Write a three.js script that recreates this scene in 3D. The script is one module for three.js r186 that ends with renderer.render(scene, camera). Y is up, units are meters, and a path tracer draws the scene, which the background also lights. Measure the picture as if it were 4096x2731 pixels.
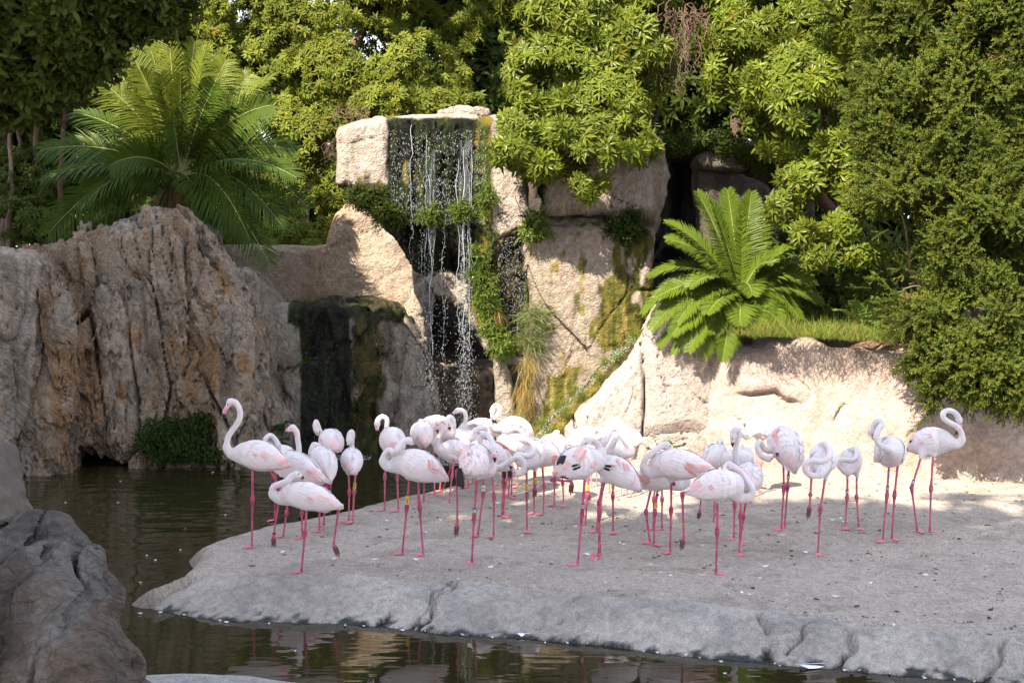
import * as THREE from 'three';
import { mergeGeometries } from 'three/addons/utils/BufferGeometryUtils.js';

// ───────────────────────── camera, sky, sun, exposure ─────────────────────────
const W = 1024, H = 682;
const EYE = 2.46, FOCAL = 4800, HORIZON = 1148;               // metres; pixels of the 4096 x 2731 photograph
const PITCH = Math.atan((1365.5 - HORIZON) / FOCAL);
const scene = new THREE.Scene();
const camera = new THREE.PerspectiveCamera(2 * Math.atan(1365.5 / FOCAL) * 180 / Math.PI, W / H, 0.1, 400);
camera.position.set(0, EYE, 0);
camera.rotation.x = -PITCH;
scene.add(camera);
const renderer = new THREE.WebGLRenderer({ antialias: true });
renderer.setSize(W, H);
renderer.toneMapping = THREE.LinearToneMapping;
renderer.toneMappingExposure = 3.95;
renderer.shadowMap.enabled = true;
const SUN_DIR = new THREE.Vector3(-0.47, 0.85, 0.75).normalize();
{ // clear pale sky: deeper blue overhead, hazy and warm towards the horizon and the sun
  const w = 256, h = 128, d = new Float32Array(w * h * 4);
  for (let j = 0; j < h; j++) for (let i = 0; i < w; i++) {
    const el = ((j + 0.5) / h - 0.5) * Math.PI, az = ((i + 0.5) / w - 0.5) * 2 * Math.PI;
    const dx = Math.cos(el) * Math.cos(az), dy = Math.sin(el), dz = Math.cos(el) * Math.sin(az);
    const up = Math.max(0, dy), c = Math.max(0, dx * SUN_DIR.x + dy * SUN_DIR.y + dz * SUN_DIR.z);
    const t = Math.pow(up, 0.45), g = 0.16 * Math.pow(c, 6) + 0.25 * Math.pow(c, 40), k = 4 * (j * w + i);
    const s = 1.24;
    d[k] = s * ((0.64 * (1 - t) + 0.29 * t) + g); d[k + 1] = s * ((0.645 * (1 - t) + 0.355 * t) + g * 0.93); d[k + 2] = s * ((0.69 * (1 - t) + 0.49 * t) + g * 0.8); d[k + 3] = 1;
  }
  const sky = new THREE.DataTexture(d, w, h, THREE.RGBAFormat, THREE.FloatType);
  sky.mapping = THREE.EquirectangularReflectionMapping; sky.magFilter = THREE.LinearFilter; sky.minFilter = THREE.LinearFilter; sky.needsUpdate = true;
  scene.background = sky; scene.environment = sky;
}
const sun = new THREE.DirectionalLight(new THREE.Color().setRGB(1.0, 0.872, 0.715), 4.5);
sun.name = 'sunlight';
sun.position.copy(SUN_DIR).multiplyScalar(60).add(new THREE.Vector3(0, 0, -14));
sun.target.position.set(0, 0, -14);
sun.castShadow = true; sun.shadow.radius = 1; sun.shadow.mapSize.set(4096, 4096);
Object.assign(sun.shadow.camera, { left: -26, right: 26, top: 26, bottom: -26, near: 5, far: 130 });
scene.add(sun, sun.target);

// ───────────────────────── helpers ─────────────────────────
const V = (x, y, z) => new THREE.Vector3(x, y, z);
const clamp = (x, a = 0, b = 1) => x < a ? a : x > b ? b : x;
const lerp = (a, b, t) => a + (b - a) * t;
const smooth = (a, b, x) => { const t = clamp((x - a) / (b - a)); return t * t * (3 - 2 * t); };
function rng(seed) { let s = seed >>> 0; return () => { s = (s + 0x6d2b79f5) | 0; let t = Math.imul(s ^ (s >>> 15), 1 | s); t = (t + Math.imul(t ^ (t >>> 7), 61 | t)) ^ t; return ((t ^ (t >>> 14)) >>> 0) / 4294967296; }; }
function ray(px, py) {
  const x = (px - 2048) / FOCAL, y = (1365.5 - py) / FOCAL, c = Math.cos(PITCH), s = Math.sin(PITCH);
  return V(x, y * c - s, -y * s - c);
}
const at = (px, py, depth) => { const r = ray(px, py); const t = depth / -r.z; return V(r.x * t, EYE + r.y * t, -depth); };      // a point seen at a pixel, at a distance ahead
const onLevel = (px, py, level = 0) => { const r = ray(px, py); const t = (EYE - level) / -r.y; return V(r.x * t, level, r.z * t); };   // a point seen at a pixel, on a level

const hash = (i, j, k) => { let h = Math.imul(i, 374761393) ^ Math.imul(j, 668265263) ^ Math.imul(k, 1274126177); h = Math.imul(h ^ (h >>> 13), 1274126177); h = Math.imul(h ^ (h >>> 15), 2246822519); return ((h ^ (h >>> 14)) >>> 0) / 4294967296; };
function noise(x, y, z) {                                       // smooth value noise, -1..1
  const i = Math.floor(x), j = Math.floor(y), k = Math.floor(z);
  let u = x - i, v = y - j, w = z - k;
  u = u * u * u * (u * (u * 6 - 15) + 10); v = v * v * v * (v * (v * 6 - 15) + 10); w = w * w * w * (w * (w * 6 - 15) + 10);
  const a = lerp(lerp(hash(i, j, k), hash(i + 1, j, k), u), lerp(hash(i, j + 1, k), hash(i + 1, j + 1, k), u), v);
  const b = lerp(lerp(hash(i, j, k + 1), hash(i + 1, j, k + 1), u), lerp(hash(i, j + 1, k + 1), hash(i + 1, j + 1, k + 1), u), v);
  return 2 * lerp(a, b, w) - 1;
}
function fbm(x, y, z, n = 3) { let s = 0, a = 0.5; for (let o = 0; o < n; o++) { s += a * noise(x, y, z); x = x * 2.03 + 11.3; y = y * 2.03 + 5.7; z = z * 2.03 + 3.1; a *= 0.5; } return s; }
const cell = { f1: 0, f2: 0, id: 0 };
function voronoi(x, y, z) {                                     // nearest and second nearest feature point, and the nearest one's random number
  const I = Math.floor(x), J = Math.floor(y), K = Math.floor(z);
  let f1 = 9, f2 = 9, id = 0;
  for (let i = I - 1; i <= I + 1; i++) for (let j = J - 1; j <= J + 1; j++) for (let k = K - 1; k <= K + 1; k++) {
    const a = hash(i, j, k), dx = i + 0.1 + 0.8 * a - x, dy = j + 0.1 + 0.8 * hash(i + 57, j, k) - y, dz = k + 0.1 + 0.8 * hash(i, j + 91, k) - z;
    const d = dx * dx + dy * dy + dz * dz;
    if (d < f1) { f2 = f1; f1 = d; id = a; } else if (d < f2) f2 = d;
  }
  cell.f1 = Math.sqrt(f1); cell.f2 = Math.sqrt(f2); cell.id = id;
  return cell;
}
const smin = (a, b, k) => { const h = Math.max(k - Math.abs(a - b), 0) / k; return Math.min(a, b) - h * h * k * 0.25; };

// surface of a signed-distance field on a grid; only blocks near the surface are filled in finely
function surfaceNets(sdf, lo, hi, c, slack = 0.1) {
  const nx = Math.ceil((hi.x - lo.x) / c) + 2, ny = Math.ceil((hi.y - lo.y) / c) + 2, nz = Math.ceil((hi.z - lo.z) / c) + 2, B = 6;
  const f = new Float32Array(nx * ny * nz), reach = B * c * 0.87 + slack, at3 = (i, j, k) => i + nx * (j + ny * k);
  for (let bk = 0; bk < nz; bk += B) for (let bj = 0; bj < ny; bj += B) for (let bi = 0; bi < nx; bi += B) {
    const dc = sdf(lo.x + (bi + B / 2) * c, lo.y + (bj + B / 2) * c, lo.z + (bk + B / 2) * c), far = Math.abs(dc) > reach;
    const ei = Math.min(bi + B, nx), ej = Math.min(bj + B, ny), ek = Math.min(bk + B, nz);
    for (let k = bk; k < ek; k++) for (let j = bj; j < ej; j++) for (let i = bi; i < ei; i++) f[at3(i, j, k)] = far ? dc : sdf(lo.x + i * c, lo.y + j * c, lo.z + k * c);
  }
  const vid = new Int32Array(nx * ny * nz).fill(-1), pos = [], idx = [];
  const ED = [[0, 1], [2, 3], [4, 5], [6, 7], [0, 2], [1, 3], [4, 6], [5, 7], [0, 4], [1, 5], [2, 6], [3, 7]], g = new Float64Array(8);
  for (let k = 0; k < nz - 1; k++) for (let j = 0; j < ny - 1; j++) for (let i = 0; i < nx - 1; i++) {
    let m = 0;
    for (let q = 0; q < 8; q++) { g[q] = f[at3(i + (q & 1), j + ((q >> 1) & 1), k + (q >> 2))]; if (g[q] < 0) m |= 1 << q; }
    if (m === 0 || m === 255) continue;
    let x = 0, y = 0, z = 0, n = 0;
    for (const [a, b] of ED) if ((g[a] < 0) !== (g[b] < 0)) {
      const t = g[a] / (g[a] - g[b]);
      x += lerp(a & 1, b & 1, t); y += lerp((a >> 1) & 1, (b >> 1) & 1, t); z += lerp(a >> 2, b >> 2, t); n++;
    }
    vid[at3(i, j, k)] = pos.length / 3;
    pos.push(lo.x + (i + x / n) * c, lo.y + (j + y / n) * c, lo.z + (k + z / n) * c);
  }
  const quad = (a, b, cc, d, flip) => { if (a < 0 || b < 0 || cc < 0 || d < 0) return; if (flip) idx.push(a, d, cc, a, cc, b); else idx.push(a, b, cc, a, cc, d); };
  for (let k = 1; k < nz - 1; k++) for (let j = 1; j < ny - 1; j++) for (let i = 1; i < nx - 1; i++) {
    const s = f[at3(i, j, k)] < 0;
    if (s !== f[at3(i + 1, j, k)] < 0) quad(vid[at3(i, j - 1, k - 1)], vid[at3(i, j, k - 1)], vid[at3(i, j, k)], vid[at3(i, j - 1, k)], !s);
    if (s !== f[at3(i, j + 1, k)] < 0) quad(vid[at3(i - 1, j, k - 1)], vid[at3(i, j, k - 1)], vid[at3(i, j, k)], vid[at3(i - 1, j, k)], s);
    if (s !== f[at3(i, j, k + 1)] < 0) quad(vid[at3(i - 1, j - 1, k)], vid[at3(i, j - 1, k)], vid[at3(i, j, k)], vid[at3(i - 1, j, k)], !s);
  }
  const geo = new THREE.BufferGeometry();
  geo.setAttribute('position', new THREE.Float32BufferAttribute(pos, 3));
  geo.setIndex(idx); geo.computeVertexNormals();
  return geo;
}
function paint(geo, fn) {                                       // vertex colours: fn(x, y, z, nx, ny, nz) -> [r, g, b] linear
  const p = geo.attributes.position, n = geo.attributes.normal, c = new Float32Array(p.count * 3);
  for (let i = 0; i < p.count; i++) { const q = fn(p.getX(i), p.getY(i), p.getZ(i), n.getX(i), n.getY(i), n.getZ(i)); c[3 * i] = q[0]; c[3 * i + 1] = q[1]; c[3 * i + 2] = q[2]; }
  geo.setAttribute('color', new THREE.BufferAttribute(c, 3));
  return geo;
}
function flatUV(geo, s = 1) {                                   // uv in metres, sheared so that no axis-aligned face is degenerate
  const p = geo.attributes.position, u = new Float32Array(p.count * 2);
  for (let i = 0; i < p.count; i++) { u[2 * i] = (p.getX(i) + 0.15 * p.getZ(i)) * s; u[2 * i + 1] = (p.getY(i) - 0.6 * p.getZ(i)) * s; }
  geo.setAttribute('uv', new THREE.BufferAttribute(u, 2));
  return geo;
}
const mix3 = (a, b, t) => [lerp(a[0], b[0], t), lerp(a[1], b[1], t), lerp(a[2], b[2], t)];
const taken = new Map();
function numbered(name) { const n = taken.get(name) || 0; taken.set(name, n + 1); return n ? name + '_' + String(n).padStart(3, '0') : name; }
function finish(o) { o.castShadow = true; o.receiveShadow = true; return o; }
function mesh(name, geo, mat, parent) { const m = finish(new THREE.Mesh(geo, mat)); m.name = parent ? name : numbered(name); (parent || scene).add(m); return m; }
function tag(o, label, category, group, kind) { Object.assign(o.userData, { label, category }); if (group) o.userData.group = group; if (kind) o.userData.kind = kind; return o; }
function structure(o, label) { o.userData.kind = 'structure'; if (label) o.userData.label = label; return o; }
function thing(name, label, category, pos, group) { const o = new THREE.Group(); o.name = numbered(name); if (pos) o.position.copy(pos); scene.add(o); return tag(o, label, category, group); }
// bring geometry given in world coordinates under a thing's own base point
function under(name, geo, mat, parent) { geo.translate(-parent.position.x, -parent.position.y, -parent.position.z); return mesh(name, geo, mat, parent); }

// tileable noise textures (real size set by uv in metres)
function tile(n, fn, color) {
  const d = new Uint8Array(n * n * 4);
  for (let j = 0; j < n; j++) for (let i = 0; i < n; i++) { const q = fn(i / n, j / n), k = 4 * (j * n + i); d[k] = 255 * clamp(q[0]); d[k + 1] = 255 * clamp(q[1]); d[k + 2] = 255 * clamp(q[2]); d[k + 3] = 255; }
  const t = new THREE.DataTexture(d, n, n); t.wrapS = t.wrapT = THREE.RepeatWrapping; t.magFilter = THREE.LinearFilter; t.minFilter = THREE.LinearMipmapLinearFilter; t.generateMipmaps = true;
  if (color) t.colorSpace = THREE.SRGBColorSpace;
  t.needsUpdate = true; return t;
}
function tnoise(u, v, f, seed) {                                // periodic value noise
  const x = u * f, y = v * f, i = Math.floor(x), j = Math.floor(y);
  let a = x - i, b = y - j; a = a * a * (3 - 2 * a); b = b * b * (3 - 2 * b);
  const h = (p, q) => hash((p % f + f) % f, (q % f + f) % f, seed);
  return lerp(lerp(h(i, j), h(i + 1, j), a), lerp(h(i, j + 1), h(i + 1, j + 1), a), b);
}
const grainBump = tile(512, (u, v) => { const g = 0.35 * tnoise(u, v, 16, 1) + 0.3 * tnoise(u, v, 48, 2) + 0.22 * tnoise(u, v, 128, 3) + 0.13 * tnoise(u, v, 256, 4); return [g, g, g]; });
const grainTone = tile(512, (u, v) => { const g = 0.66 + 0.34 * (0.4 * tnoise(u, v, 24, 11) + 0.35 * tnoise(u, v, 96, 12) + 0.25 * tnoise(u, v, 256, 13)); return [g, g * 0.995, g * 0.99]; }, true);
const cragBump = tile(1024, (u, v) => {                        // chiselled facets and thin broken cracks
  const cr = (fx, fy, s) => { const x = u * fx + 0.6 * tnoise(u, v, 8, s), y = v * fy + 0.5 * tnoise(u, v, 8, s + 1), I = Math.floor(x), J = Math.floor(y); let a = 9, b = 9, id = 0; for (let i = I - 1; i <= I + 1; i++) for (let j = J - 1; j <= J + 1; j++) { const p = (i % fx + fx) % fx, q = (j % fy + fy) % fy, h = hash(p, q, s), d = Math.hypot(i + h - x, j + hash(p, q, s + 7) - y); if (d < a) { b = a; a = d; id = h; } else if (d < b) b = d; } return 0.55 * id + 0.45 * smooth(0, 0.16, b - a); };
  const g = 0.42 * cr(9, 5, 61) + 0.26 * cr(22, 14, 67) + 0.2 * tnoise(u, v, 60, 3) + 0.12 * tnoise(u, v, 180, 4); return [g, g, g]; });
const rockMat = (o = {}) => new THREE.MeshPhysicalMaterial({ vertexColors: true, roughness: 0.92, specularIntensity: 0.35, map: grainTone, bumpMap: cragBump, bumpScale: 0.05, ...o });
function loft(pts, radii, sides, color, out, flat = 1, flatDir) {   // tapered tube along points, into {pos, col, idx}
  const n = pts.length, T = V(), N = V(), Bn = V(); let ref = flatDir ? flatDir.clone() : V(0.3, 0.2, 1).normalize();
  const start = out.pos.length / 3;
  for (let i = 0; i < n; i++) {
    T.subVectors(pts[Math.min(n - 1, i + 1)], pts[Math.max(0, i - 1)]).normalize();
    N.copy(ref).addScaledVector(T, -ref.dot(T)); if (N.lengthSq() < 1e-4) N.set(1, 0, 0).addScaledVector(T, -T.x); N.normalize(); ref.copy(N); Bn.crossVectors(T, N);
    const c = typeof color === 'function' ? color(i / (n - 1)) : color;
    for (let j = 0; j < sides; j++) { const a = j / sides * 2 * Math.PI, p = V().copy(pts[i]).addScaledVector(N, Math.cos(a) * radii[i] * flat).addScaledVector(Bn, Math.sin(a) * radii[i]); out.pos.push(p.x, p.y, p.z); out.col.push(...c); }
  }
  for (let i = 0; i < n - 1; i++) for (let j = 0; j < sides; j++) { const a = start + i * sides + j, b = start + i * sides + (j + 1) % sides; out.idx.push(a, b, a + sides, b, b + sides, a + sides); }
  for (const [r, f] of [[0, 1], [n - 1, 0]]) { const c = out.pos.length / 3; out.pos.push(pts[r].x, pts[r].y, pts[r].z); out.col.push(...(typeof color === 'function' ? color(r ? 1 : 0) : color)); for (let j = 0; j < sides; j++) { const a = start + r * sides + j, b = start + r * sides + (j + 1) % sides; if (f) out.idx.push(c, b, a); else out.idx.push(c, a, b); } }
}
function built(out) {
  const g = new THREE.BufferGeometry();
  g.setAttribute('position', new THREE.Float32BufferAttribute(out.pos, 3)); g.setAttribute('color', new THREE.Float32BufferAttribute(out.col, 3)); g.setIndex(out.idx); g.computeVertexNormals();
  return g;
}
const bag = () => ({ pos: [], col: [], idx: [] });
const curveOf = (pts, n) => new THREE.CatmullRomCurve3(pts, false, 'centripetal').getSpacedPoints(n);
// ───────────────────────── rock: shapes from rounded slabs, broken up by columns, blocks and cracks ─────────────────────────
function outlineField(px, depth, half, round, zc = -depth) {     // a rounded slab whose silhouette at its own distance is the outline
  const q = px.map(([a, b]) => at(a, b, depth)), n = q.length, X = q.map(v => v.x), Y = q.map(v => v.y);
  const lo = V(Math.min(...X), Math.min(...Y), zc - half), hi = V(Math.max(...X), Math.max(...Y), zc + half);
  const f = (x, y, z) => {
    let d = 1e9, s = 1;
    for (let i = 0, j = n - 1; i < n; j = i++) {
      const ex = X[j] - X[i], ey = Y[j] - Y[i], wx = x - X[i], wy = y - Y[i], t = clamp((wx * ex + wy * ey) / (ex * ex + ey * ey));
      const bx = wx - ex * t, by = wy - ey * t; d = Math.min(d, bx * bx + by * by);
      const c1 = y >= Y[i], c2 = y < Y[j], c3 = ex * wy > ey * wx;
      if ((c1 && c2 && c3) || (!c1 && !c2 && !c3)) s = -s;
    }
    const a = s * Math.sqrt(d) + round, b = Math.abs(z - zc) - half + round;
    return Math.min(Math.max(a, b), 0) + Math.hypot(Math.max(a, 0), Math.max(b, 0)) - round;
  };
  return { f, lo, hi };
}
// broken columns: stretched cells stand proud of or behind one another with cracks between
const columns = (o) => (x, y, z) => {
  const wx = x + 0.22 * noise(x * 1.3 + 3, y * 0.7, z * 1.3), wz = z + 0.2 * noise(x * 1.1, y * 0.6 + 9, z * 1.1), wy = y + 0.25 * noise(x * 0.9, y * 0.9, z + 4);
  const tilt = o.tilt || 0;
  let c = voronoi((wx + wy * tilt) * o.fx, wy * o.fy, wz * o.fx), d = (c.id - 0.5) * o.step - o.crack * (1 - smooth(0, o.w, c.f2 - c.f1));
  c = voronoi((wx + wy * tilt) * o.fx * 2.7 + 5, wy * o.fy * 2.9, wz * o.fx * 2.7); d += (c.id - 0.5) * o.step * 0.4 - o.crack * 0.34 * (1 - smooth(0, o.w * 1.25, c.f2 - c.f1));
  c = voronoi((wx + wy * tilt) * o.fx * 6.5 + 9, wy * o.fy * 9, wz * o.fx * 6.5); d += (c.id - 0.5) * o.step * 0.16 - o.crack * 0.16 * (1 - smooth(0, o.w * 1.6, c.f2 - c.f1));
  d -= o.step * 0.22 * smooth(0.16, 0.0, Math.abs(noise(wx * 3.1 + 2, wy * 1.1, wz * 3.1))) * smooth(-0.3, 0.3, noise(x * 1.7, y * 1.3 + 3, z * 1.7));
  return -d + (o.rough || 0.05) * fbm(x * 5, y * 3.4, z * 5, 3) + (o.swell || 0.1) * noise(x * 0.9, y * 0.7, z * 0.9);
};
const weathered = (o) => (x, y, z) => {
  let d = (o.swell || 0.08) * fbm(x * 1.1, y * 0.9, z * 1.1, 2) + (o.rough || 0.025) * fbm(x * 6, y * 6, z * 6, 3);
  if (o.crack) { const wx = x + 0.3 * noise(x * 1.2, y * 1.2, z), wy = y + 0.3 * noise(x, y + 7, z); const c = voronoi(wx * o.fx + wy * (o.tilt || 0), wy * o.fy, z * o.fx * 0.6); d += o.crack * (1 - smooth(0, o.w || 0.07, c.f2 - c.f1)) - (c.id - 0.5) * (o.step || 0); }
  return d;
};
function rockPaint(o) {
  const s = o.seed || 0;
  return (x, y, z, nx, ny, nz) => {
    let c = mix3(o.base, o.alt || o.base, smooth(-0.25, 0.3, fbm(x * 0.8 + s, y * 0.55, z * 0.8, 3)));
    if (o.warm) c = mix3(c, o.warm, (o.warmth ?? 0.8) * smooth(0.06, 0.3, fbm(x * 0.95 + s * 2, y * 0.5 + 3, z * 0.95, 3)));
    if (o.stain) c = mix3(c, o.stain, (o.stains ?? 0.7) * smooth(0.04, 0.3, fbm(x * 4.2 + s, y * 0.55, z * 4.2 + 8, 3)));
    if (o.lichen) c = mix3(c, o.lichen, 0.7 * smooth(0.16, 0.3, fbm(x * 3.1 + s, y * 2.4, z * 3.1 + 2, 3)));
    if (o.moss) { for (const m of o.moss) { const w = m.where(x, y, z, nx, ny, nz) + (m.edge ?? 0.8) * fbm(x * 5 + s, y * 2.2, z * 5, 3); c = mix3(c, mix3(m.a, m.b, smooth(-0.2, 0.25, m.streak ? fbm(x * 15, y * 1.3 + s, z * 15, 3) : fbm(x * 9, y * 5 + s, z * 9, 2))), smooth(0.35, 0.65, w)); } }  // moss, stain patches and painted underside shade all mix in here
    const k = 1 + 0.28 * fbm(x * 17, y * 15, z * 17, 2);
    return [c[0] * k, c[1] * k, c[2] * k];
  };
}
function rock(name, label, category, o) {
  const parts = o.shapes.map(q => outlineField(q.px, q.depth, q.half, q.round)), k = o.blend || 0.15, disp = o.disp, reach = o.reach || 0.5;
  const lo = V(1e9, 1e9, 1e9), hi = V(-1e9, -1e9, -1e9), m = 0.25;
  for (const p of parts) { lo.min(p.lo); hi.max(p.hi); }
  lo.subScalar(m); hi.addScalar(m);
  if (o.floor !== undefined) lo.y = Math.max(lo.y, o.floor);
  const base = (x, y, z) => { let d = parts[0].f(x, y, z); for (let i = 1; i < parts.length; i++) d = smin(d, parts[i].f(x, y, z), k); return d; };
  const sdf = (x, y, z) => { let d = base(x, y, z); if (Math.abs(d) < reach) d += disp(x, y, z); return o.floor !== undefined ? Math.max(d, o.floor + 0.08 - y) : d; };
  const geo = surfaceNets(sdf, lo, hi, o.cell || 0.032, reach * 0.6);
  paint(geo, rockPaint(o.paint)); flatUV(geo, 1.1);
  const t = thing(name, label, category, V((lo.x + hi.x) / 2, Math.max(lo.y, -0.2), (lo.z + hi.z) / 2));
  under('rock_body', geo, o.mat || rockMat(), t);
  return Object.assign(t, {});
}
const GREY = [0.27, 0.25, 0.225], TAN = [0.30, 0.225, 0.16], BROWN = [0.21, 0.145, 0.095], ORANGE = [0.42, 0.21, 0.075], DARK = [0.075, 0.065, 0.055], PALE = [0.44, 0.385, 0.325], PEACH = [0.455, 0.365, 0.325];
const MOSS_A = [0.022, 0.038, 0.010], MOSS_B = [0.060, 0.085, 0.016], OCHRE_A = [0.20, 0.15, 0.02], OCHRE_B = [0.32, 0.25, 0.05], WET = [0.018, 0.017, 0.014];
const px2 = (a, b, depth) => at(a, b, depth);
// 1 inside a box of the photograph's own place on a face (given at that face's distance), 0 well outside
const patch = (a, b, depth, soft = 0.12) => { const p = at(a[0], a[1], depth), q = at(b[0], b[1], depth); return (x, y) => Math.min(smooth(-soft, soft, x - p.x), smooth(-soft, soft, q.x - x), smooth(-soft, soft, p.y - y), smooth(-soft, soft, y - q.y)); };

// left cliff
rock('rock_cliff', 'high brown fractured rock cliff with orange patches on the left bank', 'rock', {
  floor: -0.6, reach: 0.55, blend: 0.12, cell: 0.027, disp: columns({ fx: 1.9, fy: 0.45, step: 0.25, crack: 0.24, w: 0.075, tilt: 0.1, rough: 0.09, swell: 0.12 }),
  shapes: [
    { depth: 18.2, half: 1.0, round: 0.35, px: [[120, 1010], [246, 960], [290, 900], [320, 945], [360, 905], [420, 915], [526, 937], [600, 890], [666, 860], [744, 860], [790, 915], [840, 970], [900, 1050], [960, 1140], [1020, 1250], [1075, 1330], [1090, 1500], [1100, 1640], [1095, 1760], [1080, 1930], [600, 1930], [585, 1815], [430, 1800], [290, 1800], [270, 1930], [120, 1930]] },
    { depth: 17.1, half: 0.6, round: 0.25, px: [[140, 1190], [200, 1120], [290, 1150], [350, 1250], [340, 1400], [300, 1620], [292, 1780], [280, 1960], [90, 1960], [110, 1500]] },
    { depth: 19.3, half: 0.5, round: 0.2, px: [[-300, 1300], [1090, 1300], [1090, 1950], [-300, 1950]] },
    { depth: 17.3, half: 0.45, round: 0.22, px: [[350, 1230], [420, 1080], [470, 1150], [480, 1400], [440, 1460], [380, 1470]] },
    { depth: 17.35, half: 0.4, round: 0.2, px: [[860, 1240], [960, 1220], [1030, 1330], [1050, 1640], [1040, 1830], [900, 1830], [860, 1500]] },
  ],
  paint: { base: [0.37, 0.28, 0.20], alt: [0.46, 0.375, 0.29], warm: [0.29, 0.185, 0.11], warmth: 0.6, stain: DARK, stains: 0.55, lichen: [0.34, 0.30, 0.25], seed: 4,
    moss: [{ where: patch([775, 1130], [880, 1560], 17.2, 0.2), a: [0.34, 0.225, 0.135], b: [0.38, 0.22, 0.11], edge: 1.8 }, { where: patch([300, 1420], [440, 1680], 17.2, 0.25), a: [0.32, 0.215, 0.13], b: [0.36, 0.21, 0.11], edge: 1.8 }] },
});
rock('rock_slab', 'leaning grey brown rock slab at the left edge of the picture beside the cliff', 'rock', {
  floor: -0.6, disp: columns({ fx: 1.2, fy: 0.4, step: 0.2, crack: 0.12, w: 0.08, tilt: -0.25, rough: 0.08 }), cell: 0.034,
  shapes: [{ depth: 16.7, half: 0.8, round: 0.35, px: [[-200, 1000], [0, 1005], [145, 1005], [178, 1060], [170, 1150], [150, 1270], [140, 1450], [128, 1650], [112, 1800], [60, 1930], [-200, 1930]] }],
  paint: { base: [0.38, 0.29, 0.21], alt: [0.46, 0.38, 0.30], stain: DARK, stains: 0.45, lichen: [0.38, 0.34, 0.29], seed: 9 },
});
rock('rock_lobe', 'rounded grey rock lobe between the brown cliff and the small mossy fall', 'rock', {
  floor: -0.6, disp: columns({ fx: 1.6, fy: 0.4, step: 0.14, crack: 0.1, w: 0.09, rough: 0.06 }), cell: 0.034,
  shapes: [{ depth: 19.0, half: 0.75, round: 0.4, px: [[900, 1160], [975, 1100], [1005, 1090], [1045, 1110], [1100, 1175], [1150, 1245], [1165, 1400], [1150, 1520], [1185, 1640], [1170, 1900], [900, 1900]] }],
  paint: { base: [0.34, 0.28, 0.215], alt: [0.40, 0.35, 0.29], stain: [0.12, 0.11, 0.1], seed: 14, lichen: [0.4, 0.37, 0.33] },
});
rock('bank_stone', 'pale grey stone on the bank behind the brown cliff under the palm', 'rock', {
  disp: columns({ fx: 1.4, fy: 1.0, step: 0.1, crack: 0.07, w: 0.08 }), cell: 0.045,
  shapes: [{ depth: 20.4, half: 0.7, round: 0.35, px: [[380, 960], [420, 890], [500, 860], [640, 822], [780, 800], [860, 835], [880, 1100], [380, 1100]] }],
  paint: { base: [0.34, 0.30, 0.25], alt: GREY, stain: DARK, stains: 0.3, seed: 21 },
});
// small mossy fall
const smallWet = patch([1195, 1180], [1410, 1900], 18.7, 0.1), smallMoss = patch([1400, 1240], [1545, 1900], 18.7, 0.25), smallRim = patch([1150, 1150], [1640, 1290], 18.7, 0.12);
rock('mossy_ledge', 'dark wet ledge with moss where the small waterfall runs down', 'rock', {
  floor: -0.6, disp: columns({ fx: 1.7, fy: 0.5, step: 0.16, crack: 0.1, w: 0.1, rough: 0.07 }),
  shapes: [{ depth: 19.5, half: 0.85, round: 0.18, px: [[1090, 1225], [1190, 1203], [1300, 1204], [1449, 1216], [1573, 1232], [1640, 1270], [1700, 1390], [1745, 1500], [1775, 1660], [1770, 1900], [1090, 1900]] },
    { depth: 19.0, half: 0.5, round: 0.2, px: [[1390, 1260], [1450, 1240], [1560, 1260], [1590, 1400], [1600, 1700], [1600, 1900], [1390, 1900], [1420, 1500]] }],
  paint: { base: [0.30, 0.25, 0.19], alt: [0.38, 0.33, 0.27], stain: [0.14, 0.12, 0.10], lichen: [0.42, 0.38, 0.32], seed: 31,
    moss: [{ where: smallMoss, a: [0.03, 0.04, 0.012], b: [0.11, 0.085, 0.03], edge: 1.1 }, { where: smallRim, a: MOSS_A, b: [0.07, 0.06, 0.03], edge: 0.9 }, { where: smallWet, a: WET, b: [0.03, 0.036, 0.014], edge: 0.35, streak: 1 }] },
  mat: rockMat({ roughness: 0.62 }),
});
rock('plunge_rock', 'brown cracked rock below the high waterfall at the back of the pool', 'rock', {
  floor: -0.6, disp: columns({ fx: 1.7, fy: 0.7, step: 0.16, crack: 0.12, w: 0.1, rough: 0.07 }),
  shapes: [{ depth: 20.0, half: 0.7, round: 0.25, px: [[1720, 1470], [1830, 1450], [1930, 1470], [2000, 1450], [2040, 1560], [2050, 1900], [1720, 1900]] }],
  paint: { base: [0.22, 0.165, 0.115], alt: [0.28, 0.225, 0.17], stain: DARK, seed: 36 }, mat: rockMat({ roughness: 0.7 }),
});
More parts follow.
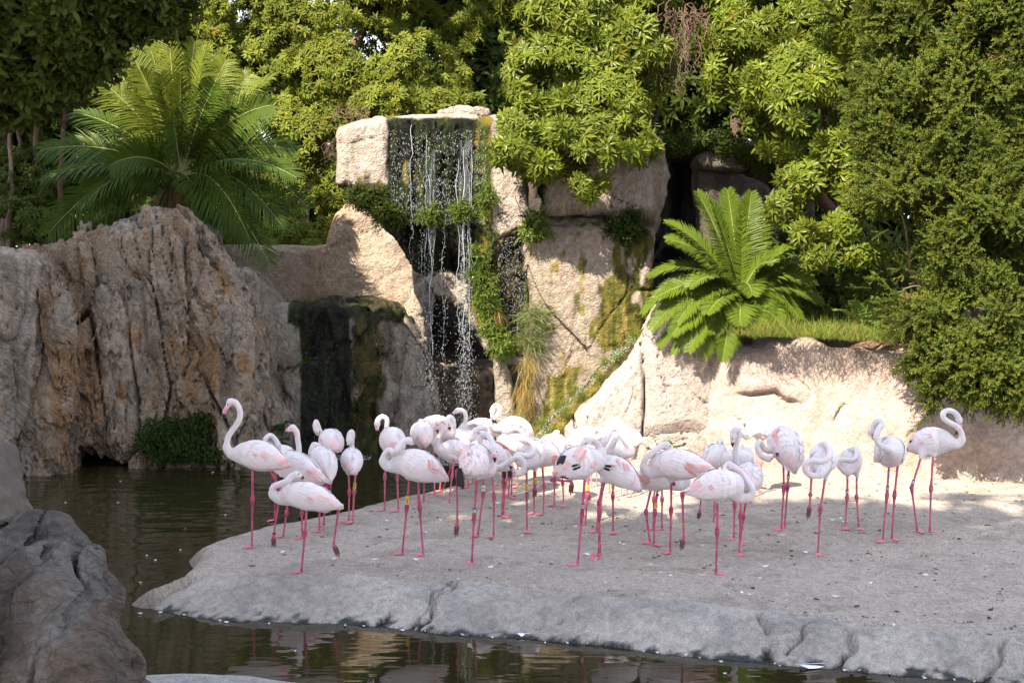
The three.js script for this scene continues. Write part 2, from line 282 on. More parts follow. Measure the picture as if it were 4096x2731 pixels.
// back wall seen left of the overhang
rock('back_wall', 'tan concrete rock wall behind the pool, sunlit left of the overhang', 'wall', { mat: rockMat({ bumpMap: grainBump, bumpScale: 0.04 }),
  disp: weathered({ swell: 0.12, rough: 0.035, crack: 0.05, fx: 0.5, fy: 0.9, w: 0.03 }), cell: 0.042, floor: 0.6,
  shapes: [{ depth: 21.3, half: 0.7, round: 0.22, px: [[760, 985], [1000, 978], [1310, 975], [1328, 930], [1350, 864], [1408, 814], [1500, 815], [1560, 900], [1720, 1000], [1720, 1420], [760, 1420]] }],
  paint: { base: [0.50, 0.385, 0.285], alt: [0.54, 0.45, 0.36], warm: [0.42, 0.26, 0.16], warmth: 0.6, stain: [0.24, 0.2, 0.165], stains: 0.5, seed: 41 },
});
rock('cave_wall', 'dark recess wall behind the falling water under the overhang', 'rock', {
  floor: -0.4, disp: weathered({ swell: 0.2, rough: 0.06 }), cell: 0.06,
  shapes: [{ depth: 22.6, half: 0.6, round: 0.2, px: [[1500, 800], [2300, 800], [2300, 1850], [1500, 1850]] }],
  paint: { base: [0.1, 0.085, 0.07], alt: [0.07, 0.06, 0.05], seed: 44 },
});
// overhang with the high waterfall
const FALL = patch([1548, 470], [1938, 1090], 17.9, 0.07), FALLEDGE = patch([1900, 470], [1968, 1330], 17.9, 0.06), FALLLEFT = patch([1380, 740], [1620, 900], 17.9, 0.12);
const MOSSFALL = patch([1948, 925], [2122, 1420], 17.9, 0.09), MOSSFALLWET = patch([2005, 930], [2098, 1340], 17.9, 0.06), OCHREL = patch([1925, 520], [1972, 1300], 17.9, 0.05), OCHRER = patch([2090, 930], [2150, 1500], 17.9, 0.1);
const bareFace = weathered({ swell: 0.12, rough: 0.035, crack: 0.03, fx: 0.8, fy: 0.9, w: 0.03, step: 0.03 });
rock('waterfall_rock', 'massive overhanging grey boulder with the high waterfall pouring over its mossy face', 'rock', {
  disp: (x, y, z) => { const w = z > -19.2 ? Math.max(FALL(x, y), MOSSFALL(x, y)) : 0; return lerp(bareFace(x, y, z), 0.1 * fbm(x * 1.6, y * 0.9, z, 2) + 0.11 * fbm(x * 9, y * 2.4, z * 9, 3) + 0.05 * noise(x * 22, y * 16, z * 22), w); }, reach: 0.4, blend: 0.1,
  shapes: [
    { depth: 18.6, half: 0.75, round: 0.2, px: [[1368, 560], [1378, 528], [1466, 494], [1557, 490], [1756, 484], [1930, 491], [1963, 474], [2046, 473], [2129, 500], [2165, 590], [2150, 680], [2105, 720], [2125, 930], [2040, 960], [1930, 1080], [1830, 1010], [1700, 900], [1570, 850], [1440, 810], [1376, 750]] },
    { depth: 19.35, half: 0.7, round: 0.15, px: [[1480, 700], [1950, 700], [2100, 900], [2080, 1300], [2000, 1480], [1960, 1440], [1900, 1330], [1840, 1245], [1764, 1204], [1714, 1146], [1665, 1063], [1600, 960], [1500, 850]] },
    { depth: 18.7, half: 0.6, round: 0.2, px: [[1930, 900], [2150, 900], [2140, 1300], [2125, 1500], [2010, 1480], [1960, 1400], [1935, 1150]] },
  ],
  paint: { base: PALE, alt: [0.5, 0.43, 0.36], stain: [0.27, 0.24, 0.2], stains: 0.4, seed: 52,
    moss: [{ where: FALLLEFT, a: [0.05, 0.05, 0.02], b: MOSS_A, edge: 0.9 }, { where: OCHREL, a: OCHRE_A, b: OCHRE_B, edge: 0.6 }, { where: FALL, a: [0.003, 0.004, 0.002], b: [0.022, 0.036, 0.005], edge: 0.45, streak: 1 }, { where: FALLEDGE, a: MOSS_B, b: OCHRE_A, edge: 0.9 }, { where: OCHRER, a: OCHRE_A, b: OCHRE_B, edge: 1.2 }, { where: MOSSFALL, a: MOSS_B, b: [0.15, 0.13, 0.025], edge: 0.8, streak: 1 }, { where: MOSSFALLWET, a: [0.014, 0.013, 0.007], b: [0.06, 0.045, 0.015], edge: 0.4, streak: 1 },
      { where: (x, y, z, nx, ny) => smooth(0.15, 0.55, -ny), a: [0.06, 0.05, 0.04], b: [0.09, 0.075, 0.06], edge: 0.5 }] },  // downward faces painted dark: shade under the overhang put into the colour
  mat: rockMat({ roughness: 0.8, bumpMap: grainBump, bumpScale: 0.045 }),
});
rock('cap_stone', 'flat pale stone lying on top of the waterfall boulder', 'rock', {
  disp: weathered({ swell: 0.06, rough: 0.05, crack: 0.03, fx: 2, fy: 3 }), cell: 0.026,
  shapes: [{ depth: 18.7, half: 0.35, round: 0.07, px: [[1755, 488], [1762, 452], [1790, 445], [1835, 434], [1862, 444], [1955, 446], [1962, 472], [1935, 490]] }],
  paint: { base: PALE, alt: [0.5, 0.42, 0.35], stain: GREY, stains: 0.4, seed: 55 },
});
// right of the waterfall
rock('hanging_boulder', 'big tan boulder hanging above the ledge under the drooping leaves', 'rock', {
  disp: weathered({ swell: 0.16, rough: 0.05, crack: 0.09, fx: 0.7, fy: 1.0, w: 0.035, step: 0.06 }),
  shapes: [{ depth: 18.5, half: 0.75, round: 0.4, px: [[2160, 640], [2250, 520], [2420, 470], [2580, 510], [2640, 600], [2655, 720], [2650, 820], [2622, 912], [2500, 892], [2300, 882], [2172, 872], [2162, 740]] },
    { depth: 18.9, half: 0.6, round: 0.15, px: [[2130, 872], [2640, 875], [2610, 950], [2130, 945]] }],
  paint: { base: [0.44, 0.37, 0.30], alt: [0.36, 0.29, 0.22], stain: [0.2, 0.16, 0.12], stains: 0.55, warm: [0.36, 0.24, 0.15], warmth: 0.5, seed: 61 },
});
const CHUTE = patch([2400, 940], [2640, 1420], 17.9, 0.14), LOWM = patch([2060, 1480], [2330, 1850], 17.8, 0.2);
rock('rock_pillar', 'broad pale rock pillar with yellow moss stains beside the waterfall', 'rock', {
  floor: -0.5, disp: columns({ fx: 0.8, fy: 0.5, step: 0.10, crack: 0.05, w: 0.03, rough: 0.05 }), reach: 0.5, mat: rockMat({ bumpMap: grainBump, bumpScale: 0.05 }),
  shapes: [{ depth: 18.6, half: 0.7, round: 0.22, px: [[2105, 950], [2140, 925], [2430, 910], [2600, 925], [2595, 1200], [2560, 1400], [2460, 1520], [2300, 1700], [2200, 1900], [2060, 1900], [2075, 1600], [2105, 1300]] }],
  paint: { base: [0.44, 0.37, 0.31], alt: [0.40, 0.33, 0.26], stain: [0.3, 0.26, 0.2], stains: 0.4, seed: 66,
    moss: [{ where: CHUTE, a: [0.055, 0.062, 0.012], b: [0.17, 0.15, 0.03], edge: 2.4, streak: 1 }, { where: LOWM, a: [0.12, 0.12, 0.02], b: [0.32, 0.26, 0.09], edge: 2.4, streak: 1 }] },
});
rock('pale_spur', 'narrow pale rock spur standing at the foot of the waterfall', 'rock', { mat: rockMat({ bumpMap: grainBump }),
  floor: -0.5, disp: weathered({ swell: 0.08, rough: 0.03 }), cell: 0.026,
  shapes: [{ depth: 18.2, half: 0.3, round: 0.14, px: [[1968, 1380], [2000, 1385], [2030, 1450], [2060, 1545], [2062, 1700], [2060, 1880], [1985, 1880], [1985, 1640], [1975, 1500]] }],
  paint: { base: [0.50, 0.44, 0.38], alt: [0.44, 0.38, 0.31], stain: [0.3, 0.26, 0.22], stains: 0.3, seed: 69 },
});
// mossy stream chute
const chutePx = [[2600, 1290], [2600, 1390], [2500, 1470], [2410, 1560], [2335, 1625], [2275, 1710], [2250, 1830], [2100, 1860], [2120, 1735], [2200, 1670], [2300, 1590], [2390, 1490], [2480, 1400]];
rock('stream_bed', 'sloping mossy bed of the little stream between pillar and pale rock', 'rock', {
  floor: -0.5, disp: (x, y, z) => 0.05 * fbm(x * 3, y * 3, z * 3, 3) + 0.05 * fbm(x * 11, y * 11, z * 11, 2), cell: 0.028, reach: 0.3,
  shapes: [{ depth: 17.6, half: 0.45, round: 0.15, px: chutePx }],
  paint: { base: [0.13, 0.14, 0.022], alt: [0.06, 0.08, 0.016], warm: [0.22, 0.17, 0.04], warmth: 0.7, stain: [0.05, 0.035, 0.02], stains: 0.75, seed: 73 }, mat: rockMat({ roughness: 0.75 }),
});
rock('cracked_rock', 'sunlit whitish rock with long black cracks beside the stream', 'rock', {
  floor: -0.4, reach: 0.4, cell: 0.026, mat: rockMat({ bumpMap: grainBump, bumpScale: 0.028 }), disp: columns({ fx: 1.0, fy: 0.25, step: 0.08, crack: 0.2, w: 0.03, tilt: 0.28, rough: 0.02, swell: 0.06 }),
  shapes: [{ depth: 17.45, half: 0.5, round: 0.16, px: [[2240, 1930], [2255, 1700], [2320, 1615], [2400, 1555], [2425, 1515], [2480, 1465], [2520, 1420], [2570, 1330], [2610, 1240], [2650, 1190], [2730, 1250], [2800, 1400], [2860, 1600], [2860, 1930]] }],
  paint: { base: [0.43, 0.365, 0.325], alt: [0.47, 0.41, 0.37], stain: [0.34, 0.275, 0.22], stains: 0.35, seed: 77 },
});
// wet cavern in deep shade behind the right palm
rock('added_cavern_roof', 'rock with an added roof slab that shades the recess right of the hanging boulder', 'rock', {
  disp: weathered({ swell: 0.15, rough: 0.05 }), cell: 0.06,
  shapes: [{ depth: 20.9, half: 2.0, round: 0.25, px: [[2560, 590], [2800, 600], [3100, 620], [3160, 700], [2900, 680], [2760, 640], [2560, 640]] }, { depth: 19.2, half: 0.4, round: 0.15, px: [[2780, 675], [2960, 685], [3060, 730], [3110, 820], [3110, 1350], [2800, 1350], [2785, 900]] }, { depth: 20.6, half: 1.7, round: 0.2, px: [[3020, 650], [3160, 660], [3180, 1350], [3040, 1350]] }],  // roof slab and side wall added to keep sun and sky out
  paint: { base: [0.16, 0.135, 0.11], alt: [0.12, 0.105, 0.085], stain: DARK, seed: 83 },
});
rock('cavern_rock', 'wet rock with shade painted in at the back of the recess behind the right palm', 'rock', {
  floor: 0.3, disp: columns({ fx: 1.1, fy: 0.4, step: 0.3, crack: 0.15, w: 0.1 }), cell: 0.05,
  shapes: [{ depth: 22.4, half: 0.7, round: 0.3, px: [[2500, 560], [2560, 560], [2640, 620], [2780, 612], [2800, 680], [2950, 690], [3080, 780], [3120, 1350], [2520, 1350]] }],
  paint: { base: [0.085, 0.075, 0.065], alt: [0.11, 0.095, 0.08], stain: [0.05, 0.046, 0.04], seed: 81 }, mat: rockMat({ roughness: 0.5 }),  // wet rock, coloured darker still for the deep shade of the recess
});
rock('shelf_stone', 'flat grey brown stone on top of the dark cavern', 'rock', {
  disp: weathered({ swell: 0.08, rough: 0.05 }), cell: 0.035,
  shapes: [{ depth: 18.9, half: 0.45, round: 0.1, px: [[2775, 655], [2790, 622], [2830, 612], [2910, 618], [2965, 655], [2980, 695], [2900, 692], [2800, 682]] }],
  paint: { base: [0.18, 0.155, 0.12], alt: [0.22, 0.19, 0.15], stain: DARK, seed: 84 },
});
// near boulders at the left
rock('near_boulder', 'large grey shaded boulder in the lower left corner', 'boulder', {
  reach: 0.35, cell: 0.013, blend: 0.1,
  disp: (x, y, z) => 0.2 * fbm(x * 1.9, y * 1.9, z * 1.9, 3) + 0.05 * fbm(x * 7, y * 7, z * 7, 4) + 0.045 * smooth(0.12, 0, Math.abs(noise(x * 3.3, y * 3, z * 3.3))) + 0.004 * noise(x * 60, y * 60, z * 60) + 0.07 * (1 - smooth(0, 0.08, Math.abs(noise(x * 1.9 + 0.3 * noise(x * 4, y * 4, z * 4), y * 1.5 + 4, z * 1.9)))) * smooth(-0.2, 0.2, noise(x * 2, y * 2, z * 2 + 7)),
  shapes: [{ depth: 6.3, half: 0.55, round: 0.3, px: [[-150, 2150], [0, 2130], [85, 2100], [165, 2100], [215, 2140], [265, 2165], [305, 2215], [340, 2270], [390, 2330], [445, 2400], [465, 2480], [490, 2570], [515, 2670], [560, 2900], [-150, 2900]] },
    { depth: 5.95, half: 0.4, round: 0.28, px: [[100, 2440], [250, 2400], [370, 2440], [430, 2570], [470, 2700], [500, 2900], [100, 2900]] }],
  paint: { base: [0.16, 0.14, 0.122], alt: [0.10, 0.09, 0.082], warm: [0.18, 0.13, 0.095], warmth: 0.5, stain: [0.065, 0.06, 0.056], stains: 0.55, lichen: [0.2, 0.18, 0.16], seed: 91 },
  mat: rockMat({ bumpScale: 0.03 }),
});
rock('edge_boulder', 'dark boulder behind the near boulder at the left picture edge', 'boulder', {
  floor: -0.5, mat: new THREE.MeshStandardMaterial({ vertexColors: true, roughness: 0.95 }), disp: (x, y, z) => 0.14 * fbm(x * 2, y * 2, z * 2, 3) + 0.05 * fbm(x * 9, y * 6, z * 9, 4), cell: 0.018,
  shapes: [{ depth: 8.2, half: 0.4, round: 0.25, px: [[-200, 1780], [0, 1835], [40, 1880], [68, 1950], [92, 2040], [100, 2200], [-200, 2200]] }],
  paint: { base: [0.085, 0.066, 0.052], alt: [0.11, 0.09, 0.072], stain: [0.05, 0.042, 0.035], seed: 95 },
});
// right sandstone wall with the planted terrace it holds
{
  const front = [[2560, 1850, 17.5], [2700, 1850, 17.15], [2900, 1858, 16.7], [3150, 1870, 16.4], [3400, 1890, 16.0], [3650, 1915, 15.55], [3900, 1940, 15.2], [4096, 1950, 14.95], [4400, 1960, 14.6], [5200, 1960, 14.6]].map(([a, b, d]) => at(a, b, d));
  const FX = front.map(p => p.x), FZ = front.map(p => p.z);
  const zAt = (x) => { let i = 0; while (i < FX.length - 2 && x > FX[i + 1]) i++; return lerp(FZ[i], FZ[i + 1], clamp((x - FX[i]) / (FX[i + 1] - FX[i]))); };
  const topAt = (x, z) => 1.72 + 0.09 * noise(x * 1.3, 2, z) + 0.05 * noise(x * 4, 7, z * 3) - 0.08 * smooth(4.5, 7, x) + 0.16 * smooth(0.8, 2.6, zAt(x) - z);
  const base = (x, y, z) => {
    const batter = 0.16 * y, a = (z - zAt(x) + batter) * 0.97 + 0.22, b = y - topAt(x, z) + 0.22, c = Math.max(FX[0] - x, x - 9.5) + 0.22;
    const q = Math.hypot(Math.max(a, 0), Math.max(b, 0), Math.max(c, 0)) - 0.22 + Math.min(Math.max(a, b, c), 0);
    return Math.max(q, zAt(x) - 3.4 - z);
  };
  // ledge with an undercut, soft vertical lumps, a few broken cracks, a buttress at the right end
  const L1 = at(3080, 1570, 16.5), L2 = at(3200, 1600, 16.4), fissures = [[3330, 1700, 3420, 1560], [2960, 1830, 2990, 1690], [3440, 1470, 3500, 1450], [3530, 1720, 3640, 1600], [3560, 1850, 3700, 1760], [2860, 1850, 2880, 1760], [3740, 1900, 3800, 1700], [3180, 1490, 3230, 1520]].map(([a, b, c, d]) => [at(a, b, 16.2), at(c, d, 16.2)]);
  const disp = (x, y, z) => {
    let d = 0.10 * fbm(x * 1.2, y * 0.8, z * 1.2, 2) + 0.07 * noise(x * 2.6, y * 0.5, z) + 0.016 * fbm(x * 9, y * 9, z * 9, 3) + 0.035 * fbm(x * 3.6, y * 5, z * 3.6, 2);
    const lx = x - at(3085, 1580, 16.5).x, wob = 0.06 * noise(x * 3.1, 1, 1) + 0.05 * Math.cos(lx * 7.4) + 0.03 * noise(x * 9, 4, 4), ly = y - (L2.y + 0.06 + wob), span = smooth(0.55, 0.2, Math.abs(lx));
    d += span * (-0.13 * smooth(0.3, 0.0, Math.abs(ly - 0.14)) + 0.13 * smooth(0.055, 0.0, Math.abs(ly + 0.02)));
    d -= 0.14 * smooth(0.5, 0.0, Math.abs(y - 0.55 - 0.1 * noise(x, 3, 3))) * smooth(1.2, 0.3, Math.abs(x - at(3780, 1700, 15.6).x));
    for (const [p, q] of fissures) { const ex = q.x - p.x, ey = q.y - p.y, t = clamp(((x - p.x) * ex + (y - p.y) * ey) / (ex * ex + ey * ey)), w = 0.05 * noise(x * 7, y * 7, 5); d += 0.07 * smooth(0.05, 0.0, Math.hypot(x - p.x - ex * t + w, y - p.y - ey * t + w)) * smooth(-0.1, 0.25, noise(x * 4 + 3, y * 4, 2) + 0.2); }
    return d;
  };
  const sdf = (x, y, z) => { const d = base(x, y, z); return Math.abs(d) < 0.5 ? d + disp(x, y, z) : d; };
  const geo = surfaceNets(sdf, V(FX[0] - 0.4, -0.25, -20.6), V(9.6, 2.4, -14.1), 0.032, 0.3);
  const soil = [0.24, 0.155, 0.095];
  const p0 = rockPaint({ base: PEACH, alt: [0.475, 0.395, 0.35], warm: [0.45, 0.33, 0.265], warmth: 0.6, stain: [0.36, 0.265, 0.19], stains: 0.4, lichen: [0.52, 0.44, 0.37], seed: 101 });
  paint(geo, (x, y, z, nx, ny, nz) => { const c = p0(x, y, z, nx, ny, nz), back = zAt(x) - z; return mix3(c, soil, smooth(0.5, 0.95, back + 0.5 * fbm(x * 3, y, z * 3, 2)) * smooth(0.5, 0.8, ny)); });
  flatUV(geo, 1.3);
  const t = thing('sandstone_wall', 'long sunlit peach coloured sandstone wall at the back of the sand', 'wall', V(3, 0, -16));
  under('rock_body', geo, rockMat({ bumpMap: grainBump, bumpScale: 0.026 }), t);
}
// ───────────────────────── ground, pool, sand ─────────────────────────
const WATER = -0.15;
const shorePx = [[536, 2420], [635, 2443], [750, 2462], [880, 2482], [1071, 2489], [1301, 2493], [1454, 2501], [1592, 2512], [1800, 2539], [2130, 2556], [2449, 2583], [2661, 2620], [2980, 2646], [3107, 2657], [3340, 2678], [3722, 2710], [4300, 2760]];
const sidePx = [[2240, 1840], [2080, 1850], [1960, 1872], [1869, 1910], [1800, 1969], [1706, 1996], [1515, 2038], [1377, 2076], [1209, 2107], [1041, 2137], [903, 2179], [811, 2210], [765, 2228], [788, 2262], [750, 2296], [700, 2345], [600, 2390]];
const shore = [...shorePx.map(([a, b]) => onLevel(a, b, WATER)), V(14, 0, -6.2), V(14, 0, -22), V(0.6, 0, -22), ...sidePx.map(([a, b]) => onLevel(a, b, WATER + 0.04))];
function shoreDist(x, z) {                                      // metres inside the shoreline (negative in the water); also how far along it is front edge
  let d = 1e9, s = 1; const n = shore.length;
  for (let i = 0, j = n - 1; i < n; j = i++) {
    const ex = shore[j].x - shore[i].x, ez = shore[j].z - shore[i].z, wx = x - shore[i].x, wz = z - shore[i].z, t = clamp((wx * ex + wz * ez) / (ex * ex + ez * ez));
    const bx = wx - ex * t, bz = wz - ez * t; d = Math.min(d, bx * bx + bz * bz);
    const c1 = z >= shore[i].z, c2 = z < shore[j].z, c3 = ex * wz > ez * wx;
    if ((c1 && c2 && c3) || (!c1 && !c2 && !c3)) s = -s;
  }
  return -s * Math.sqrt(d);
}
// top edge of the concrete rim: distance ahead at each x
const rimTop = [[500, 2400], [640, 2360], [742, 2313], [1018, 2311], [1255, 2325], [1530, 2332], [1800, 2340], [2024, 2366], [2194, 2376], [2449, 2408], [2767, 2440], [3043, 2466], [3298, 2480], [3468, 2517], [3616, 2535], [3775, 2565], [4096, 2583], [4400, 2590]].map(([a, b]) => onLevel(a, b, 0.0));
const rimZ = (x) => { let i = 0; while (i < rimTop.length - 2 && x > rimTop[i + 1].x) i++; return lerp(rimTop[i].z, rimTop[i + 1].z, clamp((x - rimTop[i].x) / (rimTop[i + 1].x - rimTop[i].x), -3, 1.5)); };
const sandHeight = (x, z) => 0.022 * fbm(x * 1.1, 0, z * 1.1, 2) + 0.012 * fbm(x * 5, 1, z * 5, 2) + 0.012 * fbm(x * 14, 2, z * 14, 2);
function sheet(x0, x1, z0, z1, c, hfn, keep) {
  const nx = Math.round((x1 - x0) / c), nz = Math.round((z1 - z0) / c), pos = new Float32Array((nx + 1) * (nz + 1) * 3), uv = new Float32Array((nx + 1) * (nz + 1) * 2), ok = new Uint8Array((nx + 1) * (nz + 1)), idx = [];
  for (let j = 0; j <= nz; j++) for (let i = 0; i <= nx; i++) { const x = x0 + i * c, z = z0 + j * c, k = j * (nx + 1) + i, y = hfn(x, z); ok[k] = y > -900 ? 1 : 0; pos[3 * k] = x; pos[3 * k + 1] = y; pos[3 * k + 2] = z; uv[2 * k] = x; uv[2 * k + 1] = z; }
  for (let j = 0; j < nz; j++) for (let i = 0; i < nx; i++) { const a = j * (nx + 1) + i, b = a + 1, d = a + nx + 1, e = d + 1; if (ok[a] && ok[b] && ok[d] && ok[e]) idx.push(a, d, b, b, d, e); }
  const g = new THREE.BufferGeometry();
  g.setAttribute('position', new THREE.BufferAttribute(pos, 3)); g.setAttribute('uv', new THREE.BufferAttribute(uv, 2)); g.setIndex(idx); g.computeVertexNormals();
  return g;
}
const sandBump = tile(1024, (u, v) => { const g = 0.3 * tnoise(u, v, 14, 21) + 0.4 * tnoise(u, v, 46, 22) + 0.22 * tnoise(u, v, 110, 23) + 0.08 * tnoise(u, v, 300, 24); return [g, g, g]; });
const sandTone = tile(1024, (u, v) => { const sp = tnoise(u, v, 130, 33) > 0.86 ? -0.25 : 0, g = 0.64 + sp + 0.36 * (0.25 * tnoise(u, v, 26, 31) + 0.45 * tnoise(u, v, 75, 32) + 0.3 * tnoise(u, v, 190, 34)); return [g, g * 0.99, g * 0.975]; }, true);
{
  const g = sheet(-4.6, 9.4, -18.6, -7.2, 0.04, (x, z) => {
    const d = shoreDist(x, z); if (d < -0.35) return -999;
    const front = smooth(0.05, 0.5, rimZ(x) - z + 0.25);        // 1 on the sand side of the rim
    const side = smooth(0, 0.3, d);
    return lerp(-0.5, sandHeight(x, z), smooth(-0.35, 0.16, d)) * (side > 0 ? 1 : 1) - 0.28 * (1 - front);
  });
  paint(g, (x, y, z) => { let c = mix3([0.64, 0.545, 0.465], [0.57, 0.485, 0.415], smooth(-0.2, 0.3, fbm(x * 0.8, 0, z * 0.8, 3))); c = mix3(c, [0.38, 0.32, 0.25], 0.45 * smooth(0.16, 0.34, fbm(x * 3.2, 4, z * 5.5, 3))); const wet = 1 - smooth(-0.05, 0.22, shoreDist(x, z) + 0.12 * fbm(x * 4, 1, z * 4, 2)); return mix3(c, [0.2, 0.165, 0.13], 0.8 * wet); });
  structure(mesh('sand_ground', g, new THREE.MeshStandardMaterial({ vertexColors: true, roughness: 0.95, map: sandTone, bumpMap: sandBump, bumpScale: 0.05 })), 'pale grey sand of the flamingo beach');
}
{ // rounded concrete rim in front of the sand
  const disp = (x, z) => {
    let c = 0; for (const [x0, z0, x1, z1, w] of rimCracks) { const ex = x1 - x0, ez = z1 - z0, t = clamp(((x - x0) * ex + (z - z0) * ez) / (ex * ex + ez * ez)); const o = 0.04 * noise(x * 7, 3, z * 7); c = Math.max(c, smooth(w, 0.0, Math.hypot(x - x0 - ex * t + o, z - z0 - ez * t + o))); }
    return 0.05 * fbm(x * 1.3, 5, z * 1.3, 3) + 0.03 * fbm(x * 6, 5, z * 6, 3) + 0.018 * fbm(x * 21, 5, z * 21, 2) - 0.09 * c;
  };
  const rimCracks = [[1620, 2505, 1800, 2355, 0.035], [1660, 2500, 1850, 2350, 0.03], [2130, 2545, 2160, 2500, 0.03], [2160, 2500, 2300, 2470, 0.03], [2300, 2470, 2335, 2425, 0.025], [3090, 2650, 3070, 2560, 0.045], [3070, 2560, 3030, 2490, 0.035], [1440, 2490, 1560, 2425, 0.04], [3330, 2660, 3420, 2550, 0.03], [3900, 2700, 4000, 2600, 0.035], [3150, 2600, 3260, 2510, 0.025]].map(([a, b, c, d, w]) => { const p = onLevel(a, b, -0.08), q = onLevel(c, d, -0.03); return [p.x, p.z, q.x, q.z, w]; });
  const g = sheet(-4.3, 7.6, -11.3, -6.9, 0.022, (x, z) => {
    const d = shoreDist(x, z), r = z - rimZ(x);                 // r: metres in front of the rim's top edge
    if (d < -0.5 || r < -0.32) return -999;
    const lip = 0.035 * smooth(-0.28, 0.06, r) - 0.07 * smooth(-0.02, -0.3, r);    // stands a little proud of the sand, sinks under it behind
    const fall = smooth(0.62, -0.05, d);
    return lerp(lip + disp(x, z), WATER + 0.01 + 0.5 * Math.min(0, d) * 2.2 + disp(x, z) * 0.7, fall * fall * (1.6 - 0.6 * fall)) - 0.12 * smooth(0.02, -0.3, d);
  });
  paint(g, (x, y, z) => { let c = mix3([0.50, 0.44, 0.385], [0.61, 0.54, 0.475], smooth(-0.2, 0.25, fbm(x * 1.1, 2, z * 1.1, 3))); c = mix3(c, [0.3, 0.28, 0.26], 0.4 * smooth(0.05, 0.35, fbm(x * 4, 3, z * 2, 3))); return mix3(c, [0.035, 0.04, 0.04], smooth(0.018, -0.01, y - WATER - 0.012 + 0.06 * fbm(x * 13, 1, z * 13, 3))); });
  structure(mesh('shore_rim', g, new THREE.MeshStandardMaterial({ vertexColors: true, roughness: 0.9, map: grainTone, bumpMap: grainBump, bumpScale: 0.05 })), 'rounded grey concrete rim between the sand and the near water');
}
{ // nearest edge of the path side, lower left centre
  const edge = [[560, 2720], [612, 2696], [760, 2688], [1000, 2703], [1224, 2735], [1400, 2770]].map(([a, b]) => onLevel(a, b, WATER));
  const zE = (x) => { let i = 0; while (i < edge.length - 2 && x > edge[i + 1].x) i++; return lerp(edge[i].z, edge[i + 1].z, clamp((x - edge[i].x) / (edge[i + 1].x - edge[i].x), -2, 4)); };
  const g = sheet(-4, 0.4, -8.3, -6.4, 0.03, (x, z) => { const r = z - zE(x); if (r < -0.3) return -999; return WATER + 0.14 * smooth(-0.25, 0.35, r) - 0.06 + 0.02 * fbm(x * 3, 1, z * 3, 3); });
  paint(g, (x, y, z) => { const k = 1 + 0.3 * fbm(x * 4, 0, z * 4, 3); return [0.46 * k, 0.43 * k, 0.40 * k]; });
  structure(mesh('near_rim', g, new THREE.MeshStandardMaterial({ vertexColors: true, roughness: 0.9, map: grainTone, bumpMap: grainBump, bumpScale: 0.04 })), 'grey concrete edge at the bottom of the picture');
}
{ // water
  const c = 0.05, ripple = (x, z) => {
    const far = smooth(-9, -12, z) * 2.2 + 0.12, fall = smooth(4.5, 0.5, Math.hypot(x + 0.5, z + 18.6));
    return far * (0.0016 * noise(x * 2.2, 0, z * 6) + 0.0022 * noise(x * 3.5 + 9, 1, z * 11)) + 0.005 * fall * noise(x * 6, 2, z * 8);
  };
  const g = sheet(-9.4, 8.2, -22.4, -6.0, c, (x, z) => WATER + ripple(x, z));
  const wb = tile(512, (u, v) => { const q = 0.5 * tnoise(u, v, 10, 51) + 0.3 * tnoise(u, v, 26, 52) + 0.2 * tnoise(u, v, 60, 53); return [q, q, q]; });
  wb.repeat.set(0.16, 0.5);
  const m = new THREE.MeshPhysicalMaterial({ color: new THREE.Color().setRGB(0.020, 0.0175, 0.0065), roughness: 0.03, ior: 1.33, bumpMap: wb, bumpScale: 0.002 });
  structure(mesh('pool_water', g, m), 'dark olive water of the pool');
}
{ // pool bed and surrounding land, out to the horizon
  const g = new THREE.PlaneGeometry(360, 360, 40, 40); g.rotateX(-Math.PI / 2); g.translate(0, -0.75, -60);
  paint(g, (x, y, z) => { const k = 1 + 0.4 * fbm(x * 0.3, 0, z * 0.3, 2); return [0.10 * k, 0.075 * k, 0.045 * k]; });
  structure(mesh('ground', g, new THREE.MeshStandardMaterial({ vertexColors: true, roughness: 1 })), 'dark soil around the pool');
  const b = sheet(-34, 34, -62, -18.9, 0.5, (x, z) => { const left = smooth(-1.2, -4.5, x), right = smooth(1.5, 4.5, x), back = smooth(-20.5, -24, z); return Math.max(-0.6, lerp(lerp(0.2, 3.0, back), lerp(2.2, 3.1, back), left) * (1 - right) + right * lerp(1.75, 3.2, back)) + 0.15 * noise(x * 0.8, 0, z * 0.8) - (z > -21 && x > -4 && x < 3 ? 3 : 0); });
  paint(b, (x, y, z) => { const k = 1 + 0.5 * fbm(x * 1.3, 0, z * 1.3, 3); return [0.085 * k, 0.058 * k, 0.033 * k]; });
  structure(mesh('planted_bank', b, new THREE.MeshStandardMaterial({ vertexColors: true, roughness: 1 })), 'raised soil bank under the trees');
}
// ───────────────────────── trees, palms, shrubs ─────────────────────────
function leaf(b, base, dir, nrm, len, wid, fold = 0.25, curl = 0.15, stalk = 0) {
  const sd = V().crossVectors(dir, nrm).normalize(), n = b.pos.length / 3, p = (k, s) => base.clone().addScaledVector(dir, stalk + len * k).addScaledVector(sd, s * wid).addScaledVector(nrm, Math.abs(s) * wid * fold * 2 - curl * len * k * k);
  for (const v of [p(0, 0), p(0.33, -0.5), p(0.33, 0), p(0.33, 0.5), p(0.7, -0.36), p(0.7, 0), p(0.7, 0.36), p(1, 0)]) b.pos.push(v.x, v.y, v.z);
  b.idx.push(n, n + 1, n + 2, n, n + 2, n + 3, n + 1, n + 4, n + 2, n + 2, n + 4, n + 5, n + 2, n + 5, n + 3, n + 3, n + 5, n + 6, n + 4, n + 7, n + 5, n + 5, n + 7, n + 6);
}
function leafGeo(b) { const g = new THREE.BufferGeometry(); g.setAttribute('position', new THREE.Float32BufferAttribute(b.pos, 3)); g.setIndex(b.idx); g.computeVertexNormals(); return g; }
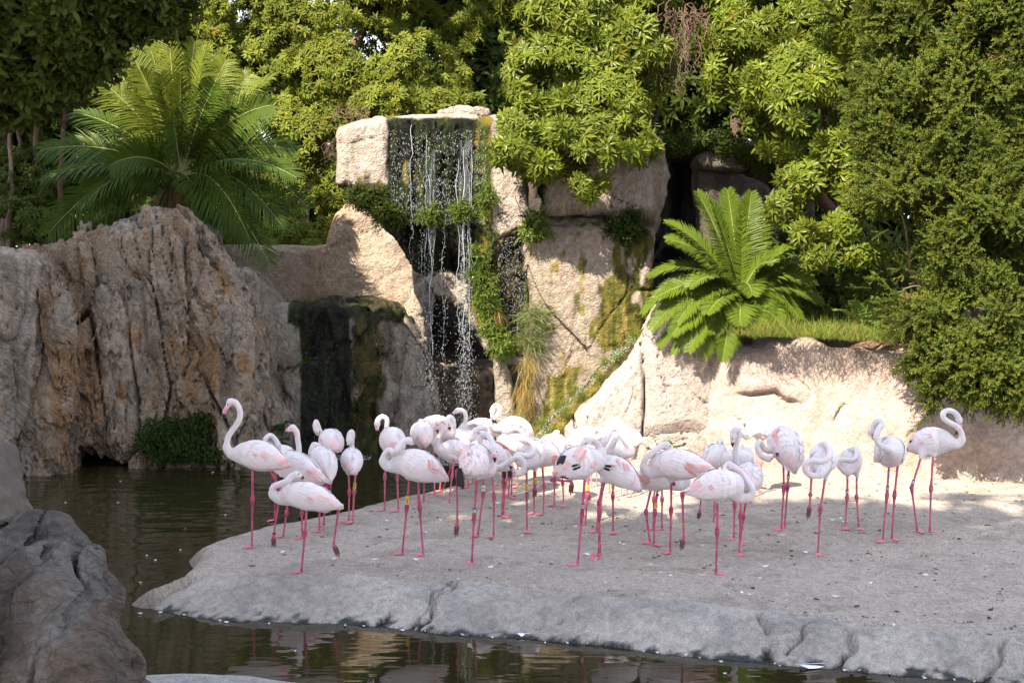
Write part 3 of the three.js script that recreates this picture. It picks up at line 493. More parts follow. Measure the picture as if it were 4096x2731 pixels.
const anyDir = (R) => { const z = 2 * R() - 1, a = 2 * Math.PI * R(), s = Math.sqrt(1 - z * z); return V(s * Math.cos(a), z, s * Math.sin(a)); };
function whorl(seed, n, len, wid, lift) {                       // leaves in a rosette round the end of a twig that points along +y
  const R = rng(seed), b = bag();
  for (let i = 0; i < n; i++) { const a = i * 2.4 + R() * 0.5, e = lift + 0.5 * (R() - 0.5) - 0.5 * (i / n), d = V(Math.cos(a) * Math.cos(e), Math.sin(e), Math.sin(a) * Math.cos(e)), u = V(0, 1, 0).addScaledVector(d, -d.y).normalize(); leaf(b, V(0, -0.35 * len * i / n, 0).addScaledVector(d, 0.01), d, u, len * (0.75 + 0.45 * R()), wid * (0.8 + 0.4 * R()), 0.22, 0.12 + 0.25 * R()); }
  loft([V(0, -len * 1.3, 0), V(0, 0, 0)], [0.004, 0.003], 4, [0, 0, 0], b);
  return leafGeo(b);
}
function spray(seed, n, twig, len, wid) {                       // small leaves along a thin twig that points along +y
  const R = rng(seed), b = bag(), bend = V((R() - 0.5) * 0.4, 0, (R() - 0.5) * 0.4), q = (t) => V(bend.x * t * t * twig, t * twig, bend.z * t * t * twig);
  for (let i = 0; i < n; i++) { const t = (i + R()) / n, a = i * 2.4, e = 0.35 + 0.5 * R(), d = V(Math.cos(a) * Math.cos(e), Math.sin(e), Math.sin(a) * Math.cos(e)), u = V(0, 1, 0).addScaledVector(d, -d.y).normalize(); leaf(b, q(t), d, u, len * (0.7 + 0.5 * R()), wid, 0.1, 0.1); }
  for (let k = 0; k < 2; k++) { const t0 = 0.25 + 0.3 * k, sgn = k ? 1 : -1, d = V(sgn * 0.75, 0.6, 0.3 * (R() - 0.5)).normalize(), L = twig * 0.5; for (let i = 0; i < n * 0.4; i++) { const a = i * 2.4, e = 0.4, dd = V(Math.cos(a) * Math.cos(e), Math.sin(e), Math.sin(a) * Math.cos(e)).add(d).normalize(), u = V(0.1, 1, 0.2).addScaledVector(dd, -dd.y).normalize(); leaf(b, q(t0).addScaledVector(d, L * i / (n * 0.4)), dd, u, len * (0.7 + 0.5 * R()), wid, 0.1, 0.1); } }
  loft([q(0), q(0.5), q(1)], [0.005, 0.004, 0.002], 4, [0, 0, 0], b);
  return leafGeo(b);
}
const leafMat = (c, o = {}) => new THREE.MeshPhysicalMaterial({ color: new THREE.Color().setRGB(...c), roughness: 0.9, specularIntensity: 0.12, transmission: 0.35, thickness: 0, clearcoat: 0.5, clearcoatRoughness: 0.3, ...o });
const barkMat = (c) => new THREE.MeshStandardMaterial({ color: new THREE.Color().setRGB(...c), roughness: 0.95, bumpMap: grainBump, bumpScale: 0.05 });
const bark = barkMat([0.12, 0.085, 0.06]), paleBark = barkMat([0.26, 0.18, 0.12]), redBark = barkMat([0.13, 0.06, 0.04]);
const Q = new THREE.Quaternion(), M4 = new THREE.Matrix4(), UP = V(0, 1, 0), COL = new THREE.Color();
// blobs: [x, y, z, rx, ry, rz] in metres; leaves fill their outer shells, thinned into clumps by noise
function crown(parent, name, blobs, count, geos, mat, o = {}) {
  const R = rng(o.seed || 1), lists = geos.map(() => []), P0 = parent.position, area = blobs.map(b => Math.pow(b[3] * b[4] * b[5], 0.667)), sum = area.reduce((a, b) => a + b, 0);
  let placed = 0, tries = 0;
  while (placed < count && tries++ < count * 8) {
    let t = R() * sum, i = 0; while (i < blobs.length - 1 && (t -= area[i]) > 0) i++;
    const b = blobs[i], d = anyDir(R); if (d.z < -0.25 && R() < (o.front ?? 0.75)) d.z = -d.z;
    const k = 1.05 - (o.deep ?? 0.5) * Math.pow(R(), o.shell ?? 2), x = b[0] + d.x * b[3] * k, y = b[1] + d.y * b[4] * k, z = b[2] + d.z * b[5] * k, f = o.freq || 2.2;
    if (fbm(x * f + (o.seed || 0), y * f, z * f, 2) < (o.cut ?? -0.12) + 0.1 * (R() - 0.5)) continue;
    if (o.keep && !o.keep(x, y, z)) continue;
    const out = V(d.x / b[3], d.y / b[4], d.z / b[5]).normalize().multiplyScalar(0.75).add(V(...(o.lean || [0, 0.25, 0.1]))).addScaledVector(anyDir(R), o.messy ?? 0.6).normalize();
    Q.setFromUnitVectors(UP, out); const s = lerp(0.7, 1.25, R()) * (o.scale || 1);
    M4.compose(V(x - P0.x, y - P0.y, z - P0.z), Q.clone().multiply(new THREE.Quaternion().setFromAxisAngle(UP, R() * 6.28)), V(s, s, s));
    const g = (0.72 + 0.5 * R()) * (1 + 0.35 * fbm(x * 1.7, y * 1.7, z * 1.7 + 5, 2)), yel = Math.pow(R(), 3) * (o.yellow ?? 0.5);  // random leaf tone; the clump noise also paints shade inside the foliage
    const dead = R() < (o.dead ?? 0.006); lists[Math.floor(R() * geos.length)].push([M4.clone(), dead ? [g * 1.7, g * 0.9, g * 1.6] : [g * (1 + 0.6 * yel), g * (1 + 0.18 * yel), g * (1 - 0.3 * yel)]]);
    placed++;
  }
  lists.forEach((l, i) => {
    if (!l.length) return;
    const im = finish(new THREE.InstancedMesh(geos[i], mat, l.length)); im.name = name; im.userData.kind = 'stuff';
    l.forEach(([m, c], j) => { im.setMatrixAt(j, m); im.setColorAt(j, COL.setRGB(...c)); });
    parent.add(im);
  });
}
function limbs(parent, name, lines, mat) {                      // tapered wandering tubes: [[x,y,z,r],...]
  const b = bag();
  for (const l of lines) { const pts = curveOf(l.map(p => V(p[0], p[1], p[2])), l.length * 5), n = pts.length; pts.forEach((p, i) => { if (i && i < n - 1) p.add(V(0.05 * noise(p.x * 3, p.y * 3, i), 0, 0.05 * noise(p.z * 3, p.y * 3, i + 9))); }); loft(pts, pts.map((_, i) => { const t = i / (n - 1) * (l.length - 1), k = Math.min(l.length - 2, Math.floor(t)); return lerp(l[k][3], l[k + 1][3], t - k); }), 9, [1, 1, 1], b); }
  const g = built(b); flatUV(g, 2);
  return under(name, g, mat, parent);
}
const B = (px, py, D, rx, ry, rz) => { const p = at(px, py, D); return [p.x, p.y, p.z, rx, ry ?? rx, rz ?? rx]; };
const bigWhorls = [whorl(11, 11, 0.155, 0.044, 0.35), whorl(12, 9, 0.165, 0.046, 0.2), whorl(13, 12, 0.14, 0.04, 0.5)];
const midWhorls = [whorl(21, 11, 0.105, 0.034, 0.3), whorl(22, 10, 0.115, 0.036, 0.45), whorl(23, 12, 0.095, 0.03, 0.15)];
const farWhorls = [whorl(31, 10, 0.24, 0.085, 0.3), whorl(32, 10, 0.26, 0.08, 0.5)];
const roofWhorls = [whorl(33, 10, 0.34, 0.13, 0.2), whorl(34, 9, 0.38, 0.14, 0.4)];
const fineSprays = [spray(41, 34, 0.27, 0.032, 0.016), spray(42, 30, 0.24, 0.034, 0.017), spray(43, 38, 0.3, 0.03, 0.015)];
const darkSprays = [spray(51, 16, 0.22, 0.075, 0.036), spray(52, 14, 0.2, 0.08, 0.038)];
const BRIGHT = leafMat([0.104, 0.142, 0.012], { clearcoat: 0.25 }), MIDGREEN = leafMat([0.116, 0.146, 0.016], { clearcoat: 0.12 }), FINE = leafMat([0.074, 0.102, 0.014], { clearcoat: 0.08 }), DARKGREEN = leafMat([0.055, 0.085, 0.010], { clearcoat: 0.15 }), DEEP = leafMat([0.045, 0.070, 0.010], { clearcoat: 0.12 }), SHADE = leafMat([0.045, 0.068, 0.010], { transmission: 0.1, clearcoat: 0.06 });  // DEEP and SHADE: darker greens that put crown shade into the leaf colour
function tree(name, label, group, base, trunkLines, mat) { const t = thing(name, label, 'tree', V(...base), group); if (trunkLines) limbs(t, 'trunk', trunkLines, mat || bark); return t; }

{ // tree with long bright leaves drooping over the waterfall boulder
  const t = tree('broadleaf_tree', 'bright green long leaved tree drooping over the waterfall boulder', null, [1.9, 2.6, -19.9], [[[1.9, 2.0, -19.9, 0.2], [1.8, 4.2, -19.4, 0.15], [1.2, 6.0, -18.7, 0.08], [0.6, 6.8, -18.2, 0.03]], [[1.8, 4.2, -19.4, 0.1], [2.3, 5.6, -18.6, 0.06], [2.0, 6.6, -17.9, 0.02]], [[1.8, 4.4, -19.4, 0.07], [1.0, 5.0, -18.4, 0.04], [0.6, 4.9, -17.6, 0.015]]], bark);
  crown(t, 'crown', [B(2280, 60, 18.0, 1.0, 1.0, 0.9), B(2230, 330, 17.7, 0.75, 0.75, 0.7), B(2500, 200, 17.9, 0.75, 0.9, 0.7), B(2130, -160, 18.2, 1.1, 0.9, 0.9), B(2560, -150, 18.2, 1.0, 0.9, 0.9), B(2420, 430, 17.5, 0.6, 0.5, 0.6), B(2130, 500, 17.3, 0.48, 0.33, 0.5), B(2230, 570, 17.2, 0.5, 0.35, 0.5), B(2440, 560, 17.2, 0.45, 0.36, 0.45), B(2050, 590, 17.15, 0.32, 0.2, 0.35), B(2100, 640, 17.2, 0.3, 0.17, 0.35), B(2390, 690, 17.15, 0.22, 0.25, 0.3), B(2270, 640, 17.2, 0.35, 0.2, 0.35), B(2570, 590, 17.3, 0.25, 0.22, 0.3), B(2180, 520, 17.0, 0.6, 0.4, 0.5), B(2080, 600, 16.95, 0.4, 0.26, 0.4), B(2200, 640, 16.95, 0.42, 0.26, 0.4), B(2350, 600, 17.0, 0.5, 0.42, 0.4), B(2330, 750, 17.0, 0.2, 0.2, 0.22), B(2140, 690, 17.0, 0.26, 0.12, 0.25), B(2500, 560, 17.0, 0.36, 0.3, 0.36), B(1990, 580, 17.0, 0.18, 0.12, 0.2)], 9800, bigWhorls, BRIGHT, { scale: 0.84, seed: 3, lean: [-0.15, 0.05, 0.35], freq: 2.4, cut: -0.02, deep: 0.6 });
}
{ // second one of the kind, right of the cavern
  const t = tree('broadleaf_tree', 'bright green long leaved tree hanging above the right hand feathery palm', null, [5.2, 1.9, -19.2], [[[5.2, 1.6, -19.2, 0.2], [5.0, 3.8, -18.6, 0.16], [4.6, 5.6, -18.0, 0.1], [4.3, 7.0, -17.6, 0.03]], [[5.0, 3.6, -18.6, 0.1], [4.2, 4.2, -18.0, 0.06], [3.7, 3.6, -17.2, 0.02]]], redBark);
  crown(t, 'crown', [B(3050, 120, 17.8, 0.95, 1.0, 0.8), B(3180, 420, 17.2, 0.72, 0.8, 0.7), B(2980, 330, 17.2, 0.55, 0.55, 0.5), B(3330, 120, 17.6, 0.9, 1.0, 0.8), B(3000, -180, 18.0, 1.2, 1.0, 0.9), B(3200, 560, 17.0, 0.5, 0.35, 0.5), B(3390, 640, 16.8, 0.4, 0.5, 0.45), B(3450, 760, 16.5, 0.25, 0.35, 0.3), B(3150, 830, 16.3, 0.26, 0.2, 0.25), B(3210, 920, 16.2, 0.3, 0.2, 0.25), B(3270, 1030, 16.1, 0.17, 0.14, 0.15), B(3360, 920, 16.3, 0.22, 0.2, 0.22), B(3460, 1020, 16.2, 0.26, 0.12, 0.2), B(3240, 720, 16.8, 0.45, 0.25, 0.4)], 7200, bigWhorls, BRIGHT, { scale: 0.84, seed: 5, lean: [-0.1, 0.0, 0.35], freq: 2.3, cut: 0.0, deep: 0.6 });
}
{ // big tree left of the waterfall
  const t = tree('leafy_tree', 'large sunlit yellow green tree between the palm and the waterfall', null, [-4.4, 2.9, -24.5], [[[-4.4, 2.6, -24.5, 0.24], [-4.2, 4.6, -24.2, 0.2], [-3.4, 6.4, -23.8, 0.14], [-2.6, 8.2, -23.4, 0.06]], [[-4.2, 4.6, -24.2, 0.14], [-5.2, 6.4, -23.8, 0.09], [-5.8, 7.8, -23.4, 0.04]], [[-3.9, 5.4, -24.0, 0.06], [-2.4, 6.6, -23.6, 0.035], [-1.6, 7.4, -23.4, 0.02]]], paleBark);
  crown(t, 'crown', [B(930, 90, 24, 1.5, 1.5, 1.2), B(1300, 60, 23.6, 1.6, 1.5, 1.2), B(1650, 60, 23.4, 1.3, 1.1, 1.1), B(1100, 300, 23.4, 1.2, 1.0, 1.0), B(1380, 330, 22.8, 1.0, 0.9, 0.9), B(1640, 330, 22.6, 1.1, 0.85, 0.9), B(800, -150, 24.4, 1.6, 1.4, 1.2), B(1300, -250, 24, 2.2, 1.6, 1.4), B(1750, -150, 23.8, 1.5, 1.4, 1.2), B(1150, 560, 22.6, 0.7, 0.8, 0.7), B(1290, 620, 22.2, 0.55, 0.9, 0.6), B(1310, 840, 21.9, 0.55, 0.7, 0.5), B(1200, 950, 21.6, 0.6, 0.3, 0.4), B(1150, 850, 21.9, 0.7, 0.5, 0.5), B(1010, 760, 22.2, 0.8, 0.8, 0.6), B(850, 400, 23.2, 1.0, 1.0, 0.9), B(1250, 1000, 21.2, 0.24, 0.18, 0.24), B(1580, 440, 22.0, 0.8, 0.45, 0.6), B(1780, 420, 22.2, 0.7, 0.5, 0.6)], 15500, midWhorls, MIDGREEN, { seed: 7, freq: 1.6, cut: 0.0, deep: 0.55, lean: [-0.1, 0.2, 0.3] });
}
{ // fine leaved shrub that fills the right edge
  const t = thing('fine_leaved_shrub', 'tall fine leaved green shrub filling the right edge and overhanging the wall', 'shrub', at(3900, 1340, 16.2));
  limbs(t, 'stem', [[3700, 1340, 3640, 1000, 3560, 700], [3900, 1340, 3920, 900, 3900, 300], [3980, 1350, 4060, 1000, 4000, 500], [3820, 1340, 3700, 1150, 3560, 1180], [3960, 1330, 3900, 1350, 3720, 1480], [3900, 1300, 3760, 700, 3700, 300], [4000, 1300, 3950, 1500, 3850, 1600]].map(a => [[...at(a[0], a[1], 16.0).toArray(), 0.03], [...at(a[2], a[3], 15.5).toArray(), 0.018], [...at(a[4], a[5], 15.0).toArray(), 0.006]]), paleBark);
  crown(t, 'crown', [B(3720, 120, 16.0, 0.95, 1.1, 0.8), B(4000, 150, 15.6, 1.0, 1.2, 0.8), B(3620, 480, 15.7, 0.6, 0.8, 0.6), B(3850, 520, 15.3, 0.8, 0.9, 0.7), B(4080, 620, 15.2, 0.7, 0.9, 0.7), B(3720, 860, 15.3, 0.65, 0.7, 0.6), B(3960, 950, 14.9, 0.7, 0.8, 0.6), B(3640, 1120, 15.3, 0.5, 0.35, 0.5), B(3800, 1250, 14.9, 0.6, 0.4, 0.5), B(4020, 1280, 14.6, 0.6, 0.6, 0.5), B(3720, 1420, 14.9, 0.34, 0.18, 0.35), B(3860, 1480, 14.6, 0.5, 0.3, 0.4), B(4020, 1530, 14.4, 0.5, 0.26, 0.4), B(3680, 1500, 14.9, 0.16, 0.1, 0.2), B(3760, 1600, 14.7, 0.2, 0.12, 0.25), B(3580, 760, 15.6, 0.35, 0.4, 0.4), B(3500, 1130, 15.4, 0.2, 0.14, 0.2), B(3650, -150, 16, 1.2, 0.8, 0.8), B(4100, -150, 15.6, 1.2, 0.9, 0.8), B(4200, 900, 15, 0.7, 1.6, 0.7)], 15500, fineSprays, FINE, { seed: 9, freq: 2.4, cut: 0.03, deep: 0.7, messy: 0.5, lean: [-0.3, 0.1, 0.25], yellow: 0.7 });
}
// trees behind
const farSpec = [
  ['dark tree behind the feathery palm at the left', -10.6, -25, [[250, 300, 26, 2.0, 1.8, 1.4], [520, 250, 26, 1.8, 1.6, 1.4], [60, 550, 26, 1.9, 1.6, 1.4], [400, 560, 26, 1.7, 1.5, 1.3], [700, 560, 26, 1.5, 1.4, 1.2], [200, 60, 26, 2, 1.5, 1.4], [-80, 250, 26, 2, 2, 1.4], [560, 20, 26.5, 1.5, 1.2, 1.2]], 3300, DARKGREEN, 1],
  ['tall dark tree filling the gap behind the cavern', 4.4, -24.5, [[2800, 100, 25, 1.6, 1.8, 1.2], [2800, 420, 24.5, 1.1, 0.7, 1.0], [2650, 300, 25, 1.5, 1.4, 1.2], [3050, 420, 24.5, 1.6, 1.4, 1.2], [2980, 760, 23.6, 1.0, 0.9, 0.9], [3250, 720, 23, 1.3, 1.2, 0.9]], 1500, DEEP, 2],
  ['dark leafy tree between the yellow green tree and the drooping leaves', 0.2, -25, [[1950, 100, 25.5, 1.3, 1.5, 1.1], [1950, 360, 25, 1.1, 0.8, 1.0], [2150, 350, 25.5, 1.5, 1.3, 1.2], [1850, -100, 26, 1.5, 1.3, 1.2]], 1300, DEEP, 3],
  ['deep green tree behind the fine leaved shrub at the right', 9.5, -23, [[3500, 500, 22, 1.5, 1.8, 1.2], [3600, 1000, 20, 1.1, 0.9, 0.8], [3900, 400, 21, 2.0, 2.2, 1.2], [4100, 900, 20, 1.4, 1.6, 1.0], [3400, 1000, 20.5, 0.8, 0.7, 0.6], [3400, 60, 22, 2, 1.6, 1.2]], 2400, DEEP, 4],
  ['sunlit tree top showing under the sky gap at the upper left', -7.2, -27, [[620, 230, 28, 1.5, 1.3, 1.2], [760, 230, 27.5, 1.4, 1.2, 1.1], [500, 300, 28, 1.4, 1.1, 1.1]], 1000, MIDGREEN, 5],
];
for (const [label, x, z, bl, n, m, s] of farSpec) {
  const t = tree('background_tree', label, null, [x, 3, z], [[[x, 2.6, z, 0.18], [x + 0.2, 5, z, 0.14], [x - 0.2, 8, z, 0.06]]], bark);
  crown(t, 'crown', bl.map(b => B(...b)), n, farWhorls, m, { seed: 60 + s, freq: 1.2, cut: -0.2, deep: 0.8, shell: 1.2 });
}
{ // the wood behind everything
  const w = thing('far_wood', 'dense dark wood closing off the view behind the trees', 'wood', V(0, 3, -32)); w.userData.kind = 'stuff';
  const bl = []; const R = rng(77); for (let i = 0; i < 34; i++) { const x = -17 + i * 1.04; bl.push([x, 4.0 + R() * 0.8, -31 - 2 * R(), 1.7, 2.2, 1.2], [x, 7.2 + R(), -32 - 2 * R(), 1.7, 2.2 + R(), 1.3]); if (i < 7 || i > 11) bl.push([x, 10.5 + R(), -32.5 - R(), 1.8, 2.2, 1.2]); }
  crown(w, 'crown', bl, 7600, farWhorls, DEEP, { seed: 78, freq: 0.8, cut: -0.25, deep: 0.9, shell: 1.0, scale: 1.7 });
}
// trunks seen at the left below the dark crown
[[165, 620, 960, 24, 0.075], [246, 640, 960, 23.4, 0.07], [90, 640, 985, 24.6, 0.06], [20, 660, 990, 23.5, 0.05], [345, 700, 950, 24.2, 0.045]].forEach(([x, y0, y1, D, r], i) => {
  const a = at(x, y1 + 60, D), e = at(x + 14 * (i % 2 ? 1 : -1), y0 - 240, D + 0.3), m = a.clone().lerp(e, 0.5).add(V(0.06 * (i - 2), 0, 0));
  const t = thing('slender_tree', ['pale slender trunk behind the left cliff, third from the picture edge', 'reddish slender trunk behind the left cliff, fourth from the picture edge', 'slender trunk behind the left cliff, second from the picture edge', 'thin trunk at the very left picture edge behind the cliff', 'thin dim trunk beside the drooping left palm leaf'][i], 'tree', a.clone());
  limbs(t, 'trunk', [[[a.x, a.y, a.z, r], [m.x, m.y, m.z, r * 0.85], [e.x, e.y, e.z, r * 0.6]]], i === 1 ? redBark : paleBark);
  crown(t, 'crown', [[e.x, e.y + 0.5, e.z, 0.9, 1.0, 0.8], [m.x + 0.3, m.y - 0.1, m.z - 0.2, 0.7, 0.5, 0.5]], 240, midWhorls, DEEP, { seed: 90 + i, cut: -0.1 });
});
{ // understorey left, below the dark crown and behind the cliff
  const t = thing('undergrowth', 'low leafy undergrowth behind the left cliff', 'undergrowth', at(300, 950, 23)); t.userData.kind = 'stuff';
  crown(t, 'crown', [B(60, 880, 23.2, 1.1, 0.45, 0.6), B(330, 900, 23, 1.2, 0.5, 0.6), B(620, 880, 22.5, 1.0, 0.4, 0.6), B(960, 960, 22, 0.9, 0.35, 0.5), B(300, 700, 25, 1.5, 0.8, 0.6), B(120, 750, 24.2, 1.0, 0.8, 0.5), B(480, 720, 23.6, 0.9, 0.8, 0.5)], 2600, midWhorls, DARKGREEN, { seed: 99, cut: -0.05 });
}
{ // dark plants under the right hand trees
  const t = thing('undergrowth', 'dark leafy undergrowth in the shade behind the right hand feathery palm', 'undergrowth', at(3300, 1200, 18)); t.userData.kind = 'stuff';
  crown(t, 'crown', [B(3200, 1150, 18.4, 0.7, 0.5, 0.5), B(3420, 1180, 18.2, 0.7, 0.5, 0.5), B(3320, 1000, 19, 0.8, 0.6, 0.5), B(3080, 1080, 19, 0.6, 0.6, 0.5), B(3560, 1150, 18, 0.7, 0.6, 0.5), B(3300, 1255, 17.3, 0.45, 0.16, 0.25), B(3480, 1245, 17.0, 0.4, 0.2, 0.3), B(3150, 1240, 17.7, 0.4, 0.2, 0.25), B(3560, 1180, 16.6, 0.4, 0.3, 0.3), B(3450, 1100, 17.2, 0.4, 0.4, 0.3)], 2600, midWhorls, DARKGREEN, { seed: 98, cut: -0.2, deep: 0.8 });
}
{ // dark bough of the near tree at the upper left, and the tree it belongs to: its crown and a neighbour's shade the near half of the place
  const t = tree('shade_tree', 'dark overhanging boughs of a near tree in the upper left corner', null, [-9.5, 0, -6.5], [[[-9.5, -0.6, -6.5, 0.55], [-9.2, 4.5, -6.6, 0.42], [-9.0, 8.5, -6.8, 0.3], [-8.8, 11, -7, 0.1]], [[-9.2, 5.4, -6.6, 0.2], [-6.8, 5.6, -8.2, 0.12], [-4.2, 5.2, -9.3, 0.05]], [[-9.1, 7.2, -6.7, 0.24], [-7.0, 9.2, -3.5, 0.16], [-5.0, 10.6, -1.0, 0.06]], [[-9.1, 7.2, -6.7, 0.24], [-10.2, 9.6, -10.5, 0.16], [-10.6, 10.8, -13.5, 0.06]]], bark);
  crown(t, 'bough', [B(100, 60, 9.4, 0.6, 0.4, 0.6), B(-80, 220, 9.2, 0.55, 0.36, 0.5), B(200, 170, 9.4, 0.36, 0.24, 0.4), B(380, 0, 9.6, 0.5, 0.2, 0.4), B(30, 330, 9.2, 0.26, 0.14, 0.3), B(570, -30, 9.8, 0.3, 0.14, 0.3), B(620, 20, 9.8, 0.12, 0.12, 0.15), B(290, 110, 9.5, 0.24, 0.18, 0.25)], 2200, darkSprays, SHADE, { seed: 111, freq: 3, cut: -0.16, deep: 0.8, lean: [0.1, -0.4, 0.1] });
  crown(t, 'crown', [[-12.4, 10.6, -12.2, 3.4, 1.7, 3.2], [-10.6, 11.6, -8.0, 3.6, 1.9, 3.6], [-10.5, 11.5, -3.5, 4.5, 1.9, 3.6], [-13.0, 10.8, -17.5, 3.2, 1.8, 3.6], [-12.5, 11.2, 2, 4.5, 2, 4.5], [-15.5, 10.5, -10, 4, 2, 4.5], [-8.3, 10.9, -6.3, 2.0, 1.2, 2.2], [-12.6, 8.2, -13.5, 2.4, 1.4, 2.8], [-8.7, 10.6, -12.9, 1.8, 0.9, 1.5], [-8.0, 10.4, -10.4, 1.5, 0.8, 1.5], [-6.6, 10.5, -10.7, 1.1, 0.7, 0.9], [-4.2, 6.4, -4.6, 2.6, 0.7, 2.2], [-6.8, 6.6, -6.2, 2, 0.8, 2], [-6.4, 6.8, -3.2, 2, 0.8, 2], [-5.2, 6.8, -1.2, 2, 0.8, 2]], 10400, roofWhorls, SHADE, { seed: 113, freq: 0.7, cut: -0.26, deep: 0.95, shell: 1.0, front: 0 });
  const n = tree('shade_tree', 'broad crowned tree standing behind the viewer', null, [-1.5, 0, 6], [[[-1.5, -0.6, 6, 0.5], [-1.4, 5, 5.6, 0.4], [-1.6, 9.5, 4.5, 0.28], [-2, 12.4, 3, 0.1]], [[-1.5, 7.5, 5.2, 0.25], [-4.2, 10.6, 1.0, 0.14], [-5.5, 11.8, -1.2, 0.05]], [[-1.5, 8, 5, 0.22], [2, 11, 1.6, 0.13], [3.2, 12, -0.8, 0.05]]], bark);
  crown(n, 'crown', [[-5.6, 12, 1.4, 4.2, 1.7, 4.4], [-0.6, 12.1, 0.6, 4.4, 1.6, 3.9], [4.2, 12.0, 0.3, 3.6, 1.6, 3.8], [-3.5, 12.4, 6, 5, 2, 4.4], [3.5, 12.2, 6, 5, 2, 4.4], [8.2, 11.9, 0.6, 3.4, 1.6, 3.8], [-3.6, 12.2, -1.6, 1.8, 0.9, 1.6], [1.6, 12.2, -2.0, 2.0, 0.9, 1.4], [5.6, 12.0, -2.2, 2.2, 0.9, 1.4], [11.6, 11.5, 1, 3.2, 1.6, 4], [-8.6, 11.8, 3.6, 3, 1.4, 3]], 11500, roofWhorls, SHADE, { seed: 117, freq: 0.75, cut: -0.36, deep: 0.95, shell: 1.0, front: 0 });
}
// feather palms: every frond a part of its own, with leaflets along both sides of its rib
function frond(parent, A, ctrl, E, o, mat, ribMat) {
  const R = rng(o.seed), cv = new THREE.QuadraticBezierCurve3(A, ctrl, E), n = o.n, b = bag(), q = bag(), pts = cv.getPoints(16), up0 = o.face ? V(...o.face).normalize() : V(0, 1, 0);
  for (let i = 0; i < n; i++) {
    const t = lerp(o.from || 0.14, 1, (i + 0.5) / n), p = cv.getPoint(t), T = cv.getTangent(t), nn = up0.clone().addScaledVector(T, -up0.dot(T)); if (nn.lengthSq() < 0.02) nn.set(0, 0, 1).addScaledVector(T, -T.z); nn.normalize(); nn.applyAxisAngle(T, o.roll || 0);
    const sd = V().crossVectors(T, nn).normalize(), L = o.len * Math.pow(Math.sin(Math.PI * lerp(0.16, 0.97, t)), 0.6) * (0.9 + 0.2 * R());
    for (const s of [-1, 1]) {
      const sweep = lerp(o.sweep0 ?? 0.35, o.sweep1 ?? 1.25, t) + 0.12 * (R() - 0.5), vee = (o.vee ?? 0.35) + 0.2 * (R() - 0.5);
      const d = sd.clone().multiplyScalar(s * Math.cos(vee)).addScaledVector(nn, Math.sin(vee)).multiplyScalar(1).addScaledVector(T, sweep).normalize(), u = V().crossVectors(d, T).multiplyScalar(s).normalize();
      const m = b.pos.length / 3, w = o.wid * (0.85 + 0.3 * R()), wd = V().crossVectors(d, u).normalize(), sag = (o.sag ?? 0.18) * (0.7 + 0.6 * R());
      for (const [k, ww] of [[0, 0.45], [0.3, 1], [0.65, 0.8], [1, 0.06]]) { const c = p.clone().addScaledVector(d, L * k); c.y -= sag * L * k * k; for (const e of [-0.5, 0, 0.5]) { const v = c.clone().addScaledVector(wd, e * w * ww).addScaledVector(u, e ? 0.25 * w * ww : 0); b.pos.push(v.x, v.y, v.z); } }
      for (let r = 0; r < 3; r++) for (const e of [0, 1]) { const a = m + r * 3 + e; b.idx.push(a, a + 3, a + 1, a + 1, a + 3, a + 4); }
    }
  }
  loft(pts, pts.map((_, i) => lerp(o.rib, o.rib * 0.18, i / 16)), 6, [1, 1, 1], q);
  const f = under('frond', leafGeo(b), mat, parent), g = built(q); g.translate(-parent.position.x, -parent.position.y, -parent.position.z);
  const ribm = finish(new THREE.Mesh(g, ribMat)); ribm.name = 'rib'; f.add(ribm);
  return f;
}
const palmLeaf = leafMat([0.046, 0.080, 0.006], { clearcoat: 0.25, transmission: 0.3 }), sunlitPalm = leafMat([0.105, 0.130, 0.010], { clearcoat: 0.2 }), cycadLeaf = leafMat([0.088, 0.135, 0.009], { clearcoat: 0.25 }), ribGreen = new THREE.MeshStandardMaterial({ color: new THREE.Color().setRGB(0.2, 0.22, 0.07), roughness: 0.6 });  // upper fronds get a lighter, yellower leaf that paints the sunlight in
const dryLeaf = leafMat([0.22, 0.13, 0.06], { clearcoat: 0 });
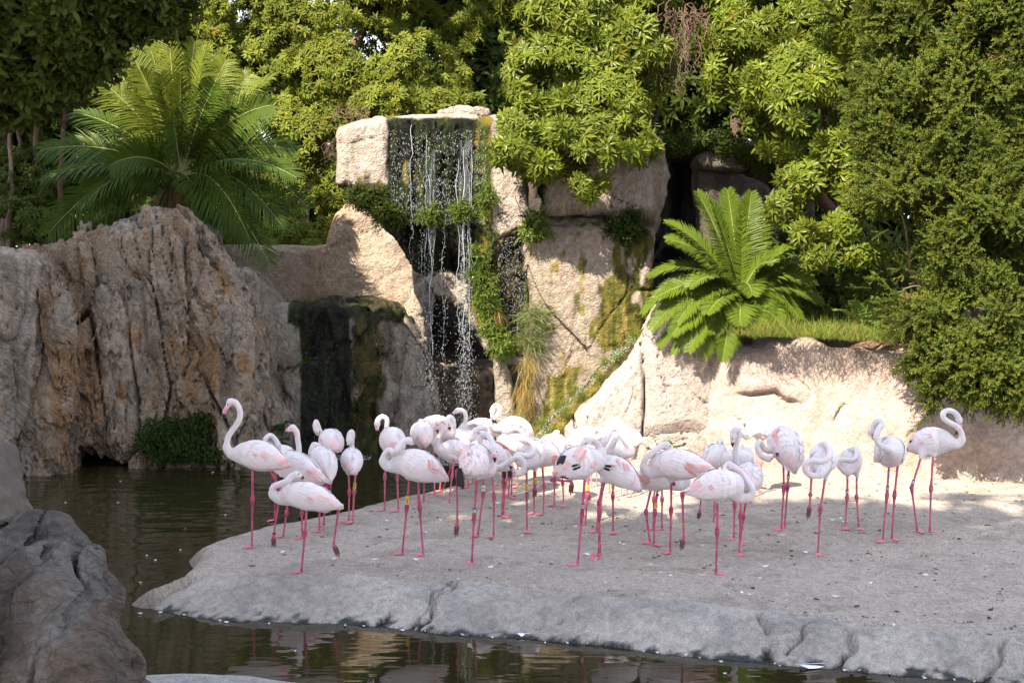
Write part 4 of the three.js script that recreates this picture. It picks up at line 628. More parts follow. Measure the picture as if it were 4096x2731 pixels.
{
  const base = at(722, 900, 19.6), t = thing('feather_palm', 'large feathery palm on the left bank behind the brown cliff', 'palm', base), hub = at(722, 720, 19.6);
  const tr = bag(), tp = curveOf([base.clone().add(V(0, -0.3, 0)), at(724, 820, 19.6), hub], 14); loft(tp, tp.map((_, i) => 0.12 + 0.015 * (i % 2)), 12, [0.06, 0.04, 0.026], tr); const tg = built(tr); flatUV(tg, 3); under('trunk', tg, new THREE.MeshStandardMaterial({ vertexColors: true, roughness: 1, bumpMap: grainBump, bumpScale: 0.08 }), t);
  // tip at a pixel, metres towards the camera, how high the arch stands above the straight line, twist
  [[161, 600, 0.5, 0.55], [175, 720, 1.0, 0.5], [189, 935, 0.6, 0.75], [300, 450, -0.2, 0.4], [379, 310, 0.2, 0.35], [430, 235, -0.6, 0.3], [505, 165, 0.1, 0.25], [600, 190, -0.4, 0.2], [673, 130, 0.0, 0.05], [778, 165, -0.2, 0.2], [828, 180, 0.3, 0.25], [905, 240, -0.5, 0.3], [1000, 300, -0.5, 0.35], [1094, 305, 0.1, 0.4], [1090, 420, 0.6, 0.45], [1178, 600, 0.2, 0.55], [1185, 710, 0.8, 0.6], [1234, 830, 0.1, 0.75], [1073, 1050, 0.9, 0.85], [1136, 915, 0.6, 0.8], [1000, 960, 1.1, 0.8], [440, 660, 0.9, 0.5], [330, 820, 1.1, 0.65], [640, 300, 0.3, 0.3], [960, 420, 0.2, 0.4], [720, 300, 0.2, 0.15], [560, 280, 0.3, 0.25], [860, 330, 0.4, 0.25], [620, 900, 0.5, 0.3], [830, 890, 0.6, 0.35], [690, 480, 0.8, 0.2]].forEach(([x, y, dz, arch], i) => {
    const E = at(x, y, 19.6 - dz), A = hub.clone().add(V(0, 0.02 * (i % 5), 0)), c = A.clone().lerp(E, 0.48).add(V(0, arch * (0.9 + 0.1 * (i % 3)), 0));
    frond(t, A, c, E, { seed: 200 + i, n: 54, len: 0.64, wid: 0.026, rib: 0.02, from: 0.16, vee: 0.3, sweep0: 0.35, sweep1: 1.05, sag: 0.3, face: [0.45 * Math.sin(i * 3.1), 0.6, 0.75], roll: 0.6 * Math.sin(i * 2.3) }, y < 320 ? sunlitPalm : palmLeaf, ribGreen);
  });
  for (let i = 0; i < 14; i++) { const x = 630 + i * 16, E = at(x, 850 + 30 * Math.sin(i * 1.7), 19.3), A = hub.clone().add(V(0.02 * (i - 4), -0.08, 0.1)), c = A.clone().lerp(E, 0.3).add(V((x - 730) * 0.0012, 0.1, 0.12)); frond(t, A, c, E, { seed: 260 + i, n: 12, len: 0.2, wid: 0.03, rib: 0.03, from: 0.3, sag: 0.5, sweep0: 1.2, sweep1: 2 }, dryLeaf, paleBark).userData.label = 'dry brown hanging frond'; }
}
{
  const base = at(2965, 1330, 17.2), t = thing('cycad', 'feathery cycad palm with glossy fronds on top of the sandstone wall', 'palm', base), hub = at(2965, 1185, 17.1);
  const tr = bag(); loft([base.clone().add(V(0, -0.2, 0)), base.clone().lerp(hub, 0.5), hub], [0.16, 0.15, 0.1], 12, [0.09, 0.06, 0.04], tr); const tg = built(tr); flatUV(tg, 3); under('trunk', tg, new THREE.MeshStandardMaterial({ vertexColors: true, roughness: 1, bumpMap: grainBump, bumpScale: 0.08 }), t);
  [[2787, 768, -0.2, 0.25], [2840, 800, 0.2, 0.2], [2911, 757, -0.1, 0.15], [3007, 768, 0.0, 0.2], [3060, 830, -0.3, 0.25], [2663, 890, 0.1, 0.35], [2667, 960, 0.4, 0.4], [2600, 1110, 0.1, 0.55], [2572, 1255, 0.3, 0.7], [2605, 1320, 0.6, 0.7], [2710, 1290, 0.9, 0.6], [2700, 1415, 0.7, 0.75], [2816, 1428, 0.8, 0.75], [2864, 1330, 1.0, 0.6], [2921, 1385, 0.9, 0.6], [3074, 1270, 1.0, 0.55], [3160, 1330, 0.6, 0.6], [3199, 1275, 0.6, 0.6], [3256, 1140, 0.4, 0.5], [3361, 1065, -0.2, 0.5], [3093, 1052, 0.8, 0.35], [2760, 1150, 0.9, 0.45], [3180, 1000, 0.0, 0.35], [3010, 1180, 1.1, 0.35], [2640, 1385, 0.5, 0.5], [2755, 1405, 1.0, 0.4], [2890, 1440, 1.2, 0.35], [3035, 1345, 1.3, 0.3], [3120, 1300, 1.0, 0.4], [2690, 1335, 1.0, 0.35], [2830, 1255, 1.4, 0.25], [2960, 1300, 1.5, 0.2], [2625, 1190, 0.6, 0.4], [3290, 1220, 0.7, 0.4], [2740, 960, -0.2, 0.2]].forEach(([x, y, dz, arch], i) => {
    const E = at(x, y, 17.1 - 0.5 * dz), A = hub.clone(), c = A.clone().lerp(E, 0.5).add(V(0, arch * 0.95, 0));
    frond(t, A, c, E, { seed: 300 + i, n: 74, len: 0.31, wid: 0.021, rib: 0.012, from: 0.12, vee: 0.28, sweep0: 0.3, sweep1: 0.9, sag: 0.12, face: [0.2 * Math.sin(i * 2.7), 0.95, 0.5], roll: 0.25 * Math.sin(i * 1.9) }, cycadLeaf, ribGreen);
  });
}
function fernClump(name, label, category, base, tips, o) { const t = thing(name, label, category, base); tips.forEach(([dx, dy, dz], i) => { const E = base.clone().add(V(dx, dy, dz)), c = base.clone().lerp(E, 0.5).add(V(0, o.arch ?? 0.1, 0.03)); frond(t, base.clone(), c, E, { n: 14, len: 0.11, wid: 0.03, rib: 0.004, from: 0.15, sweep0: 0.3, sweep1: 0.8, vee: 0.2, ...o, seed: o.seed + i }, o.mat || fernLeaf, ribGreen); }); return t; }
const fernLeaf = leafMat([0.035, 0.062, 0.010], { clearcoat: 0.2 }), freshLeaf = leafMat([0.11, 0.17, 0.025], { clearcoat: 0.5 });
fernClump('broad_fern', 'single plant with broad paired leaflets on the wall top beside the grass', 'plant', at(3455, 1330, 16.2), [[-0.45, 0.30, 0.2], [0.05, 0.42, 0.1], [-0.2, 0.42, 0.15], [0.22, 0.22, 0.2], [0.1, 0.1, 0.35]], { seed: 400, n: 11, len: 0.15, wid: 0.05, arch: 0.2, mat: freshLeaf });
fernClump('crack_sprout', 'tiny green sprout in the crack at the wall foot above a sleeping flamingo', 'plant', at(2675, 1790, 16.75), [[-0.06, 0.06, 0.08], [0.07, 0.07, 0.08], [0.0, 0.1, 0.05], [0.1, 0.0, 0.1]], { seed: 420, n: 5, len: 0.06, wid: 0.035, arch: 0.04, mat: freshLeaf });
[['fern on the wet rock at the left of the small waterfall, upper one', 1225, 1450, 18.55, 6], ['fern low on the grey rock beside the small waterfall', 1130, 1700, 18.2, 6], ['fern at the water line below the small waterfall', 1110, 1770, 18.1, 7], ['fern fringe under the overhanging boulder beside the big moss face', 1980, 1270, 17.85, 5]].forEach(([l, x, y, D, n], i) => fernClump('rock_fern', l, 'fern', at(x, y, D), Array.from({ length: n }, (_, k) => [0.22 * Math.sin(k * 2.1 + i), 0.12 * Math.cos(k * 1.7 + i) - 0.03, 0.1 + 0.05 * (k % 3)]), { seed: 430 + 20 * i, n: 10, len: 0.07, wid: 0.022, arch: 0.06 }));
const tinyLeaves = [spray(61, 22, 0.16, 0.024, 0.018), spray(62, 18, 0.2, 0.022, 0.02)];
function clump(name, label, blobs, n, mat, o = {}) { const t = thing(name, label, o.category || 'plant', V(blobs[0][0], blobs[0][1] - blobs[0][4], blobs[0][2])); crown(t, 'foliage', blobs, n, o.geos || tinyLeaves, mat, { cut: -0.15, freq: 5, deep: 0.9, shell: 1, ...o }); return t; }
clump('maidenhair', 'dark maidenhair plants hanging over the lip left of the waterfall', [B(1480, 790, 17.85, 0.28, 0.13, 0.2), B(1560, 850, 17.85, 0.26, 0.16, 0.2), B(1430, 770, 17.9, 0.16, 0.08, 0.15)], 420, DEEP, { seed: 501, lean: [0, -0.7, 0.3] });
clump('bank_fern', 'dark bushy fern at the water line of the brown cliff', [B(665, 1720, 17.25, 0.3, 0.3, 0.2), B(640, 1780, 17.2, 0.3, 0.16, 0.2), B(720, 1790, 17.2, 0.2, 0.14, 0.2)], 520, fernLeaf, { seed: 503, lean: [0, -0.2, 0.5] });
clump('bank_fern', 'smaller dark fern right of the bushy one at the foot of the brown cliff', [B(805, 1710, 17.3, 0.14, 0.24, 0.16), B(800, 1790, 17.2, 0.22, 0.12, 0.16), B(860, 1800, 17.2, 0.15, 0.08, 0.15)], 330, fernLeaf, { seed: 505, lean: [0, -0.2, 0.5] });
clump('wall_fern', 'green fern under the ledge of the hanging boulder', [B(2500, 920, 17.8, 0.2, 0.14, 0.18), B(2540, 890, 17.8, 0.14, 0.08, 0.14)], 260, fernLeaf, { seed: 507 });
clump('hanging_leaves', 'dark leaves hanging over the mouth of the deep recess', [B(2690, 590, 18.5, 0.3, 0.16, 0.3), B(2790, 570, 18.5, 0.35, 0.14, 0.3), B(2930, 600, 18.5, 0.4, 0.14, 0.3), B(3050, 640, 18.4, 0.4, 0.25, 0.3), B(2660, 640, 18.4, 0.1, 0.14, 0.12), B(2860, 560, 18.6, 0.35, 0.12, 0.3)], 420, DEEP, { seed: 515, geos: midWhorls, lean: [0, -0.5, 0.4] });
clump('moss_fringe', 'bright green hanging plants along the right edge of the waterfall moss', [B(1915, 1060, 17.75, 0.08, 0.3, 0.12), B(1945, 1180, 17.75, 0.1, 0.3, 0.12), B(1720, 850, 17.7, 0.12, 0.1, 0.1), B(1850, 830, 17.7, 0.12, 0.1, 0.1), B(1945, 800, 17.75, 0.05, 0.45, 0.08)], 520, freshLeaf, { seed: 509, lean: [0, -0.8, 0.3] });
clump('moss_fringe', 'green plant spilling over the ledge left of the mossy second fall', [B(2010, 1370, 17.7, 0.14, 0.2, 0.14), B(1975, 1300, 17.75, 0.1, 0.14, 0.12)], 240, freshLeaf, { seed: 511, lean: [0, -0.8, 0.3] });
clump('moss_fringe', 'yellow green cushion on the ledge between the waterfall boulders', [B(2160, 860, 17.75, 0.06, 0.14, 0.1), B(2140, 925, 17.75, 0.2, 0.04, 0.1)], 150, freshLeaf, { seed: 513 });
// grasses
function blades(name, label, spec, n, col, o = {}) {
  const R = rng(o.seed), g = bag(); leaf(g, V(0, 0, 0), V(0, 1, 0), V(0, 0, 1), 1, o.wid || 0.035, 0.2, o.curl ?? 0.35); const geo = leafGeo(g), t = thing(name, label, 'grass', V(spec[0][0], spec[0][1], spec[0][2])); t.userData.kind = 'stuff';
  const im = finish(new THREE.InstancedMesh(geo, leafMat(col, { clearcoat: 0, transmission: 0.3 }), n)); im.name = 'grass_blades'; im.userData.kind = 'stuff';
  for (let i = 0; i < n; i++) { const s = spec[Math.floor(R() * spec.length)], d = anyDir(R), p = V(s[0] + d.x * s[3] * R(), s[1] + d.y * s[4] * R(), s[2] + d.z * s[5] * R()).sub(t.position), dir = V(...(o.dir || [0, 1, 0])).addScaledVector(anyDir(R), o.spread ?? 0.7).normalize(), L = (o.len || 0.14) * (0.35 + 1.3 * R() * R() + 0.4 * Math.max(0, noise(s[0] * 3 + d.x * 4, 1, d.z * 4))); Q.setFromUnitVectors(UP, dir).multiply(new THREE.Quaternion().setFromAxisAngle(UP, R() * 6.28)); M4.compose(p, Q, V(L, L, L)); im.setMatrixAt(i, M4); const y = R(); im.setColorAt(i, COL.setRGB(lerp(0.7, 1.5, y * (o.dry ?? 0.6)), lerp(0.8, 1.2, R()), lerp(0.7, 1.1, R()))); }
  t.add(im); return t;
}
blades('terrace_grass', 'green and straw coloured grass along the top of the sandstone wall', [[3050, 1345, 16.2], [3180, 1350, 16.1], [3300, 1352, 15.95], [3420, 1362, 15.8], [3550, 1366, 15.65], [3050, 1335, 16.4], [3180, 1340, 16.3], [3300, 1345, 16.2], [3420, 1355, 16.0], [3550, 1360, 15.9], [3640, 1365, 15.8], [3120, 1320, 16.8], [3350, 1330, 16.6], [3550, 1330, 16.4]].map(a => B(...a, 0.5, 0.04, 0.4)), 8500, [0.15, 0.165, 0.035], { seed: 601, len: 0.19 });
blades('hanging_grass', 'bushy green and straw grass clump hanging below the mossy second fall', [B(2140, 1260, 17.8, 0.3, 0.25, 0.12), B(2120, 1350, 17.8, 0.3, 0.25, 0.12)], 1500, [0.16, 0.18, 0.07], { seed: 603, len: 0.28, dir: [0.1, -0.3, 0.5], wid: 0.02, spread: 1.1 });
blades('hanging_grass', 'long straw coloured strands trailing down the pillar to the stream', [B(2110, 1440, 17.75, 0.22, 0.25, 0.1), B(2100, 1560, 17.75, 0.2, 0.3, 0.1), B(2080, 1660, 17.7, 0.15, 0.25, 0.1)], 1200, [0.26, 0.22, 0.09], { seed: 605, len: 0.3, dir: [0, -1, 0.15], wid: 0.016, spread: 0.5, dry: 1 });
blades('hanging_grass', 'straw tuft hanging like a beard left of the mossy second fall', [B(1985, 1230, 17.75, 0.1, 0.1, 0.08), B(1990, 1330, 17.75, 0.14, 0.14, 0.08)], 520, [0.27, 0.22, 0.08], { seed: 607, len: 0.3, dir: [0, -1, 0.2], wid: 0.016, spread: 0.45, dry: 1 });
blades('stream_moss', 'short bright green growth along both sides of the stream', [[2540, 1345, 17.3], [2470, 1430, 17.2], [2395, 1510, 17.15], [2325, 1585, 17.12], [2262, 1650, 17.1], [2220, 1730, 17.1], [2160, 1790, 17.1], [2300, 1560, 17.2], [2230, 1620, 17.2], [2420, 1450, 17.3], [2170, 1690, 17.2]].map(a => B(...a, 0.14, 0.1, 0.14)), 3600, [0.12, 0.15, 0.02], { seed: 609, len: 0.07, wid: 0.07, spread: 0.9, dir: [-0.2, 0.7, 0.5] });
blades('ledge_grass', 'dry grass on the rim of the small mossy ledge', [B(1480, 1215, 18.7, 0.35, 0.03, 0.15), B(1560, 1235, 18.7, 0.15, 0.03, 0.15), B(1260, 1205, 18.8, 0.4, 0.03, 0.15)], 700, [0.10, 0.10, 0.03], { seed: 611, len: 0.09, dir: [0, 0.3, 0.6] });
// bare hanging twigs between the two drooping trees, dry twigs left of the waterfall
{
  const R = rng(701), tw = (t, cx, cy, D, n, spread, len, r) => limbs(t, 'twig', Array.from({ length: n }, () => { const a = at(cx + spread * (R() - 0.5), cy + spread * 0.5 * (R() - 0.5), D + 0.4 * (R() - 0.5)), m = a.clone().add(V(0.25 * (R() - 0.5), -len * 0.5 * R(), 0.2 * (R() - 0.3))), e = m.clone().add(V(0.5 * (R() - 0.5), -len * (0.2 + 0.8 * R()), 0.2 * R())); return [[a.x, a.y, a.z, r], [m.x, m.y, m.z, r * 0.8], [e.x, e.y, e.z, r * 0.35]]; }), barkMat([0.17, 0.105, 0.07]));
  const a = thing('bare_vine', 'tangle of bare brown vines hanging between the two long leaved trees', 'vine', at(2740, 60, 17.6)); tw(a, 2740, 40, 17.6, 46, 190, 0.8, 0.008); tw(a, 2700, 200, 17.7, 20, 140, 0.5, 0.006);
  const c = thing('dry_twigs', 'dry grey brown twigs left of the waterfall boulder', 'twigs', at(1400, 470, 20.8)); tw(c, 1410, 440, 20.8, 26, 120, 0.35, 0.006); tw(c, 1330, 560, 20.9, 14, 60, 0.3, 0.005);
}
// ───────────────────────── flamingos ─────────────────────────
// a body is one skin: breast-to-tail chain, thighs, neck and head joined by a smooth minimum, legs and webbed feet merged into the same mesh
const plumage = new THREE.MeshStandardMaterial({ vertexColors: true, roughness: 0.85, bumpMap: grainBump, bumpScale: 0.006 });
const featherMat = new THREE.MeshStandardMaterial({ vertexColors: true, roughness: 0.7 });
const hornMat = new THREE.MeshStandardMaterial({ vertexColors: true, roughness: 0.38 });
const eyeMat = new THREE.MeshStandardMaterial({ color: new THREE.Color().setRGB(0.05, 0.02, 0.015), roughness: 0.15 });
const eyeGeo = new THREE.SphereGeometry(0.0065, 10, 8);
const CORAL = [0.66, 0.14, 0.10], ROSE = [0.80, 0.47, 0.45], BLACK = [0.012, 0.011, 0.012];
const bandMats = new Map();
function bandMat(text, bg, fg) {
  const key = text + bg;
  if (!bandMats.has(key)) {
    const c = document.createElement('canvas'); c.width = 128; c.height = 128; const x = c.getContext('2d');
    x.fillStyle = bg; x.fillRect(0, 0, 128, 128); x.fillStyle = fg; x.font = 'bold 46px sans-serif'; x.textAlign = 'center'; x.textBaseline = 'middle';
    for (const u of [21, 64, 107]) { x.save(); x.translate(u, 64); x.rotate(-Math.PI / 2); x.fillText(text, 0, 0); x.restore(); }
    const t = new THREE.CanvasTexture(c); t.colorSpace = THREE.SRGBColorSpace;
    bandMats.set(key, new THREE.MeshStandardMaterial({ map: t, roughness: 0.5 }));
  }
  return bandMats.get(key);
}
let birdNo = 0;
function flamingo(label, o) {
  const R = rng(1000 + 37 * birdNo++), planted = o.legs.filter(l => !l.t);
  let D = 0; for (const l of planted) D -= onLevel(l.f[0], l.f[1], o.level || 0).z / planted.length;
  D += o.shift || 0;
  const m = D / FOCAL, P = (p) => at(p[0], p[1], D - (p[2] || 0));
  const C = P(o.C), T = P(o.T), r = 0.95 * o.R * m, ax = T.clone().sub(C), L0 = ax.length(); ax.normalize();
  const up = V(0, 1, 0).addScaledVector(ax, -ax.y).normalize(), lat = V().crossVectors(ax, up);
  // torso chain in its own frame
  const first = C.clone().addScaledVector(ax, 0.72 * r), L = first.distanceTo(T);
  const prof = [[0, 0.72], [0.18, 0.94], [0.36, 1], [0.54, 0.87], [0.7, 0.58], [0.85, 0.28], [1, 0.04]];
  const st = prof.map(([t, q]) => ({ a: t * L, u: r * 0.12 * Math.sin(Math.PI * t), r: q * r }));
  const torso = (x, y, z) => {
    const dx = x - first.x, dy = y - first.y, dz = z - first.z, a = dx * ax.x + dy * ax.y + dz * ax.z, u = dx * up.x + dy * up.y + dz * up.z, l = (dx * lat.x + dy * lat.y + dz * lat.z) / 0.87;
    let d = 9;
    for (let i = 0; i < 6; i++) { const p = st[i], q = st[i + 1], ea = q.a - p.a, eu = q.u - p.u, t = clamp(((a - p.a) * ea + (u - p.u) * eu) / (ea * ea + eu * eu)); d = smin(d, Math.hypot(a - p.a - ea * t, u - p.u - eu * t, l) - lerp(p.r, q.r, t), 0.025); }
    return d;
  };
  // neck and head
  const nk = o.neck.map(P), base = first.clone().addScaledVector(up, -0.15 * r), pts = curveOf([base, ...nk], 34), len = []; let s = 0;
  for (let i = 0; i < pts.length; i++) { if (i) s += pts[i].distanceTo(pts[i - 1]); len.push(s); }
  const inside = 0.72 * r, k0 = o.thin || 1, nr = len.map(q => k0 * (0.0275 + 0.03 * smooth(inside + 0.14, inside * 0.6, q) + 0.003 * smooth(s - 0.12, s - 0.02, q)));
  const head = pts[pts.length - 1], bill = (o.bill || []).map(P);
  const hd = bill.length ? bill[0].clone().sub(head).normalize() : head.clone().sub(pts[pts.length - 4]).normalize();
  const brow = head.clone().addScaledVector(hd, 0.048);
  const cap = (x, y, z, p, q, r1, r2) => { const ex = q.x - p.x, ey = q.y - p.y, ez = q.z - p.z, t = clamp(((x - p.x) * ex + (y - p.y) * ey + (z - p.z) * ez) / (ex * ex + ey * ey + ez * ez + 1e-9)); return Math.hypot(x - p.x - ex * t, y - p.y - ey * t, z - p.z - ez * t) - lerp(r1, r2, t); };
  // legs
  const legs = o.legs.map(l => {
    const foot = l.t ? P(l.f) : onLevel(l.f[0], l.f[1], o.level || 0), hip = P(l.h), fd = l.t ? 0 : (foot.z + D);
    const kz = l.k.length > 2 ? l.k[2] : (l.t ? lerp(l.h[2] || 0, l.f[2] || 0, 0.5) : lerp(l.h[2] || 0, fd, 0.55));
    return { ...l, foot, hip, ankle: P([l.k[0], l.k[1], kz]), toe: l.t ? P(l.t) : null };
  });
  for (const l of legs) {                                       // thigh root: inside the belly, above the hip
    const mid = first.clone().addScaledVector(ax, 0.42 * L), w = l.hip.clone().sub(mid); l.root = mid.clone().addScaledVector(ax, 0.6 * clamp(w.dot(ax), -0.3 * L, 0.5 * L)).addScaledVector(lat, 0.6 * clamp(w.dot(lat), -r, r)).addScaledVector(up, -0.3 * r);
    l.cuff = l.hip.clone().lerp(l.ankle, l.cuff || 0.04);
  }
  const body = (x, y, z) => {
    let d = torso(x, y, z);
    for (const l of legs) d = smin(d, cap(x, y, z, l.root, l.cuff, 0.062, 0.017), 0.05);
    let dn = 9, db = 9;
    for (let i = 0; i < pts.length - 1; i++) { const q = cap(x, y, z, pts[i], pts[i + 1], nr[i], nr[i + 1]); if (len[i] < inside + 0.1) db = Math.min(db, q); else dn = Math.min(dn, q); }
    dn = smin(dn, cap(x, y, z, head, brow, 0.034 * k0, 0.021 * k0), 0.015);
    d = smin(d, db, 0.07);
    return smin(d, dn, 0.012 + 0.03 * (db < 0.06 ? 1 - db / 0.06 : 0) * (db > 0 ? 1 : 1));
  };
  const lo = V(1e9, 1e9, 1e9), hi = V(-1e9, -1e9, -1e9);
  for (const p of [...pts, C, T, brow]) { lo.min(p); hi.max(p); }
  for (const q of st) { const p = first.clone().addScaledVector(ax, q.a).addScaledVector(up, q.u); lo.min(p.clone().subScalar(q.r)); hi.max(p.clone().addScalar(q.r)); }
  for (const l of legs) { lo.min(l.cuff); hi.max(l.cuff); }
  lo.subScalar(0.06); hi.addScalar(0.06);
  const skin = surfaceNets(body, lo, hi, 0.0105, 0.05);
  const tint = o.tint || [1, 1, 1], w0 = [0.735 * tint[0], 0.66 * tint[1], 0.65 * tint[2]], w1 = [0.78 * tint[0], 0.63 * tint[1], 0.62 * tint[2]];
  paint(skin, (x, y, z) => { const k = 0.96 + 0.08 * fbm(x * 21, y * 21, z * 21, 2); const c = mix3(w0, w1, 0.9 * smooth(0.0, 0.35, fbm(x * 5 + birdNo, y * 5, z * 5, 2))); return [c[0] * k, c[1] * k, c[2] * k]; });
  // legs and feet
  const q = bag(), salmon = o.salmon || 0, legC = mix3([0.54, 0.095, 0.175], [0.66, 0.23, 0.225], salmon), kneeC = mix3([0.44, 0.065, 0.125], [0.57, 0.18, 0.17], salmon), footC = mix3([0.70, 0.20, 0.28], [0.74, 0.32, 0.30], salmon), webC = [0.12, 0.05, 0.045];
  for (const l of legs) {
    const a = l.hip.clone().lerp(l.root, 0.25), b = l.ankle, c = l.foot.clone(); if (!l.t) c.y += 0.018;
    const path = [], rad = [], N = 14;
    for (let i = 0; i <= N; i++) { const t = i / N; path.push(a.clone().lerp(b, t)); rad.push(lerp(0.0122, 0.0098, t) + 0.012 * smooth(0.84, 1, t)); }
    for (let i = 1; i <= N; i++) { const t = i / N; path.push(b.clone().lerp(c, t)); rad.push(lerp(0.0102, 0.0084, t) + 0.0125 * smooth(0.2, 0.0, t) + 0.005 * smooth(0.9, 1, t)); }
    loft(path, rad, 9, t => { const k = 0.88 + 0.3 * noise(t * 26 + birdNo * 7, l.foot.x * 9, 1) - 0.1 * smooth(0.5, 0.6, t); return mix3(legC, kneeC, smooth(0.09, 0.02, Math.abs(t - 0.5))).map(c2 => c2 * k); }, q);
    if (l.t) {
      const dir = l.toe.clone().sub(l.foot), side = V().crossVectors(dir, V(0.3, 0.1, 1)).normalize();
      for (const k of [-1, 0, 1]) { const e = l.foot.clone().addScaledVector(dir, k ? 0.86 : 1).addScaledVector(side, k * 0.016); loft([l.foot.clone(), l.foot.clone().lerp(e, 0.4).addScaledVector(side, k * 0.008), e], [0.012, 0.010, 0.004], 6, t => mix3(legC, webC, smooth(0, 0.5, t)), q); }
      loft([l.foot.clone(), l.foot.clone().addScaledVector(dir, 0.75)], [0.010, 0.020], 6, webC, q, 0.35, V(0, 0, 1));
    } else {
      const yaw = (l.dir ?? 180) * Math.PI / 180, g = l.foot, tip = (k, f = 1) => V(g.x + Math.cos(yaw + k) * 0.088 * f, g.y + 0.006, g.z + Math.sin(yaw + k) * 0.088 * f);
      for (const k of [-0.5, 0, 0.5]) loft([g.clone().add(V(0, 0.016, 0)), tip(k, 0.5).add(V(0, 0.006, 0)), tip(k)], [0.0115, 0.008, 0.0035], 6, footC, q);
      for (const [k1, k2] of [[-0.5, 0], [0, 0.5]]) {           // web between two toes
        const n = q.pos.length / 3, A = g.clone().add(V(0, 0.014, 0)), B1 = tip(k1, 0.86), B2 = tip(k2, 0.86), M = tip((k1 + k2) / 2, 0.7);
        for (const v of [A, B1, M, B2]) { q.pos.push(v.x, v.y + 0.003, v.z); q.col.push(...mix3(footC, webC, 0.12)); }
        for (const v of [A, B1, M, B2]) { q.pos.push(v.x, v.y - 0.003, v.z); q.col.push(...footC); }
        q.idx.push(n, n + 2, n + 1, n, n + 3, n + 2, n + 4, n + 5, n + 6, n + 4, n + 6, n + 7, n + 1, n + 2, n + 6, n + 1, n + 6, n + 5, n + 2, n + 3, n + 7, n + 2, n + 7, n + 6);
      }
      loft([g.clone().add(V(0, 0.02, 0)), tip(Math.PI, 0.22)], [0.009, 0.004], 6, footC, q);
    }
  }
  const limbs = built(q);
  const whole = mergeGeometries([skin, limbs]); flatUV(whole, 5);
  const foot = planted.length ? legs.find(l => !l.t).foot : C, t = thing('flamingo', label, 'flamingo', V(foot.x, 0, foot.z));
  under('body', whole, plumage, t);
  // bill
  if (bill.length) {
    const tip = bill[bill.length - 1], S = brow.clone(), prev = pts[pts.length - 5].clone().sub(head).normalize();
    const mid = bill.length > 1 ? bill[0] : S.clone().lerp(tip, 0.5).addScaledVector(prev, -0.02);
    const bc = new THREE.CatmullRomCurve3([S, S.clone().lerp(mid, 0.6), mid, mid.clone().lerp(tip, 0.55), tip]).getPoints(12), b = bag();
    loft(bc, bc.map((_, i) => lerp(0.0185, 0.017, i / 12) * (1 - 0.85 * smooth(0.62, 1.0, i / 12)) + 0.002), 8, k => k < 0.6 ? mix3([0.74, 0.42, 0.42], [0.72, 0.24, 0.33], smooth(0, 0.35, k)) : BLACK, b);
    under('bill', built(b), hornMat, t);
    const side = V().crossVectors(hd, prev).normalize();
    for (const k of [-1, 1]) { const e = mesh('eye', eyeGeo, eyeMat, t); e.position.copy(head).addScaledVector(hd, 0.026).addScaledVector(side, k * 0.0255 * k0).addScaledVector(prev, -0.006).sub(t.position); }
  }
  // wings: rows of overlapping feathers that follow the flank, coral ones along the lower edge
  const feather = (b, root, dir, length, width, color, tipColor, free, lift0 = 0) => {
    const n = b.pos.length / 3, p = root.clone(), g = V(), sd = V(), e = 0.004; let d = dir.clone();
    for (let i = 0; i <= 4; i++) {
      const k = i / 4, h = lift0 + 0.005 + 0.011 * k;
      if (!free || i < 2) { const v = torso(p.x, p.y, p.z); g.set(torso(p.x + e, p.y, p.z) - v, torso(p.x, p.y + e, p.z) - v, torso(p.x, p.y, p.z + e) - v).normalize(); p.addScaledVector(g, h - v); d.addScaledVector(g, -d.dot(g)).normalize(); }
      sd.crossVectors(d, g).normalize();
      const w = width * (k < 0.75 ? 0.7 + 0.3 * Math.sin(k / 0.75 * Math.PI * 0.5) : Math.sqrt(Math.max(0.02, 1 - ((k - 0.75) / 0.25) ** 2))), c = mix3(color, tipColor || color, smooth(0.55, 0.9, k));
      for (const [s1, lift] of [[-1, -0.003], [0, 0.003], [1, -0.003]]) { const v = p.clone().addScaledVector(sd, s1 * w * 0.5).addScaledVector(g, lift); b.pos.push(v.x, v.y, v.z); b.col.push(...c); }
      if (i) { const q0 = n + (i - 1) * 3; for (const s2 of [0, 1]) b.idx.push(q0 + s2, q0 + s2 + 3, q0 + s2 + 1, q0 + s2 + 1, q0 + s2 + 3, q0 + s2 + 4); }
      p.addScaledVector(d, length / 4); if (free) p.y -= free * length * k * 0.3;
    }
  };
  const coral = o.coral ?? 0.5;
